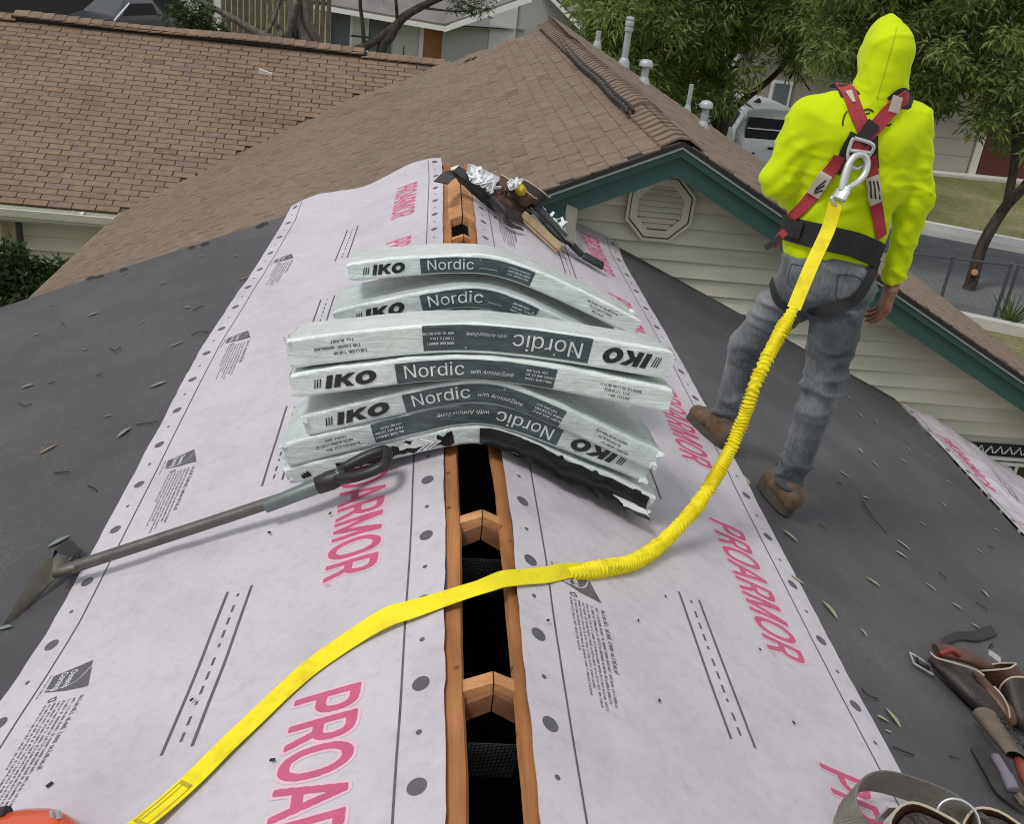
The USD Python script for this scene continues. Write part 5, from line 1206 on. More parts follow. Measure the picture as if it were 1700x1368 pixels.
M['boot'] = plain('tan_boot_leather', (.095, .062, .034), .65, var=.6, scale=22, bump=.5, bscale=60, detail=7)
M['boot_sole'] = plain('boot_sole', (.05, .042, .035), .8, var=.3, scale=20)

# body: one continuous figure under the clothes, with both hands
fin = []
hx = norm(wrR - elR)                                               # the hand hangs along the forearm
palm_n = norm(np.array([.35, -.9, .1])); hside = norm(np.cross(palm_n, hx)); palm_n = norm(np.cross(hx, hside))
HC = wrR + hx * .012
hand_segs = [(wrR - hx * .07, HC + hx * .015, .026, .026)]
curl = norm(np.array([-.85, .25, -.1]))
for k, (o, l, r) in enumerate(((-.030, .074, .0088), (-.010, .082, .0092), (.011, .077, .0090), (.030, .062, .0078))):
    b0 = HC + hx * .022 + palm_n * o * -.55 + hside * o * .35; b1 = HC + hx * .088 + palm_n * o * -.95 + hside * o * .45 + curl * .004
    hand_segs.append((b0, b1, .017, .0125))
    c1 = norm(hx + curl * .40); c2 = norm(hx * .75 + curl * (.85 + .12 * k)); c3 = norm(hx * .35 + curl * (1.0 + .12 * k))
    p1 = b1 + c1 * l * .46; p2 = p1 + c2 * l * .32; p3 = p2 + c3 * l * .24
    fin += [(b1, p1, r * 1.12, r), (p1, p2, r, r * .92), (p2, p3, r * .92, r * .72)]
tb0 = HC + hx * .018 + palm_n * .028 + curl * .012; tb1 = HC + hx * .058 + palm_n * .044 + curl * .034; tb2 = tb1 + norm(hx * .9 + curl * .35) * .030; tb3 = tb2 + norm(hx + curl * .3) * .024
fin += [(tb0, tb1, .0165, .0115), (tb1, tb2, .0112, .0098), (tb2, tb3, .0098, .0078)]
def hand_sdf(P):
    d = None
    for s_ in hand_segs: e = seg(P, *s_); d = e if d is None else smin(d, e, .014)
    f_ = None
    for s_ in fin: e = seg(P, *s_); f_ = e if f_ is None else smin(f_, e, .002)
    return smin(d, f_, .006)
pts_ = np.array([p for s_ in hand_segs + fin for p in s_[:2]])
HV, HF = nets(hand_sdf, pts_.min(0) - .035, pts_.max(0) + .035, .0028); HV = relax(HV, HF, 1)
def body_sdf(P):
    d = seg(P, J(1385, 225), J(1462, 232), .075, .075)
    for a, b, r in (((1376, 290), (1455, 300), .07), ((1362, 350), (1424, 366), .065), ((1355, 420), (1405, 435), .066), ((1350, 455), (1395, 470), .072)): d = smin(d, seg(P, J(*a), J(*b), r, r), .05)
    d = smin(d, seg(P, neck, headc - [0, 0, .04], .05, .055), .03); d = smin(d, ell(P, headc, (.060, .085, .105)), .02)
    d = smin(d, ell(P, headc + [0, .09, -.01], (.012, .02, .02)), .012)                         # nose
    for s_ in (-1, 1): d = smin(d, ell(P, headc + [s_ * .058, 0, 0], (.010, .020, .028)), .01)          # ears
    for sh, el, w, r in ((shL_, elL, wrL, .03), (shR_, elR, wrR, .028)):
        d = smin(d, smin(seg(P, sh, el, .052, .042), seg(P, el, w, .042, r), .02), .02)
    for hp_, kn_, an_ in ((hipL, knL, anL), (hipR, knR, anR)):
        d = smin(d, smin(seg(P, hp_, kn_, .078, .052), seg(P, kn_, an_ - [0, 0, .01], .050, .036), .02), .02)
    lh = wrL + norm(wrL - elL) * .07; d = smin(d, seg(P, wrL, lh, .028, .035), .02)
    return d
BV, BF = nets(body_sdf, np.array([.80, .84, -.56]), np.array([1.56, 1.60, 1.18]), .012)
person = thing('person', 'worker in fluorescent yellow hooded shirt and grey jeans standing with back turned', 'person')
obj('body', (np.vstack([BV, HV]), np.vstack([BF, HF + len(BV)])), M['skin'], person, smooth=True)
obj('hooded_shirt', (SV, SF), M['hivis'], person, smooth=True)
sp_, sn_ = cast(SV, SF, catmull(np.array([[1489, 44, 0], [1481, 75, 0], [1471, 110, 0], [1462, 140, 0], [1456, 162, 0]], float), 6)[:, :2])
mb = MB(); mb.tube([p_ + n_ * .0006 for p_, n_ in zip(sp_, sn_) if p_ is not None], .0022, 6); obj('hood_seam', mb.mesh(), plain('hood_seam', (.42, .56, .006), .8), person, smooth=True)
jm = obj('jeans', (JV, JF), M['denim'], person, smooth=True)
# pocket seams and stitched edges on the jeans
for pth in ([(1392, 455), (1428, 462), (1428, 492), (1405, 505), (1388, 492), (1392, 455)], [(1315, 438), (1345, 446), (1342, 472), (1322, 480), (1308, 466), (1315, 438)]):
    pp = catmull(np.c_[np.array(pth, float), np.zeros(len(pth))], 5)[:, :2]; P_, N_ = cast(JV, JF, pp)
    pn = [(p_ + n_ * .0012) for p_, n_ in zip(P_, N_) if p_ is not None]
    if len(pn) > 3: mb = MB(); mb.tube(pn, .0016, 5); obj('pocket_seam', mb.mesh(), plain('seam', (.05, .053, .06), .9), jm)
def boot(an, fwd, name='boot'):
    g = hit(0, 0, NR, 0) * 0; foot = an - NR * ((an @ NR))            # under the ankle, on the slope
    fwd = norm(fwd - NR * (np.asarray(fwd) @ NR)); sd = norm(np.cross(fwd, NR))
    heel, ball, toe = foot - fwd * .042, foot + fwd * .065, foot + fwd * .110
    def sd_(P):
        d = seg(P, heel + NR * .052, heel + NR * .075, .037, .039)
        d = smin(d, seg(P, foot + NR * .07, ball + NR * .052, .040, .039), .025); d = smin(d, seg(P, ball + NR * .05, toe + NR * .045, .040, .035), .015)
        d = smin(d, seg(P, foot + NR * .06, an + [0, 0, .02], .042, .046), .025)
        return np.maximum(d, .018 - P @ NR)
    lo = np.minimum(np.minimum(heel, toe), an) - .12; hi = np.maximum(np.maximum(heel, toe), an) + .12
    V, f = nets(sd_, lo, hi, .006); V = relax(V, f, 1); n = vnormals(V, f)
    V = V + n * (.0035 * (meshkit.fbm(V * 26, 3) - .5) + .003 * np.sin((V @ fwd) * 150) * (np.abs((V @ fwd) - ball @ fwd) < .05))[:, None]
    b = obj(name, (V, f), M['boot'], person, smooth=True)
    out = [];
    for t_ in np.linspace(0, 2 * math.pi, 36, endpoint=False):
        c_, s_ = math.cos(t_), math.sin(t_); a = .034 + .105 * np.sign(c_) * abs(c_) ** .8; w = (.042 if a > 0 else .039) * np.sign(s_) * abs(s_) ** .7
        out.append(foot + fwd * a + sd * w)
    out = np.array(out); mb = MB(); k = len(out); V = np.vstack([out + NR * h for h in (.002, .006, .032, .036)]) ; V[:k] = (V[:k] - V[:k].mean(0)) * .97 + V[:k].mean(0)
    f = []
    for i in range(3):
        for j in range(k): a, c = i * k + j, i * k + (j + 1) % k; f += [[a, c, c + k], [a, c + k, a + k]]
    f += [[0, j + 1, j] for j in range(1, k - 1)] + [[3 * k, 3 * k + j, 3 * k + j + 1] for j in range(1, k - 1)]
    obj('sole', (V, np.array(f)), M['boot_sole'], b, smooth=40)
    for j in range(2):
        c = an + NR * (-.01 - .022 * j) + fwd * (.052 + .02 * j); mb = MB(); mb.tube(catmull([c - sd * .03, c + fwd * .002 + NR * .006, c + sd * .03], 5), .003, 6); obj('lace', mb.mesh(), M['leather_dark'], b)
boot(anL, np.array([-.60, .80, 0])); boot(anR, np.array([-.22, .97, 0]))

M['print_black'] = plain('shirt_print', (.012, .014, .01), .7)
def shirt_mark(pix, w):
    P_, N_ = cast(SV, SF, catmull(np.c_[np.array(pix, float), np.zeros(len(pix))], 6)[:, :2]); k_ = [k for k in range(len(P_)) if P_[k] is not None]
    P_ = np.array([P_[k] for k in k_]); N_ = np.array([N_[k] for k in k_]); V, f = ribbon(P_ + N_ * .0022, N_, w, .001); obj('printed_mark', (V, f), M['print_black'], person, smooth=40)
for pix, w in (([(1402, 190), (1399, 200), (1399, 208)], .005), ([(1432, 183), (1442, 181), (1450, 185)], .005), ([(1434, 189), (1444, 187)], .004), ([(1468, 204), (1474, 208), (1479, 205)], .005), ([(1406, 184), (1402, 190)], .004)): shirt_mark(pix, w)

# ---------------------------------------------------------------- harness, fitted to the shirt's surface
M['red_web'] = plain('red_webbing', (.33, .022, .035), .6, var=.15, scale=50, bump=.5, bscale=240)
M['black_web'] = plain('black_webbing', (.012, .012, .013), .7, var=.2, scale=50, bump=.5, bscale=240)
M['tagc'] = plain('beige_label', (.46, .41, .34), .6, var=.08)
M['alloy'] = plain('grey_alloy', (.66, .67, .68), .35, metal=.7, var=.08, scale=30)
CV, CF = np.vstack([SV, JV]), np.vstack([SF, JF + len(SV)])
har = thing('safety_harness', 'red and black fall harness strapped over the worker\'s yellow shirt', 'harness')
def fit(pix, n=7, lift=.006, V=None, f=None):
    pp = catmull(np.c_[np.array(pix, float), np.zeros(len(pix))], n)[:, :2]
    P_, N_ = cast(CV if V is None else V, CF if f is None else f, pp)
    ok = [k for k in range(len(P_)) if P_[k] is not None]
    P_ = np.array([P_[k] for k in ok]); N_ = np.array([N_[k] for k in ok])
    for _ in range(3): P_[1:-1] = (P_[:-2] + 2 * P_[1:-1] + P_[2:]) / 4; N_[1:-1] = (N_[:-2] + 2 * N_[1:-1] + N_[2:]) / 4
    N_ /= np.linalg.norm(N_, axis=1, keepdims=True); return P_ + N_ * lift, N_
def strap(pix, w, m, name='strap', lift=.006, th=.003, parent=None, wrap=False):
    P_, N_ = fit(pix, lift=lift)
    if wrap: P_ = np.vstack([P_[0] + [0, .075, -.012], P_[0] + [0, .035, .004], P_]); N_ = np.vstack([[0, .35, .95], [0, -.1, 1.0], N_])
    V, f = ribbon(P_, N_, w, th); return obj(name, (V, f), m, parent or har, smooth=40)
strap([(1402, 143), (1410, 157), (1420, 185), (1433, 214), (1440, 226)], .046, M['red_web'], 'shoulder_strap', .008, wrap=True)
strap([(1500, 160), (1484, 172), (1464, 196), (1444, 218), (1432, 228)], .046, M['red_web'], 'shoulder_strap', .012, wrap=True)
strap([(1396, 145), (1406, 147), (1412, 160)], .062, M['black_web'], 'shoulder_pad', .0045, wrap=True); strap([(1506, 166), (1494, 162), (1480, 174)], .062, M['black_web'], 'shoulder_pad', .0045, wrap=True)
strap([(1408, 164), (1416, 162)], .05, M['tagc'], 'strap_slider', .011); strap([(1476, 170), (1490, 175)], .05, M['tagc'], 'strap_slider', .014)
strap([(1420, 222), (1407, 245), (1397, 268), (1385, 284)], .040, M['black_web'], 'back_strap', .007)
strap([(1446, 226), (1446, 250), (1447, 270), (1448, 280)], .040, M['black_web'], 'back_strap', .007)
strap([(1393, 258), (1380, 280), (1360, 308), (1338, 340), (1312, 366)], .042, M['red_web'], 'back_strap', .009)
strap([(1443, 258), (1446, 285), (1450, 320), (1456, 360), (1461, 392)], .042, M['red_web'], 'back_strap', .009)
lb = strap([(1372, 288), (1362, 304), (1350, 322)], .044, M['tagc'], 'label', .0135)
lb2 = strap([(1445, 292), (1449, 312), (1453, 334)], .044, M['tagc'], 'label', .0135)
def on_label(pix, parent):                                                                   # rows of small print on the labels
    strap(pix, .005, M['black_web'], 'printed_row', .0165, .001, parent)
for k in range(3): on_label([(1368 - k * 2 + 3, 296 + k * 8), (1358 - k * 2 - 2, 310 + k * 4)], lb)
for k in range(3): on_label([(1441 + k * 6, 298), (1446 + k * 6, 326)], lb2)
P_, N_ = fit([(1432, 216)], 1, .012) if False else fit([(1428, 214), (1436, 220), (1444, 226)], 3, .014)
V, f = ribbon(P_, N_, .075, .010); obj('cross_pad', (V, f), M['black_web'], har, smooth=40)
strap([(1414, 236), (1428, 240), (1440, 243)], .034, M['red_web'], 'ring_keeper', .018)
# waist belt and buckle
strap([(1303, 376), (1330, 384), (1370, 394), (1410, 404), (1440, 414), (1458, 424)], .082, M['black_web'], 'waist_belt', .010, .007)
strap([(1308, 372), (1320, 377), (1335, 381)], .060, M['grip'], 'belt_buckle', .020, .009)
strap([(1296, 400), (1286, 430), (1283, 462), (1293, 498), (1318, 514)], .032, M['black_web'], 'leg_strap', .008)
strap([(1452, 432), (1440, 462), (1420, 494), (1385, 512), (1345, 517)], .042, M['black_web'], 'leg_strap', .009)
for pix in ([(1304, 384), (1292, 396), (1285, 410)], [(1452, 428), (1452, 446), (1448, 466)]):
    a = [J(px, py, -.07) for px, py in pix]; V, f = ribbon(catmull(a, 6), (-.3, -.9, .3), .024, .004); obj('adjuster_tail', (V, f), M['red_web'], har, smooth=40)
a = [J(px, py, -.075) for px, py in ((1296, 392), (1282, 404), (1270, 412))]; V, f = ribbon(catmull(a, 6), (-.3, -.9, .3), .018, .004); obj('adjuster_tail', (V, f), M['black_web'], har, smooth=40)
# back D-ring
Pd, Nd = fit([(1418, 232), (1424, 250), (1428, 262)], 4, .02); dn = norm(Nd.mean(0)); dc = Pd[len(Pd) // 2]
dz = norm(np.array([.02, 0, 1.0]) - dn * dn[2]); dx = norm(np.cross(dz, dn)); dx = dx if dx[0] > 0 else -dx
def DR(a, b, c=0): return dc + dx * a + dz * b + dn * c
ringp = [DR(-.034, .045), DR(.034, .030), DR(.030, -.012), DR(.016, -.035, .012), DR(-.004, -.044, .018), DR(-.024, -.034, .012), DR(-.036, -.008), DR(-.038, .028), DR(-.034, .045)]
mb = MB(); mb.tube(catmull(ringp, 5), .0062, 10, cap=False); mb.tube([DR(-.034, .006, .002), DR(.031, .006, .002)], .006, 10); obj('d_ring', mb.mesh(), M['alloy'], har, smooth=True)

# ---------------------------------------------------------------- the yellow shock-absorbing lanyard
M['yellow_web'] = mat('yellow_webbing', {'tc': ('texture_coordinate', {}), 'n': ('noise_texture', {'scale': 14, 'detail': 6, 'roughness': .7}), 'n2': ('noise_texture', {'scale': 380, 'detail': 1}), 'r': ('rgb_ramp', {'ramp': [(.28, (.60, .47, .012)), (.5, (.80, .68, .015)), (.75, (.86, .75, .022))]}),
    'b': ('bump', {'strength': .35, 'distance': .001}), 'p': ('principled_bsdf', {'roughness': .6, 'specular_ior_level': .25})},
    [('tc.object', 'n.vector'), ('tc.object', 'n2.vector'), ('n.fac', 'r.fac'), ('r.color', 'p.base_color'), ('n2.fac', 'b.height'), ('b.normal', 'p.normal')])
lan = thing('lanyard', 'yellow shock-absorbing lanyard hooked to the worker and trailing over the ridge slot', 'lanyard')
# snap hook through the ring
hk0 = dc + dn * .028 - dz * .02; hk1 = CAM + ray(1388, 336) * ((hk0 - CAM) @ _F); ha = norm(hk1 - hk0); hb = norm(np.cross(ha, dn)); 
hl = np.linalg.norm(hk1 - hk0)
def HKp(a, b, c=0): return hk0 + ha * a * hl + hb * b + dn * c
hook = [HKp(.62, -.006), HKp(.35, -.028), HKp(.10, -.034), HKp(-.10, -.020), HKp(-.16, .004), HKp(-.06, .026), HKp(.15, .034), HKp(.40, .026), HKp(.62, .014), HKp(.72, .006)]
mb = MB(); mb.tube(catmull(hook, 6), .0105, 10); obj('snap_hook', mb.mesh(), M['alloy'], lan, smooth=True)
mb = MB(); mb.tube(catmull([HKp(.60, .0, .0), HKp(.75, .0), HKp(.93, .0)], 4), [.020] * 3 + [.025] * 3 + [.026] * 2 + [.026], 12, flat=.5); obj('hook_body', mb.mesh(), M['alloy'], lan, smooth=True)
mb = MB(); mb.tube(catmull([HKp(.95, -.02), HKp(1.0, -.022), HKp(1.04, 0), HKp(1.0, .022), HKp(.95, .02)], 5), .005, 8); obj('hook_eye', mb.mesh(), M['alloy'], lan, smooth=True)
mb = MB(); mb.tube([HKp(.12, .029, .004), HKp(.56, .006, .004)], .0045, 8); obj('gate', mb.mesh(), M['galv'], lan, smooth=True)
end = onR(1080, 921, .02); st = HKp(1.02, 0)
pn = norm(np.cross(end - st, [0, 0, 1.0])); pk = st @ pn                           # the upright plane in which it hangs
def onP(px, py): return hit(px, py, pn, pk)
taut = [st] + [onP(px, py) for px, py in ((1375, 380), (1352, 430), (1330, 482), (1318, 512))]
pp = catmull(taut, 8); tg = norm(pp[-1] - pp[0]); sdv = norm(np.cross(tg, CAM - pp[0])); 
V, f = ribbon(pp, np.cross(sdv, tg), .043, .003, side=sdv); obj('upper_web', (V, f), M['yellow_web'], lan, smooth=40)
for k in (3,): V, f = ribbon(pp[k * 4:k * 4 + 2] + np.cross(sdv, tg) * -.0022, np.cross(sdv, tg), .040, .001, side=sdv); obj('stitching', (V, f), plain('yellow_stitch', (.5, .42, .02), .8), lan)
el = [onP(px, py) for px, py in ((1318, 512), (1300, 545), (1276, 590), (1255, 635), (1236, 690), (1216, 738), (1192, 785), (1160, 836), (1128, 872))] + [onR(1092, 908, .028), onR(1050, 934, .024), onR(1000, 945, .021), onR(962, 951, .018), onR(940, 952, .012)]
el = catmull(el, 28); seglen = np.concatenate([[0], np.cumsum(np.linalg.norm(np.diff(el, axis=0), axis=1))])
npt = 760; sa = np.linspace(0, seglen[-1], npt); el = np.stack([np.interp(sa, seglen, el[:, k]) for k in range(3)], 1)
for _ in range(20): el[1:-1] = (el[:-2] + 2 * el[1:-1] + el[2:]) / 4
sides = 20; tn = np.gradient(el, axis=0); tn /= np.linalg.norm(tn, axis=1, keepdims=True)
aa = np.cross(tn, norm([.3, -.8, .5])); aa /= np.linalg.norm(aa, axis=1, keepdims=True); bb = np.cross(tn, aa)
ang = np.arange(sides) * 2 * math.pi / sides
ph_ = np.cumsum(1 + 1.1 * (meshkit.noise(np.stack([sa * 45, 0 * sa, 0 * sa], -1), 4) - .5)) * (sa[1] - sa[0]) * 2 * math.pi / .0125
tp = np.clip(sa / .05, 0, 1) * np.clip((sa[-1] - sa) / .05, 0, 1)
base = .0132 + .0040 * tp
ruff = (.0018 + .0042 * meshkit.noise(np.stack([sa * 55, 0 * sa, 0 * sa], -1), 8))[:, None] * np.sin(ph_[:, None] + 1.6 * np.sin(ang[None] * 2 + sa[:, None] * 13) + 1.3 * np.sin(ang[None] * 3 - sa[:, None] * 31)) + .004 * (meshkit.fbm(np.stack([np.repeat(sa[:, None] * 70, sides, 1), np.cos(ang)[None] * 2 + 0 * sa[:, None], np.sin(ang)[None] * 2 + 0 * sa[:, None]], -1), 3) - .5)
rr_ = base[:, None] + ruff * (.35 + .65 * tp[:, None])
V = el[:, None] + rr_[..., None] * (np.cos(ang)[None, :, None] * aa[:, None] * 1.12 + np.sin(ang)[None, :, None] * bb[:, None] * .95)
i, j = np.meshgrid(np.arange(npt - 1), np.arange(sides), indexing='ij')
q = np.stack([i * sides + j, i * sides + (j + 1) % sides, (i + 1) * sides + (j + 1) % sides, (i + 1) * sides + j], -1).reshape(-1, 4)
obj('elastic_cover', (V.reshape(-1, 3), q), M['yellow_web'], lan, smooth=True)
# flat web lying across the slot and down the left sheet
fw = [onR(962, 951, .016), onR(935, 953, .012), onR(900, 958, .012), onR(846, 961, .012), atZ(800, 975, .010), onL(738, 997, .012), onL(690, 1015, .016), onL(640, 1033, .020), onL(585, 1064, .014), onL(520, 1108, .012), onL(470, 1150, .012), onL(428, 1190, .012), onL(375, 1240, .014), onL(325, 1290, .016), onL(275, 1335, .02), onL(225, 1375, .03), onL(180, 1410, .04)]
fp = catmull(fw, 8); tg = np.gradient(fp, axis=0); tg /= np.linalg.norm(tg, axis=1, keepdims=True)
nb = np.where(fp[:, :1] < -.02, NL, np.where(fp[:, :1] > .03, NR, np.array([0, 0, 1.0])))
for _ in range(6): nb[1:-1] = (nb[:-2] + 2 * nb[1:-1] + nb[2:]) / 4
S0 = np.cross(tg, nb); tw = np.interp(np.arange(len(fp)), [0, 8, 20, 32, 44, 54, 64, 80, 130], [.9, .5, .1, .05, .25, .45, .25, .08, .0])
Sd = S0 * np.cos(tw)[:, None] + nb * np.sin(tw)[:, None]
wd = np.interp(np.arange(len(fp)), [0, 10, 24, 130], [.030, .040, .048, .051])
lift = (np.abs(np.sin(tw)) * wd / 2)[:, None] * nb
V, f = ribbon(fp + lift, np.cross(Sd, tg), wd, .003, side=Sd); obj('flat_web', (V, f), M['yellow_web'], lan, smooth=40)
M['stitch_y'] = plain('yellow_thread', (.42, .34, .02), .8)
for (k0, k1, o) in ((106, 119, .36), (106, 119, -.36), (106, 107, 0), (118, 119, 0), (106, 119, .12)):
    pp = fp[k0:k1 + 1] + lift[k0:k1 + 1] + nb[k0:k1 + 1] * .002 + Sd[k0:k1 + 1] * .045 * o; w_ = .0025 if o else .028
    V, f = ribbon(pp, nb[k0:k1 + 1], w_, .0008); obj('stitching', (V, f), M['stitch_y'], lan)
# ---------------------------------------------------------------- trees
def leaf_mat(name, cols):
    return mat(name, {'r': ('rgb_ramp', {'ramp': cols}), 'tc': ('texture_coordinate', {}), 'n': ('noise_texture', {'scale': .9, 'detail': 3}), 'at': ('attribute', {'attribute': 'tone'}), 'm': ('mix_float', {'fac': .4}), 'd': ('principled_bsdf', {'roughness': .55, 'specular_ior_level': .3}), 't': ('translucent_bsdf', {}), 'x': ('mix_closure', {'fac': .3})},
        [('at.fac', 'm.a'), ('tc.object', 'n.vector'), ('n.fac', 'm.b'), ('m.result', 'r.fac'), ('r.color', 'd.base_color'), ('r.color', 't.color'), ('d.BSDF', 'x.closure1'), ('t.BSDF', 'x.closure2')], surface='x.closure')
M['leaf_green'] = leaf_mat('tree_leaf', [(.15, (.045, .075, .018)), (.45, (.125, .18, .038)), (.75, (.28, .34, .075)), (1, (.42, .45, .13))])
M['leaf_light'] = leaf_mat('tree_leaf_light', [(.15, (.06, .10, .024)), (.45, (.155, .22, .05)), (.75, (.28, .335, .095)), (1, (.38, .42, .15))])
M['leaf_dark'] = leaf_mat('bush_leaf', [(.2, (.018, .035, .012)), (.6, (.04, .07, .022)), (1, (.09, .13, .045))])
M['bark'] = mat('grey_bark', {'tc': ('texture_coordinate', {}), 'mp': ('mapping', {'scale': (6, 6, 2)}), 'n': ('noise_texture', {'scale': 2, 'detail': 9, 'roughness': .75, 'distortion': .8}), 'r': ('rgb_ramp', {'ramp': [(.3, (.035, .03, .026)), (.5, (.12, .105, .09)), (.7, (.25, .225, .19))]}), 'b': ('bump', {'strength': .9, 'distance': .03}), 'p': ('principled_bsdf', {'roughness': .95, 'specular_ior_level': .1})},
    [('tc.object', 'mp.vector'), ('mp.vector', 'n.vector'), ('n.fac', 'r.fac'), ('r.color', 'p.base_color'), ('n.fac', 'b.height'), ('b.normal', 'p.normal')])
M['bark_dark'] = mat('dark_bark', {'tc': ('texture_coordinate', {}), 'mp': ('mapping', {'scale': (7, 7, 2)}), 'n': ('noise_texture', {'scale': 2, 'detail': 9, 'roughness': .75}), 'r': ('rgb_ramp', {'ramp': [(.3, (.018, .015, .013)), (.7, (.11, .09, .075))]}), 'b': ('bump', {'strength': .9, 'distance': .03}), 'p': ('principled_bsdf', {'roughness': .95, 'specular_ior_level': .1})},
    [('tc.object', 'mp.vector'), ('mp.vector', 'n.vector'), ('n.fac', 'r.fac'), ('r.color', 'p.base_color'), ('n.fac', 'b.height'), ('b.normal', 'p.normal')])
def leaves(clumps, per, size, seed, droop=.5, width=.2):
    """willow-like sprigs: clumps = [(centre, radii)]"""
    g = np.random.default_rng(seed); VV, FF, n = [], [], 0
    for c, r in clumps:
        m = int(per)
        d = g.normal(size=(m, 3)); d /= np.linalg.norm(d, axis=1, keepdims=True)
        p = np.asarray(c) + d * (g.random((m, 1)) ** .45) * np.asarray(r)
        L = 7
        a = g.normal(size=(m, L, 3)) * [1, 1, .6] + d[:, None] * .6 + [0, 0, -droop]; a /= np.linalg.norm(a, axis=2, keepdims=True)
        w = np.cross(a, g.normal(size=(m, L, 3))); w /= np.linalg.norm(w, axis=2, keepdims=True) + 1e-9
        l = size * (.45 + .9 * g.random((m, L, 1))) * (.75 + .6 * g.random((m, 1, 1)))
        b = p[:, None] + a * l * .15 + g.normal(size=(m, L, 3)) * size * .35
        nn = np.cross(a, w)
        q = np.stack([b, b + a * l * .5 + w * l * width * .5 + nn * l * .06, b + a * l + [0, 0, -.25] * l * droop, b + a * l * .5 - w * l * width * .5 + nn * l * .06], 2).reshape(-1, 3)
        k = len(q) // 4; f = (np.arange(k)[:, None] * 4 + np.array([[0, 1, 2, 3]]))
        VV.append(q); FF.append(f + n); n += len(q)
    k = len(np.vstack(VV)) // 4; sp = np.repeat(g.random(k // 7 + 1), 7)[:k]
    leaves.tone = np.repeat(np.clip(.65 * sp + .35 * g.random(k), 0, 1), 4)
    return np.vstack(VV), np.vstack(FF)
def limbs(parent, trunk, rad, branches, m, name='trunk'):
    tr = obj(name, tube(catmull(trunk, 6), np.interp(np.linspace(0, 1, (len(trunk) - 1) * 6 + 1), np.linspace(0, 1, len(rad)), rad), 12), m, parent, smooth=True)
    for b, r0, r1 in branches:
        n = (len(b) - 1) * 6 + 1; obj('branch', tube(catmull(b, 6), np.linspace(r0, r1, n), 8), m, parent, smooth=True)
    return tr
def clumpset(pix, y, dy, r, seed, jit=.5):
    g = random.Random(seed); out = []
    for (px, py) in pix:
        for k in range(2):
            c = atY(px, py, y + g.uniform(-dy, dy)); out.append((c + np.array([g.gauss(0, jit), 0, g.gauss(0, jit * .6)]), np.array([r, r, r * .8]) * g.uniform(.7, 1.25)))
    return out
# big tree behind the roof
t1 = thing('tree', 'large dark leafy tree right of the white house, behind the roof vents', 'tree')
base = np.array([6.3, 21.0, G0 - .1]); top = atY(1150, 40, 21)
limbs(t1, [base, base + [-.1, -.1, .8], atY(1205, 165, 20.8), atY(1190, 80, 21), top + [0, 0, 1.2]], [.24, .2, .17, .13, .06],
      [([atY(1210, 185, 20.8), atY(1235, 165, 20.5), atY(1290, 120, 20), atY(1330, 60, 20)], .11, .03), ([atY(1200, 150, 20.8), atY(1150, 100, 20.5), atY(1070, 60, 20)], .10, .03), ([atY(1195, 120, 21), atY(1250, 40, 21.5), atY(1300, -40, 22)], .09, .03), ([atY(1310, 130, 20), atY(1322, 120, 20), atY(1345, 150, 19.6)], .03, .012)], M['bark_dark'])
pix = [(x, y) for x in range(985, 1500, 38) for y in range(-190, 150, 38) if not (y > 95 and x > 1345) and not (y > 70 and 1200 < x < 1360)]
pix += [(1000, 60), (1005, 100), (1010, 25), (1090, 150), (1120, 165), (1150, 160), (1180, 150), (1100, 120), (1215, 95), (1330, 85)]
cl = clumpset(pix, 20.5, 1.8, .50, 3, .12)
obj('crown', leaves(cl[::2], 52, .17, 5), M['leaf_green'], t1, kind='stuff', tone=leaves.tone)
obj('crown', leaves([(c - [0, .7, .1], r) for c, r in cl[1::2]], 40, .17, 6), M['leaf_light'], t1, kind='stuff', tone=leaves.tone)
# street tree with the cut limb
t2 = thing('tree', 'leaning street tree with a pale sawn limb scar, right of the worker', 'tree')
b2_ = atY(1600, 490, 15.0); b2_[2] = G0 - .1
scar = atY(1618, 452, 14.86)
limbs(t2, [b2_, atY(1612, 470, 15), atY(1632, 405, 15), atY(1668, 345, 15), atY(1700, 310, 15), atY(1745, 240, 15)], [.115, .11, .10, .09, .078, .06],
      [([atY(1660, 352, 15), atY(1685, 320, 14.8), atY(1720, 300, 14.5)], .07, .05), ([atY(1672, 340, 15), atY(1686, 250, 15.1), atY(1680, 170, 15.2), atY(1665, 90, 15.3)], .085, .03), ([atY(1500, 95, 15), atY(1540, 60, 15), atY(1580, 45, 15)], .02, .008),
       ([atY(1684, 200, 15.2), atY(1645, 195, 15), atY(1610, 185, 14.8)], .03, .01), ([atY(1686, 250, 15.1), atY(1715, 150, 15), atY(1730, 60, 15)], .05, .02)], M['bark_dark'])
M['fresh_cut'] = plain('fresh_cut_wood', (.42, .22, .10), .8, var=.3, scale=12)
mb = MB(); n_ = norm(CAM - scar); mb.tube([scar - n_ * .05, scar + n_ * .012, scar + n_ * .02], [.06, .055, .01], 14); obj('limb_scar', mb.mesh(), M['fresh_cut'], t2, smooth=40)
pix = [(x, y) for x in range(1385, 1760, 36) for y in range(-150, 190, 36) if not (x < 1500 and y > 120) and not (1530 < x < 1665 and y > 140)] + [(1560, 165), (1690, 200), (1720, 240), (1680, 230), (1545, 180)]
cl = clumpset(pix, 15.6, 1.2, .36, 8, .10)
obj('crown', leaves(cl[::2], 46, .13, 15, width=.24), M['leaf_light'], t2, kind='stuff', tone=leaves.tone)
obj('crown', leaves([(c + [0, .5, .1], r) for c, r in cl[1::2]], 46, .13, 16, width=.24), M['leaf_green'], t2, kind='stuff', tone=leaves.tone)
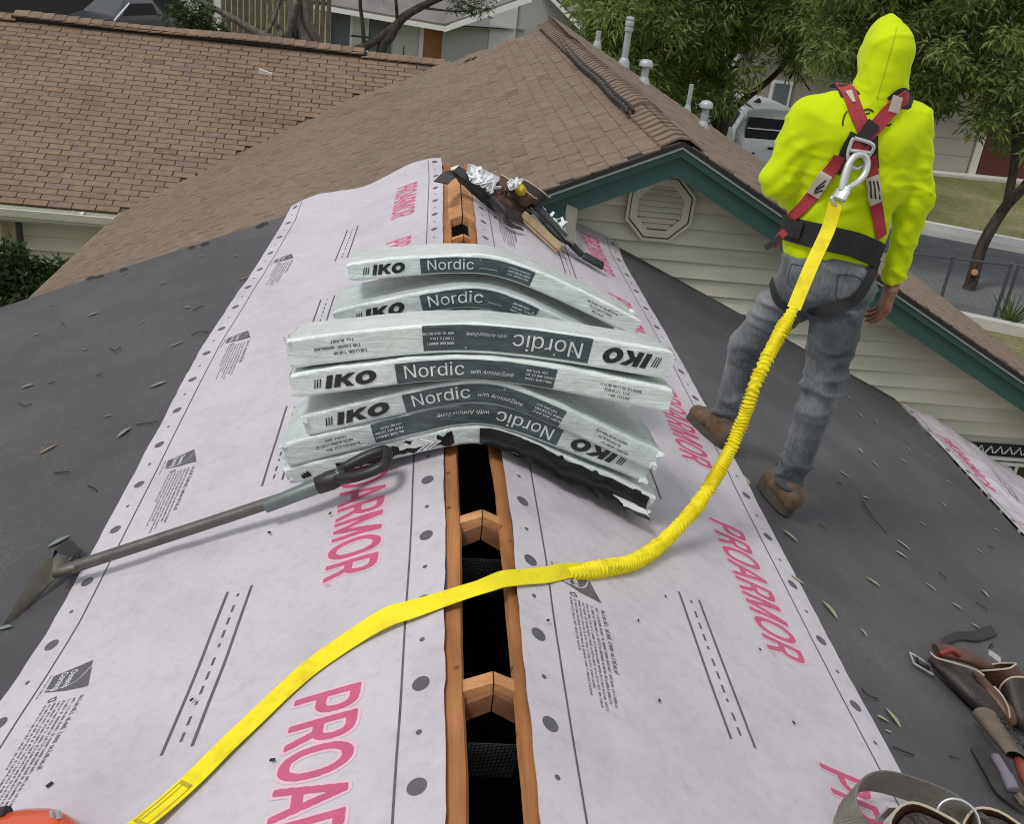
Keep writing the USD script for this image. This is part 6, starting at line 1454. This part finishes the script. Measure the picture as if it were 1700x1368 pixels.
# pale gnarled oak in front of the white house
t3_ = thing('tree', 'pale gnarled tree with a dark hollow, left of the white house', 'tree')
yb = 25.0
b3 = atY(530, 95, yb); b3[2] = -4.2
limbs(t3_, [b3, atY(515, 90, yb), atY(500, 55, yb), atY(490, 10, yb), atY(485, -60, yb)], [.34, .28, .22, .19, .12],
      [([atY(535, 88, yb), atY(522, 60, yb - .1), atY(508, 20, yb - .1), atY(510, -40, yb)], .16, .08), ([atY(478, 85, yb), atY(480, 50, yb - .2), atY(492, 0, yb - .2)], .12, .09), ([atY(470, 70, yb), atY(430, 55, yb), atY(395, 35, yb), atY(350, 10, yb), atY(300, -15, yb)], .12, .05),
       ([atY(440, 58, yb), atY(455, 30, yb), atY(470, -20, yb)], .06, .04), ([atY(470, 60, yb), atY(450, 20, yb + .3), atY(440, -20, yb + .3)], .06, .03)], M['bark'])
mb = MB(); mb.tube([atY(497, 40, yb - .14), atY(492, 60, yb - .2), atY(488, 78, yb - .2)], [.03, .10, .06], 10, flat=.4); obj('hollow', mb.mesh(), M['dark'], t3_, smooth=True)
t4 = thing('tree', 'leaning bare tree forking in front of the white house wall', 'tree')
b4 = atY(630, 110, 23.5); b4[2] = -4.2
limbs(t4, [b4, atY(632, 92, 23.5), atY(648, 60, 23.5), atY(668, 30, 23.5), atY(700, 10, 23.6), atY(735, -6, 23.7)], [.13, .12, .11, .10, .085, .07],
      [([atY(585, 84, 23.4), atY(610, 74, 23.4), atY(640, 55, 23.5), atY(662, 36, 23.5)], .10, .085), ([atY(604, 75, 23.4), atY(602, 40, 23.3), atY(598, 5, 23.2), atY(600, -30, 23)], .05, .035), ([atY(660, 38, 23.5), atY(658, 10, 23.4), atY(656, -20, 23.3)], .045, .03), ([atY(700, 12, 23.6), atY(760, 18, 23.6), atY(800, 12, 23.6)], .03, .012)], M['bark_dark'])
cl = [(atY(px, py, 23.6), np.array([.3, .3, .2])) for px, py in ((770, -6), (790, 12), (800, 4), (735, -20), (765, 10), (700, -20), (640, -25))]
obj('crown', leaves(cl, 16, .13, 31), M['leaf_dark'], t4, kind='stuff', tone=leaves.tone)
# shrubs
sh = thing('bush', 'dark green bush between the parked car and the wooden fence', 'bush')
obj('foliage', leaves([(atY(px, py, 22.5), np.array([.4, .35, .32])) for px, py in ((318, 40), (335, 50), (350, 62), (300, 28), (325, 25), (345, 40))], 60, .10, 41, .1, .4), M['leaf_dark'], sh, kind='stuff', tone=leaves.tone); mb = MB(); a = atY(325, 45, 22.5); mb.tube([[a[0], a[1], -4], a], .04, 8); obj('stem', mb.mesh(), M['bark_dark'], sh)
sh = thing('bush', 'leafy bush below the left eave beside the dark downpipes', 'bush')
cl = [(atY(px, py, 7.4 + .02 * (px % 7)), np.array([.17, .17, .15])) for px, py in ((10, 450), (30, 470), (15, 490), (45, 465), (60, 480), (30, 440), (70, 465), (5, 470), (75, 490), (50, 500), (20, 510), (90, 455), (8, 420))]
obj('foliage', leaves(cl, 42, .075, 43, .1, .42), M['leaf_dark'], sh, kind='stuff', tone=leaves.tone)
for k in range(5): a = atY(20 + 16 * k, 470, 7.4); mb = MB(); mb.tube(catmull([[a[0] - .1, 7.5, G0], a + [0, 0, -.5], a + [.03, 0, .15]], 5), [.02] * 6 + [.008] * 5, 6); obj('stem', mb.mesh(), M['bark_dark'], sh)
sh = thing('garden_plant', 'small spiky green plant by the chain-link gate at the right edge', 'plant')
c = atZ(1672, 545, G0); g_ = random.Random(3)
for k in range(18):
    d = np.array([g_.gauss(0, .25), g_.gauss(0, .2), 0]); V, f = ribbon(catmull([c, c + d * .5 + [0, 0, .28], c + d + [0, 0, .42 + g_.random() * .15]], 4), (0, -1, .1), np.linspace(.05, .008, 9), .003); obj('blade_leaf', (V, f), M['leaf_light'], sh)

# ---------------------------------------------------------------- white house
M['wh_wall'] = plain('white_wall', (.52, .53, .51), .8, var=.08, scale=2, detail=6)
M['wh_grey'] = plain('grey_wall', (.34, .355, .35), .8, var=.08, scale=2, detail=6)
M['roof_grey'] = plain('grey_roofing', (.17, .16, .155), .95, var=.25, scale=1.4, bump=.5, bscale=9, detail=8)
M['blue_grey'] = plain('blue_grey_panel', (.115, .135, .155), .7, var=.1, scale=3)
M['orange_door'] = plain('brown_orange_door', (.30, .135, .045), .6, var=.2, scale=4)
wh = thing('house', 'white house with grey roof and brown-orange door behind the leaning bare tree', 'house')
HY = 36.0
def quad_prism(pix, y, depth, m, name, parent): mb = MB(); mb.prism([atY(px, py, y) for px, py in pix], (0, depth, 0)); return obj(name, mb.mesh(), m, parent)
def drop(px, py, y, z): a = atY(px, py, y); return np.array([a[0], y, z])
def wall_px(x0, x1, ytop0, ytop1, y, m, name='wall', depth=.15, zb=-5.2):
    a, b = atY(x0, ytop0, y), atY(x1, ytop1, y); mb = MB(); mb.prism([a, b, [b[0], y, zb], [a[0], y, zb]], (0, depth, 0)); return obj(name, mb.mesh(), m, wh)
wall_px(535, 736, 8, 44, HY, M['wh_wall']); wall_px(548, 652, 12, 32, HY - .06, M['blue_grey'], 'panel', .05)
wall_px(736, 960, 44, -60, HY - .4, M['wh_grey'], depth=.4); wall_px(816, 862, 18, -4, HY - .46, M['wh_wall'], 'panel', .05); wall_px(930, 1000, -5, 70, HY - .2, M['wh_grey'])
wall_px(582, 613, 24, 30, HY - .1, M['white_paint'], 'window_frame', .05); wall_px(586, 610, 30, 34, HY - .12, M['wh_wall'], 'window_blind', .03)
mb = MB(); a = atY(598, 60, HY - .14); mb.box(a, (.62, .03, .05)); mb2 = a; obj('window_bar', mb.mesh(), M['steel_dark'], wh)
wall_px(539, 550, 12, 14, HY - .3, M['white_paint'], 'porch_post', .12)
wall_px(704, 736, 42, 46, HY - .08, M['orange_door'], 'door', .06); wall_px(698, 705, 38, 40, HY - .12, M['white_paint'], 'door_frame', .08)
e0, e1_ = atY(512, 4, HY - .9), atY(738, 43, HY - .9); v = np.array([0, 0, .16])
mb = MB(); mb.prism([e0, e1_, e1_ - v, e0 - v], (0, .06, 0)); obj('fascia', mb.mesh(), M['white_paint'], wh)
e2_ = atY(884, -8, HY - .9); mb = MB(); mb.prism([e1_, e2_, e2_ - v * 1.2, e1_ - v * 1.2], (0, .06, 0)); obj('fascia', mb.mesh(), M['white_paint'], wh)
e3, e4 = atY(915, -12, HY - .9), atY(990, 66, HY - .9); mb = MB(); mb.prism([e3, e4, e4 - v * 1.3, e3 - v * 1.3], (0, .06, 0)); obj('fascia', mb.mesh(), M['white_paint'], wh)
mb = MB(); mb.prism([e0 + [-.3, 0, .02], e1_ + [0, 0, .02], e2_ + [0, 0, .02], e2_ + [0, 6, 1.6], e0 + [-.3, 6, 2.4]], (0, 0, .06)); obj('roof', mb.mesh(), M['roof_grey'], wh)
pk = (e2_ + e3) / 2 + [0, 0, .5]
mb = MB(); mb.prism([e3 + [-.5, 0, .3], e4 + [0, 0, .02], e4 + [.3, 8, .02], e3 + [-.5, 8, .3]], (0, 0, .06)); obj('roof', mb.mesh(), M['roof_grey'], wh)
mb = MB(); mb.box(atY(670, 84, HY - .03), (.03, .03, .3)); obj('wall_fitting', mb.mesh(), M['steel_dark'], wh)

# wooden fence and the neighbouring wall to its left
M['fence'] = wood('weathered_fence', (.075, .062, .045), (.17, .145, .10), (20, 20, 1.5))
fe = thing('wooden_fence', 'weathered brown board fence behind the pale gnarled tree', 'fence')
FY = 28.0; a, b = atY(340, 20, FY)[0], atY(545, 40, FY)[0]
for k in range(22):
    x = a + (b - a) * k / 21; mb = MB(); mb.box((x, FY + .01 * (k % 2), -2.1 - .0 * k), (.125, .025, 3.9 + .05 * math.sin(k * 3.1))); obj('board', mb.mesh(), M['fence'], fe)
for z in (-2.6, -1.3): mb = MB(); mb.box(((a + b) / 2, FY + .05, z), (b - a, .05, .09)); obj('rail', mb.mesh(), M['fence'], fe)
mb = MB(); c = atY(362, 30, 27.4); mb.box((c[0], 27.4, -2.4), (.16, .12, 4.0)); obj('post', mb.mesh(), M['wh_wall'], fe)
sd_ = thing('shed', 'long dark building behind the dark car at the upper left', 'shed')
mb = MB(); a_, b_ = atY(-260, 10, 47), atY(345, 30, 47); mb.box(((a_[0] + b_[0]) / 2, 47.3, -2.6), (b_[0] - a_[0], .3, 6.5)); obj('wall', mb.mesh(), plain('dark_shed', (.03, .034, .03), .9), sd_)
mb = MB(); mb.box(((a_[0] + b_[0]) / 2, 46.4, .7), (b_[0] - a_[0] + .6, 2.4, .12)); obj('roof', mb.mesh(), M['roof_grey'], sd_)
mb = MB(); mb.box(atY(318, 20, 46.9), (.9, .05, 2.6)); obj('door', mb.mesh(), M['wh_wall'], sd_)

# ---------------------------------------------------------------- vehicles
M['car_paint'] = plain('silver_paint', (.74, .76, .77), .3, metal=.35, var=.04, coat=.6)
M['car_dark'] = plain('dark_paint', (.035, .038, .042), .3, var=.1, coat=.6)
M['tint'] = mat('tinted_glass', {'p': ('principled_bsdf', {'base_color': (.004, .005, .006), 'roughness': .12, 'specular_ior_level': .18})}, [])
M['shield'] = mat('windscreen', {'p': ('principled_bsdf', {'base_color': (.05, .065, .07), 'roughness': .05, 'specular_ior_level': .8})}, [])
M['tyre'] = plain('tyre', (.02, .02, .02), .8); M['tail'] = plain('tail_lamp', (.3, .02, .015), .25, coat=.5)
def car(label, cat, c, rz, L, W, H, paint, kind):
    t = thing('parked_car', label, cat)
    ca, sa_ = math.cos(rz), math.sin(rz)
    def T_(v): v = np.asarray(v, float); return np.stack([c[0] + v[..., 0] * ca - v[..., 1] * sa_, c[1] + v[..., 0] * sa_ + v[..., 1] * ca, c[2] + v[..., 2]], -1)
    # stations along y (rear = -L/2), each a rounded section: half width at sill, belt and roof
    if kind == 'suv': st_ = [(-.5, .80, .62, .58), (-.485, .97, .70, .64), (-.47, 1.0, .72, .9), (-.44, 1.0, .73, 1.0), (-.1, 1.0, .74, 1.0), (.1, 1.0, .73, .98), (.22, 1.0, .70, .62), (.46, .96, .6, .58), (.5, .8, .5, .5)]
    else: st_ = [(-.5, .8, .55, .5), (-.47, .95, .6, .56), (-.3, 1.0, .64, .6), (-.2, 1.0, .7, .98), (.12, 1.0, .7, 1.0), (.26, 1.0, .68, .62), (.46, .95, .58, .55), (.5, .78, .48, .45)]
    V = []; K = None
    for (yy, wf, bl, tp_) in st_:
        h = max(tp_, bl + .005) * H; belt = bl * H; w = W / 2 * wf; tw_ = w * (.80 if tp_ > .8 else .96)
        sec = [(-w * .93, .18 * H), (-w, .30 * H), (-w, belt * .82), (-w * .97, belt), (-tw_, h - .05 * H if tp_ > .8 else h - .01), (-tw_ * .86, h), (0, h + .012), (tw_ * .86, h), (tw_, h - .05 * H if tp_ > .8 else h - .01), (w * .97, belt), (w, belt * .82), (w, .30 * H), (w * .93, .18 * H)]
        K = len(sec); V += [(x, yy * L, z) for x, z in sec]
    f = []
    for i in range(len(st_) - 1):
        for j in range(K): a_, b_ = i * K + j, i * K + (j + 1) % K; f += [[a_, b_, b_ + K], [a_, b_ + K, a_ + K]]
    f += [[0, j + 1, j] for j in range(1, K - 1)] + [[(len(st_) - 1) * K, (len(st_) - 1) * K + j, (len(st_) - 1) * K + j + 1] for j in range(1, K - 1)]
    obj('body', (T_(np.array(V)), np.array(f)), paint, t, smooth=28)
    def plate(name, pts, m, th=.012):
        P = T_(np.array(pts, float)); nrm = norm(np.cross(P[1] - P[0], P[2] - P[0])); cc = T_(np.array([0, 0, H * .5])); nrm = nrm if nrm @ (P.mean(0) - cc) > 0 else -nrm
        mb = MB(); mb.prism(P - nrm * .004, nrm * th); return obj(name, mb.mesh(), m, t)
    if kind == 'suv':
        yb_ = -.487 * L
        plate('rear_window', [(-W * .37, yb_ - .035, .63 * H), (W * .37, yb_ - .035, .63 * H), (W * .345, -.474 * L - .035, .90 * H), (-W * .345, -.474 * L - .035, .90 * H)], M['tint'], .03)
        plate('window_seam', [(-W * .36, yb_ - .065, .755 * H), (W * .36, yb_ - .065, .755 * H), (W * .36, yb_ - .062, .77 * H), (-W * .36, yb_ - .062, .77 * H)], M['car_paint'], .02)
        for s_ in (-1, 1):
            plate('tail_lamp', [(s_ * W * .40, -.489 * L, .42 * H), (s_ * W * .48, -.482 * L, .42 * H), (s_ * W * .46, -.482 * L, .62 * H), (s_ * W * .40, -.489 * L, .62 * H)], M['tail'], .03)
            plate('side_window', [(s_ * W * .492, -.42 * L, .72 * H), (s_ * W * .492, .12 * L, .72 * H), (s_ * W * .425, .06 * L, .93 * H), (s_ * W * .425, -.42 * L, .93 * H)], M['tint'], .01)
            mb = MB(); mb.box(T_(np.array([s_ * W * .56, .2 * L, .68 * H])), (.2, .12, .16)); obj('mirror', mb.mesh(), M['car_dark'], t)
        mb = MB(); mb.box(T_(np.array([0, -.505 * L, .52 * H])), (.16, .02, .06), (ca, sa_, 0), (-sa_, ca, 0)); obj('badge', mb.mesh(), M['steel_dark'], t)
        for x in (-.3, -.22): mb = MB(); mb.box(T_(np.array([x * W, -.506 * L, .44 * H])), (.05, .02, .04), (ca, sa_, 0), (-sa_, ca, 0)); obj('badge', mb.mesh(), M['steel_dark'], t)
        plate('bumper', [(-W * .49, -.50 * L - .02, .2 * H), (W * .49, -.50 * L - .02, .2 * H), (W * .49, -.50 * L - .02, .36 * H), (-W * .49, -.50 * L - .02, .36 * H)], paint, .06)
    else:
        plate('windscreen', [(-W * .45, .245 * L, .67 * H), (W * .45, .245 * L, .67 * H), (W * .37, .135 * L, .955 * H), (-W * .37, .135 * L, .955 * H)], M['shield'], .02)
        for s_ in (-1, 1): plate('side_window', [(s_ * W * .487, -.2 * L, .69 * H), (s_ * W * .487, .2 * L, .69 * H), (s_ * W * .41, .11 * L, .92 * H), (s_ * W * .41, -.17 * L, .92 * H)], M['tint'], .012)
        for s_ in (-1, 1): plate('headlamp', [(s_ * W * .28, .485 * L, .42 * H), (s_ * W * .46, .465 * L, .42 * H), (s_ * W * .46, .465 * L, .52 * H), (s_ * W * .28, .485 * L, .52 * H)], M['car_paint'], .03)
        mb = MB(); mb.tube([T_(np.array([-W * .5, .3 * L, .6 * H])), T_(np.array([-W * .43, .1 * L, .93 * H]))], .035, 8); obj('pillar', mb.mesh(), M['car_paint'], t)
    for s_ in (-1, 1):
        for yy in (-.31, .31):
            p_ = T_(np.array([s_ * (W / 2 - .1), yy * L, .33])); ax_ = np.array([ca, sa_, 0]) * s_
            mb = MB(); mb.tube([p_ - ax_ * .1, p_ - ax_ * .08, p_ + ax_ * .1, p_ + ax_ * .11], [.28, .33, .33, .28], 20, up=(0, 0, 1)); w_ = obj('wheel', mb.mesh(), M['tyre'], t, smooth=40)
            mb = MB(); mb.tube([p_ + ax_ * .1, p_ + ax_ * .118], .2, 16, up=(0, 0, 1)); obj('rim', mb.mesh(), M['alloy'], w_)
    return t
c = atY(1282, 235, 22.0)
car('silver sport utility vehicle seen from behind, parked past the roof edge left of the worker', 'car', (c[0] - .22, 24.3, G0 + .02), .10, 4.6, 1.9, 1.74, M['car_paint'], 'suv')
c = atY(205, 18, 41.0)
car('dark car with pale windscreen pillars beyond the left ridge', 'car', (c[0], 41.0, -4.72), math.pi - .55, 4.4, 1.8, 1.75, M['car_dark'], 'sedan')

# ---------------------------------------------------------------- houses across the street
M['tan_wall'] = plain('tan_wall', (.33, .30, .26), .85, var=.1, scale=1.5, detail=6)
M['taupe'] = plain('taupe_panel', (.25, .225, .195), .8, var=.08, scale=2)
M['red_wall'] = plain('dark_red_wall', (.085, .018, .015), .8, var=.15, scale=3)
M['orange_wall'] = plain('orange_wood', (.34, .19, .07), .7, var=.2, scale=3)
rh = thing('house', 'house with tan front, dark red wall and orange panel beyond the lawn', 'house')
RYH = 26.0; 
def rbox(name, x0, x1, z0, z1, y0, y1, m, parent): mb = MB(); mb.box(((x0 + x1) / 2, (y0 + y1) / 2, (z0 + z1) / 2), (x1 - x0, y1 - y0, z1 - z0)); return obj(name, mb.mesh(), m, parent)
xa = atZ(1562, 283, G0 + .05); XA = xa[0]; HYb = xa[1]
rbox('wall', XA - 1.2, XA + 7, G0 - .2, G0 + 2.75, HYb + .05, HYb + .35, M['taupe'], rh)
rbox('garage_door', XA - .9, XA + .72, G0 + .05, G0 + 2.3, HYb - .02, HYb + .05, M['tan_wall'], rh)
for k in range(4): rbox('door_groove', XA - .9, XA + .72, G0 + .5 + .45 * k, G0 + .515 + .45 * k, HYb - .026, HYb - .02, M['taupe'], rh)
rbox('corner_post', XA + .78, XA + .98, G0, G0 + 2.5, HYb - .08, HYb + .05, M['cream'], rh)
rbox('side_wall', XA + 1.02, XA + 3.4, G0, G0 + 1.55, HYb - .05, HYb + .05, M['red_wall'], rh)
rbox('panel', XA + 1.02, XA + 3.0, G0 + 1.56, G0 + 2.5, HYb - .03, HYb + .05, M['orange_wall'], rh)
rbox('fascia', XA - 1.8, XA + 7.4, G0 + 2.6, G0 + 2.85, HYb - .7, HYb - .6, M['wh_grey'], rh)
mb = MB(); mb.prism([(XA - 1.9, HYb - .75, G0 + 2.86), (XA + 7.5, HYb - .75, G0 + 2.86), (XA + 7.5, HYb + 5, G0 + 4.8), (XA - 1.9, HYb + 5, G0 + 4.8)], (0, 0, .08)); obj('roof', mb.mesh(), M['roof_grey'], rh)
rbox('concrete_step', XA - 1.0, XA + 3.5, G0 - .1, G0 + .06, HYb - .5, HYb - .05, M['concrete'], rh)
gh = thing('house', 'beige house with a blue-grey window behind the silver vehicle', 'house')
GYH = 30.0
a, b = atY(1215, 120, GYH)[0], atY(1420, 150, GYH)[0]
rbox('wall', a - .5, b + .8, -4.6, -.6, GYH, GYH + .3, M['tan_wall'], gh)
w0, w1 = atY(1276, 190, GYH - .1), atY(1312, 138, GYH - .1)
rbox('window_frame', w0[0] - .1, w1[0] + .08, w0[2], w1[2] + .05, GYH - .12, GYH, M['white_paint'], gh)
rbox('window_pane', w0[0], w1[0], w0[2] + .08, w1[2] - .03, GYH - .14, GYH - .12, M['blue_grey'], gh)
rbox('window_frame', (w0[0] + w1[0]) / 2 - .35, (w0[0] + w1[0]) / 2 - .29, w0[2], w1[2], GYH - .16, GYH - .12, M['white_paint'], gh)
mb = MB(); mb.prism([(a - 1, GYH - .7, -.75), (b + 1.2, GYH - .7, -.75), (b + 1.2, GYH + 5, 1.1), (a - 1, GYH + 5, 1.1)], (0, 0, .1)); obj('roof', mb.mesh(), M['roof_grey'], gh)
for (p0, p1) in (((1180, 205), (1240, 160)), ((1195, 212), (1262, 165))):
    A_, B_ = atY(*p0, 23.2), atY(*p1, 23.2); mb = MB(); mb.tube([A_, B_], .06, 6); obj('handrail', mb.mesh(), M['steel_dark'], None, label='dark sloping timber rail beside the tree trunk, ' + ('upper of two' if p0[0] == 1180 else 'lower of two'), cat='rail')
pg = thing('side_wall', 'pale cream wall glimpsed between the trunk and the sloping rails', 'wall')
mb = MB(); c0_, c1_ = atY(1195, 135, 25), atY(1216, 135, 25); mb.box(((c0_[0] + c1_[0]) / 2, 25, -2.6), (c1_[0] - c0_[0], .2, 3.4)); obj('panel', mb.mesh(), M['cream'], pg)

# ---------------------------------------------------------------- chain-link fence at the road
M['pipe_dark'] = plain('dark_pipe', (.07, .075, .09), .5, metal=.3)
cf = thing('chain_link_fence', 'low dark chain-link fence with a gate on the near side of the road', 'fence')
fa = atZ(1650, 528, G0); fd = norm([1.0, -.12, 0]); fh = .95
for k in range(-5, 9):
    o = k * .95 + (.14 if k > 0 else 0); p_ = fa + fd * o; mb = MB(); mb.tube([p_ - [0, 0, .1], p_ + [0, 0, fh]], .027, 8); mb.tube([p_ + [0, 0, fh], p_ + [0, 0, fh + .025]], [.034, .01], 8); obj('post', mb.mesh(), M['pipe_dark'], cf, smooth=40)
p_ = fa + fd * .12; mb = MB(); mb.tube([p_ - [0, 0, .1], p_ + [0, 0, fh]], .027, 8); obj('post', mb.mesh(), M['pipe_dark'], cf, smooth=40)
for a_, b_ in ((-4.8, -.02), (.14, 7.6)): mb = MB(); mb.tube([fa + fd * a_ + [0, 0, fh - .03], fa + fd * b_ + [0, 0, fh - .03]], .02, 8); obj('top_rail', mb.mesh(), M['pipe_dark'], cf, smooth=40)
mb = MB()
for k in range(-40, 66):
    for s_ in (-1, 1):
        x0 = k * .115
        if -4.75 < x0 < 7.5: mb.tube([fa + fd * x0 + [0, 0, .03], fa + fd * (x0 + s_ * (fh - .07)) + [0, 0, fh - .04]], .0013, 3, cap=False)
obj('wire_mesh', mb.mesh(), M['pipe_dark'], cf, kind='stuff')
# ---------------------------------------------------------------- fallen leaves and twigs on the felt
M['leaf_y'] = plain('fallen_leaf_yellow', (.31, .31, .18), .5, var=.25, scale=30)
M['leaf_b'] = plain('fallen_leaf_bluish', (.16, .205, .195), .5, var=.2, scale=30)
M['leaf_o'] = plain('fallen_leaf_tan', (.22, .175, .105), .6, var=.25, scale=30)
M['twig'] = plain('dry_twig', (.03, .024, .02), .8)
SPECIAL = {(1500, 905): 'upper of the overlapping pair of pale leaves in mid felt, right slope', (1497, 922): 'lower of the overlapping pair of pale leaves in mid felt, right slope', (1482, 1192): 'larger pale leaf touching a smaller one beside the right sheet edge, above the belt loop', (1466, 1194): 'smaller pale leaf beside the right sheet edge, touching a larger one',
    (1312, 890): 'pale leaf just below the worker\'s nearer boot by the sheet edge', (1377, 1013): 'longest pale leaf, lying against the right sheet edge', (1240, 798): 'pale leaf between the yellow cord and the worker\'s nearer boot', (1402, 788): 'pale leaf to the right of the worker\'s nearer boot',
    (155, 521): 'bluish leaf highest on the left felt', (262, 638): 'bluish leaf nearest the left sheet on the left felt', (207, 718): 'bluish leaf above the shovel shaft, midway down the left felt', (46, 641): 'bluish leaf near the left edge of the picture, level with the stack', (98, 898): 'bluish leaf just above the shovel blade', (8, 1043): 'bluish leaf under the tip of the shovel blade'}
def fallen(side, px, py, ln, ang, m, kind, wid=.27):
    if (px, py) in SPECIAL: kind = dict(label=SPECIAL[(px, py)], cat='leaf')
    on, nn, PFx = (onL, NL, -1) if side == 'L' else (onR, NR, 1)
    ln *= .82; c = on(px, py, .002); e1_ = norm(on(px + 20 * math.cos(ang), py + 20 * math.sin(ang)) - on(px, py)); e2_ = norm(np.cross(nn, e1_)); r = random.Random(int(px * 7 + py))
    mb = MB(); n = 9; V = []
    for i in range(n):
        t = i / (n - 1); w = ln * wid * .5 * math.sin(math.pi * min(1, t * 1.02)) ** .8; b = .035 * ln * math.sin(math.pi * t); sw = .08 * ln * math.sin(2.4 * t + px)
        for s_, hh in ((-1, .06), (0, 0), (1, .06)): V.append(c + e1_ * (t - .5) * ln + e2_ * (s_ * w + sw) + nn * (b + hh * w + .001))
    f = []
    for i in range(n - 1):
        for j in range(2): a = i * 3 + j; f.append([a, a + 1, a + 4, a + 3])
    V = np.array(V); f = np.array(f); V = np.vstack([V, V - nn * .0012]); f = np.vstack([f, f[:, ::-1] + n * 3])
    return obj('fallen_leaf', (V, f), m, smooth=True, **kind)
KR = dict(label='pale yellow-green fallen leaf on the dark felt right of the right sheet', cat='leaf', group='yellow leaves on the right felt')
KL = dict(label='bluish grey-green fallen leaf on the dark felt left of the left sheet', cat='leaf', group='bluish leaves on the left felt')
KO = dict(label='dry tan fallen leaf on the dark felt left of the left sheet', cat='leaf', group='tan leaves on the left felt')
KS = dict(label='dry fallen leaf lying on the brown shingles of the house roof', cat='leaf')
for (px, py, l, a) in ((1500, 905, .085, .7), (1497, 922, .075, .55), (1450, 967, .075, .65), (1377, 1013, .10, .85), (1312, 890, .085, .75), (1240, 798, .08, .9), (1402, 788, .07, .6), (1437, 826, .06, .4), (1590, 1008, .06, .6), (1636, 986, .07, .8), (1433, 1050, .045, .9), (1482, 1192, .085, 1.0), (1466, 1194, .05, .4), (1323, 962, .07, .6), (1545, 975, .06, .7), (1567, 838, .05, .8),
                       (1532, 870, .05, .6), (1428, 748, .07, .8), (1452, 770, .06, .7), (1500, 765, .06, .6), (1508, 745, .05, .7), (1575, 800, .05, .5), (1626, 915, .05, .7), (1655, 880, .05, .5), (1410, 660, .06, .6), (1430, 690, .07, .7), (1455, 700, .06, .8), (1540, 757, .035, 1.2), (1475, 1215, .03, .5), (1620, 1040, .05, .6)):
    fallen('R', px, py, l, a, M['leaf_y'], KR)
for (px, py, l, a) in ((155, 521, .085, -.3), (46, 641, .085, -.35), (262, 638, .09, -.3), (207, 718, .09, -.6), (98, 898, .09, -.45), (8, 1043, .06, -.3), (140, 580, .04, -.2), (60, 555, .05, -.3)):
    fallen('L', px, py, l, a, M['leaf_b'], KL, .34)
for (px, py, l, a) in ((293, 571, .085, -.35), (235, 535, .05, -.4), (80, 746, .10, -.45), (85, 506, .05, -.4), (405, 462, .08, -.35), (310, 510, .07, -.1), (180, 690, .05, -.2), (205, 455, .06, -.4), (390, 425, .06, -.2), (270, 470, .07, -.35), (335, 425, .06, -.2)):
    fallen('L', px, py, l, a, M['leaf_o'], KO, .22)
def twig(side, pts, r, kind):
    on = onL if side == 'L' else onR
    mb = MB(); mb.tube(catmull([on(px, py, .004 + .006 * (i % 2)) for i, (px, py) in enumerate(pts)], 4), r, 5); return obj('twig', mb.mesh(), M['twig'], None, smooth=True, **kind)
TR = dict(label='short dark twig on the felt of the right slope', cat='twig', group='twigs on the right felt'); TL = dict(label='short dark twig on the felt of the left slope', cat='twig', group='twigs on the left felt')
for p in ([(1432, 832), (1448, 858), (1473, 886)], [(1430, 1143), (1442, 1155), (1458, 1161)], [(1482, 1240), (1500, 1248), (1517, 1254)], [(1576, 1255), (1592, 1261)], [(1560, 950), (1572, 962)], [(1640, 905), (1652, 912)], [(1390, 800), (1398, 806)], [(1620, 1000), (1640, 1012)], [(1360, 870), (1372, 878)], [(1290, 770), (1300, 790)]): twig('R', p, .0022, TR)
for p in ([(30, 668), (42, 674), (52, 670)], [(318, 556), (332, 550), (346, 551)], [(182, 578), (192, 582), (200, 576)], [(145, 806), (156, 810), (160, 816)], [(80, 637), (92, 634)], [(225, 705), (262, 700)], [(90, 785), (115, 783)], [(320, 515), (338, 507)], [(160, 624), (170, 620)], [(100, 534), (106, 538)]): twig('L', p, .0022, TL)
# torn felt crumbs where the felt meets the shingles
for k, (px, py, l) in enumerate(((438, 372, .05), (430, 376, .04), (150, 462, .06), (165, 459, .05), (340, 405, .05), (318, 411, .04), (205, 448, .05))):
    c = onL(px, py, .008); r = random.Random(k); V, f = ribbon(catmull([c + [-l * .5, 0, -.2 * l], c + [0, .01, .003 * r.random()], c + [l * .5, .0, .2 * l]], 4), (0, -.7, .7), [.006, .010, .016, .02, .018, .012, .02, .012, .006], .003)
    obj('felt_scrap', (V, f), M['black_edge'], smooth=30, label='torn scrap of black felt along the far edge of the left slope', cat='scrap', group='felt scraps along the far edge')
c = hit(440, 121, np.array([0, -.47, 1.0]), EZ - .47 * EY + .03)
mb = MB(); mb.box(c, (.16, .012, .07), X=(.9, 0, -.25), Y=(0, 1, .47)); obj('white_scrap', mb.mesh(), M['white_paint'], label='small white scrap lying on the left brown shingle roof', cat='scrap')
c = hit(780, 97, MLn, MLk + .03)
for k, (px, py) in enumerate(((775, 98), (786, 94))): 
    c = hit(px, py, MLn, MLk + .03); mb = MB(); mb.box(c, (.06, .14, .012), X=(1, 0, .47), Y=(.2, 1, 0)); obj('dry_leaf', mb.mesh(), M['leaf_o'], label='dry tan leaf on the shingles near the top of the brown roof', cat='leaf', group='dry leaves near the roof top')
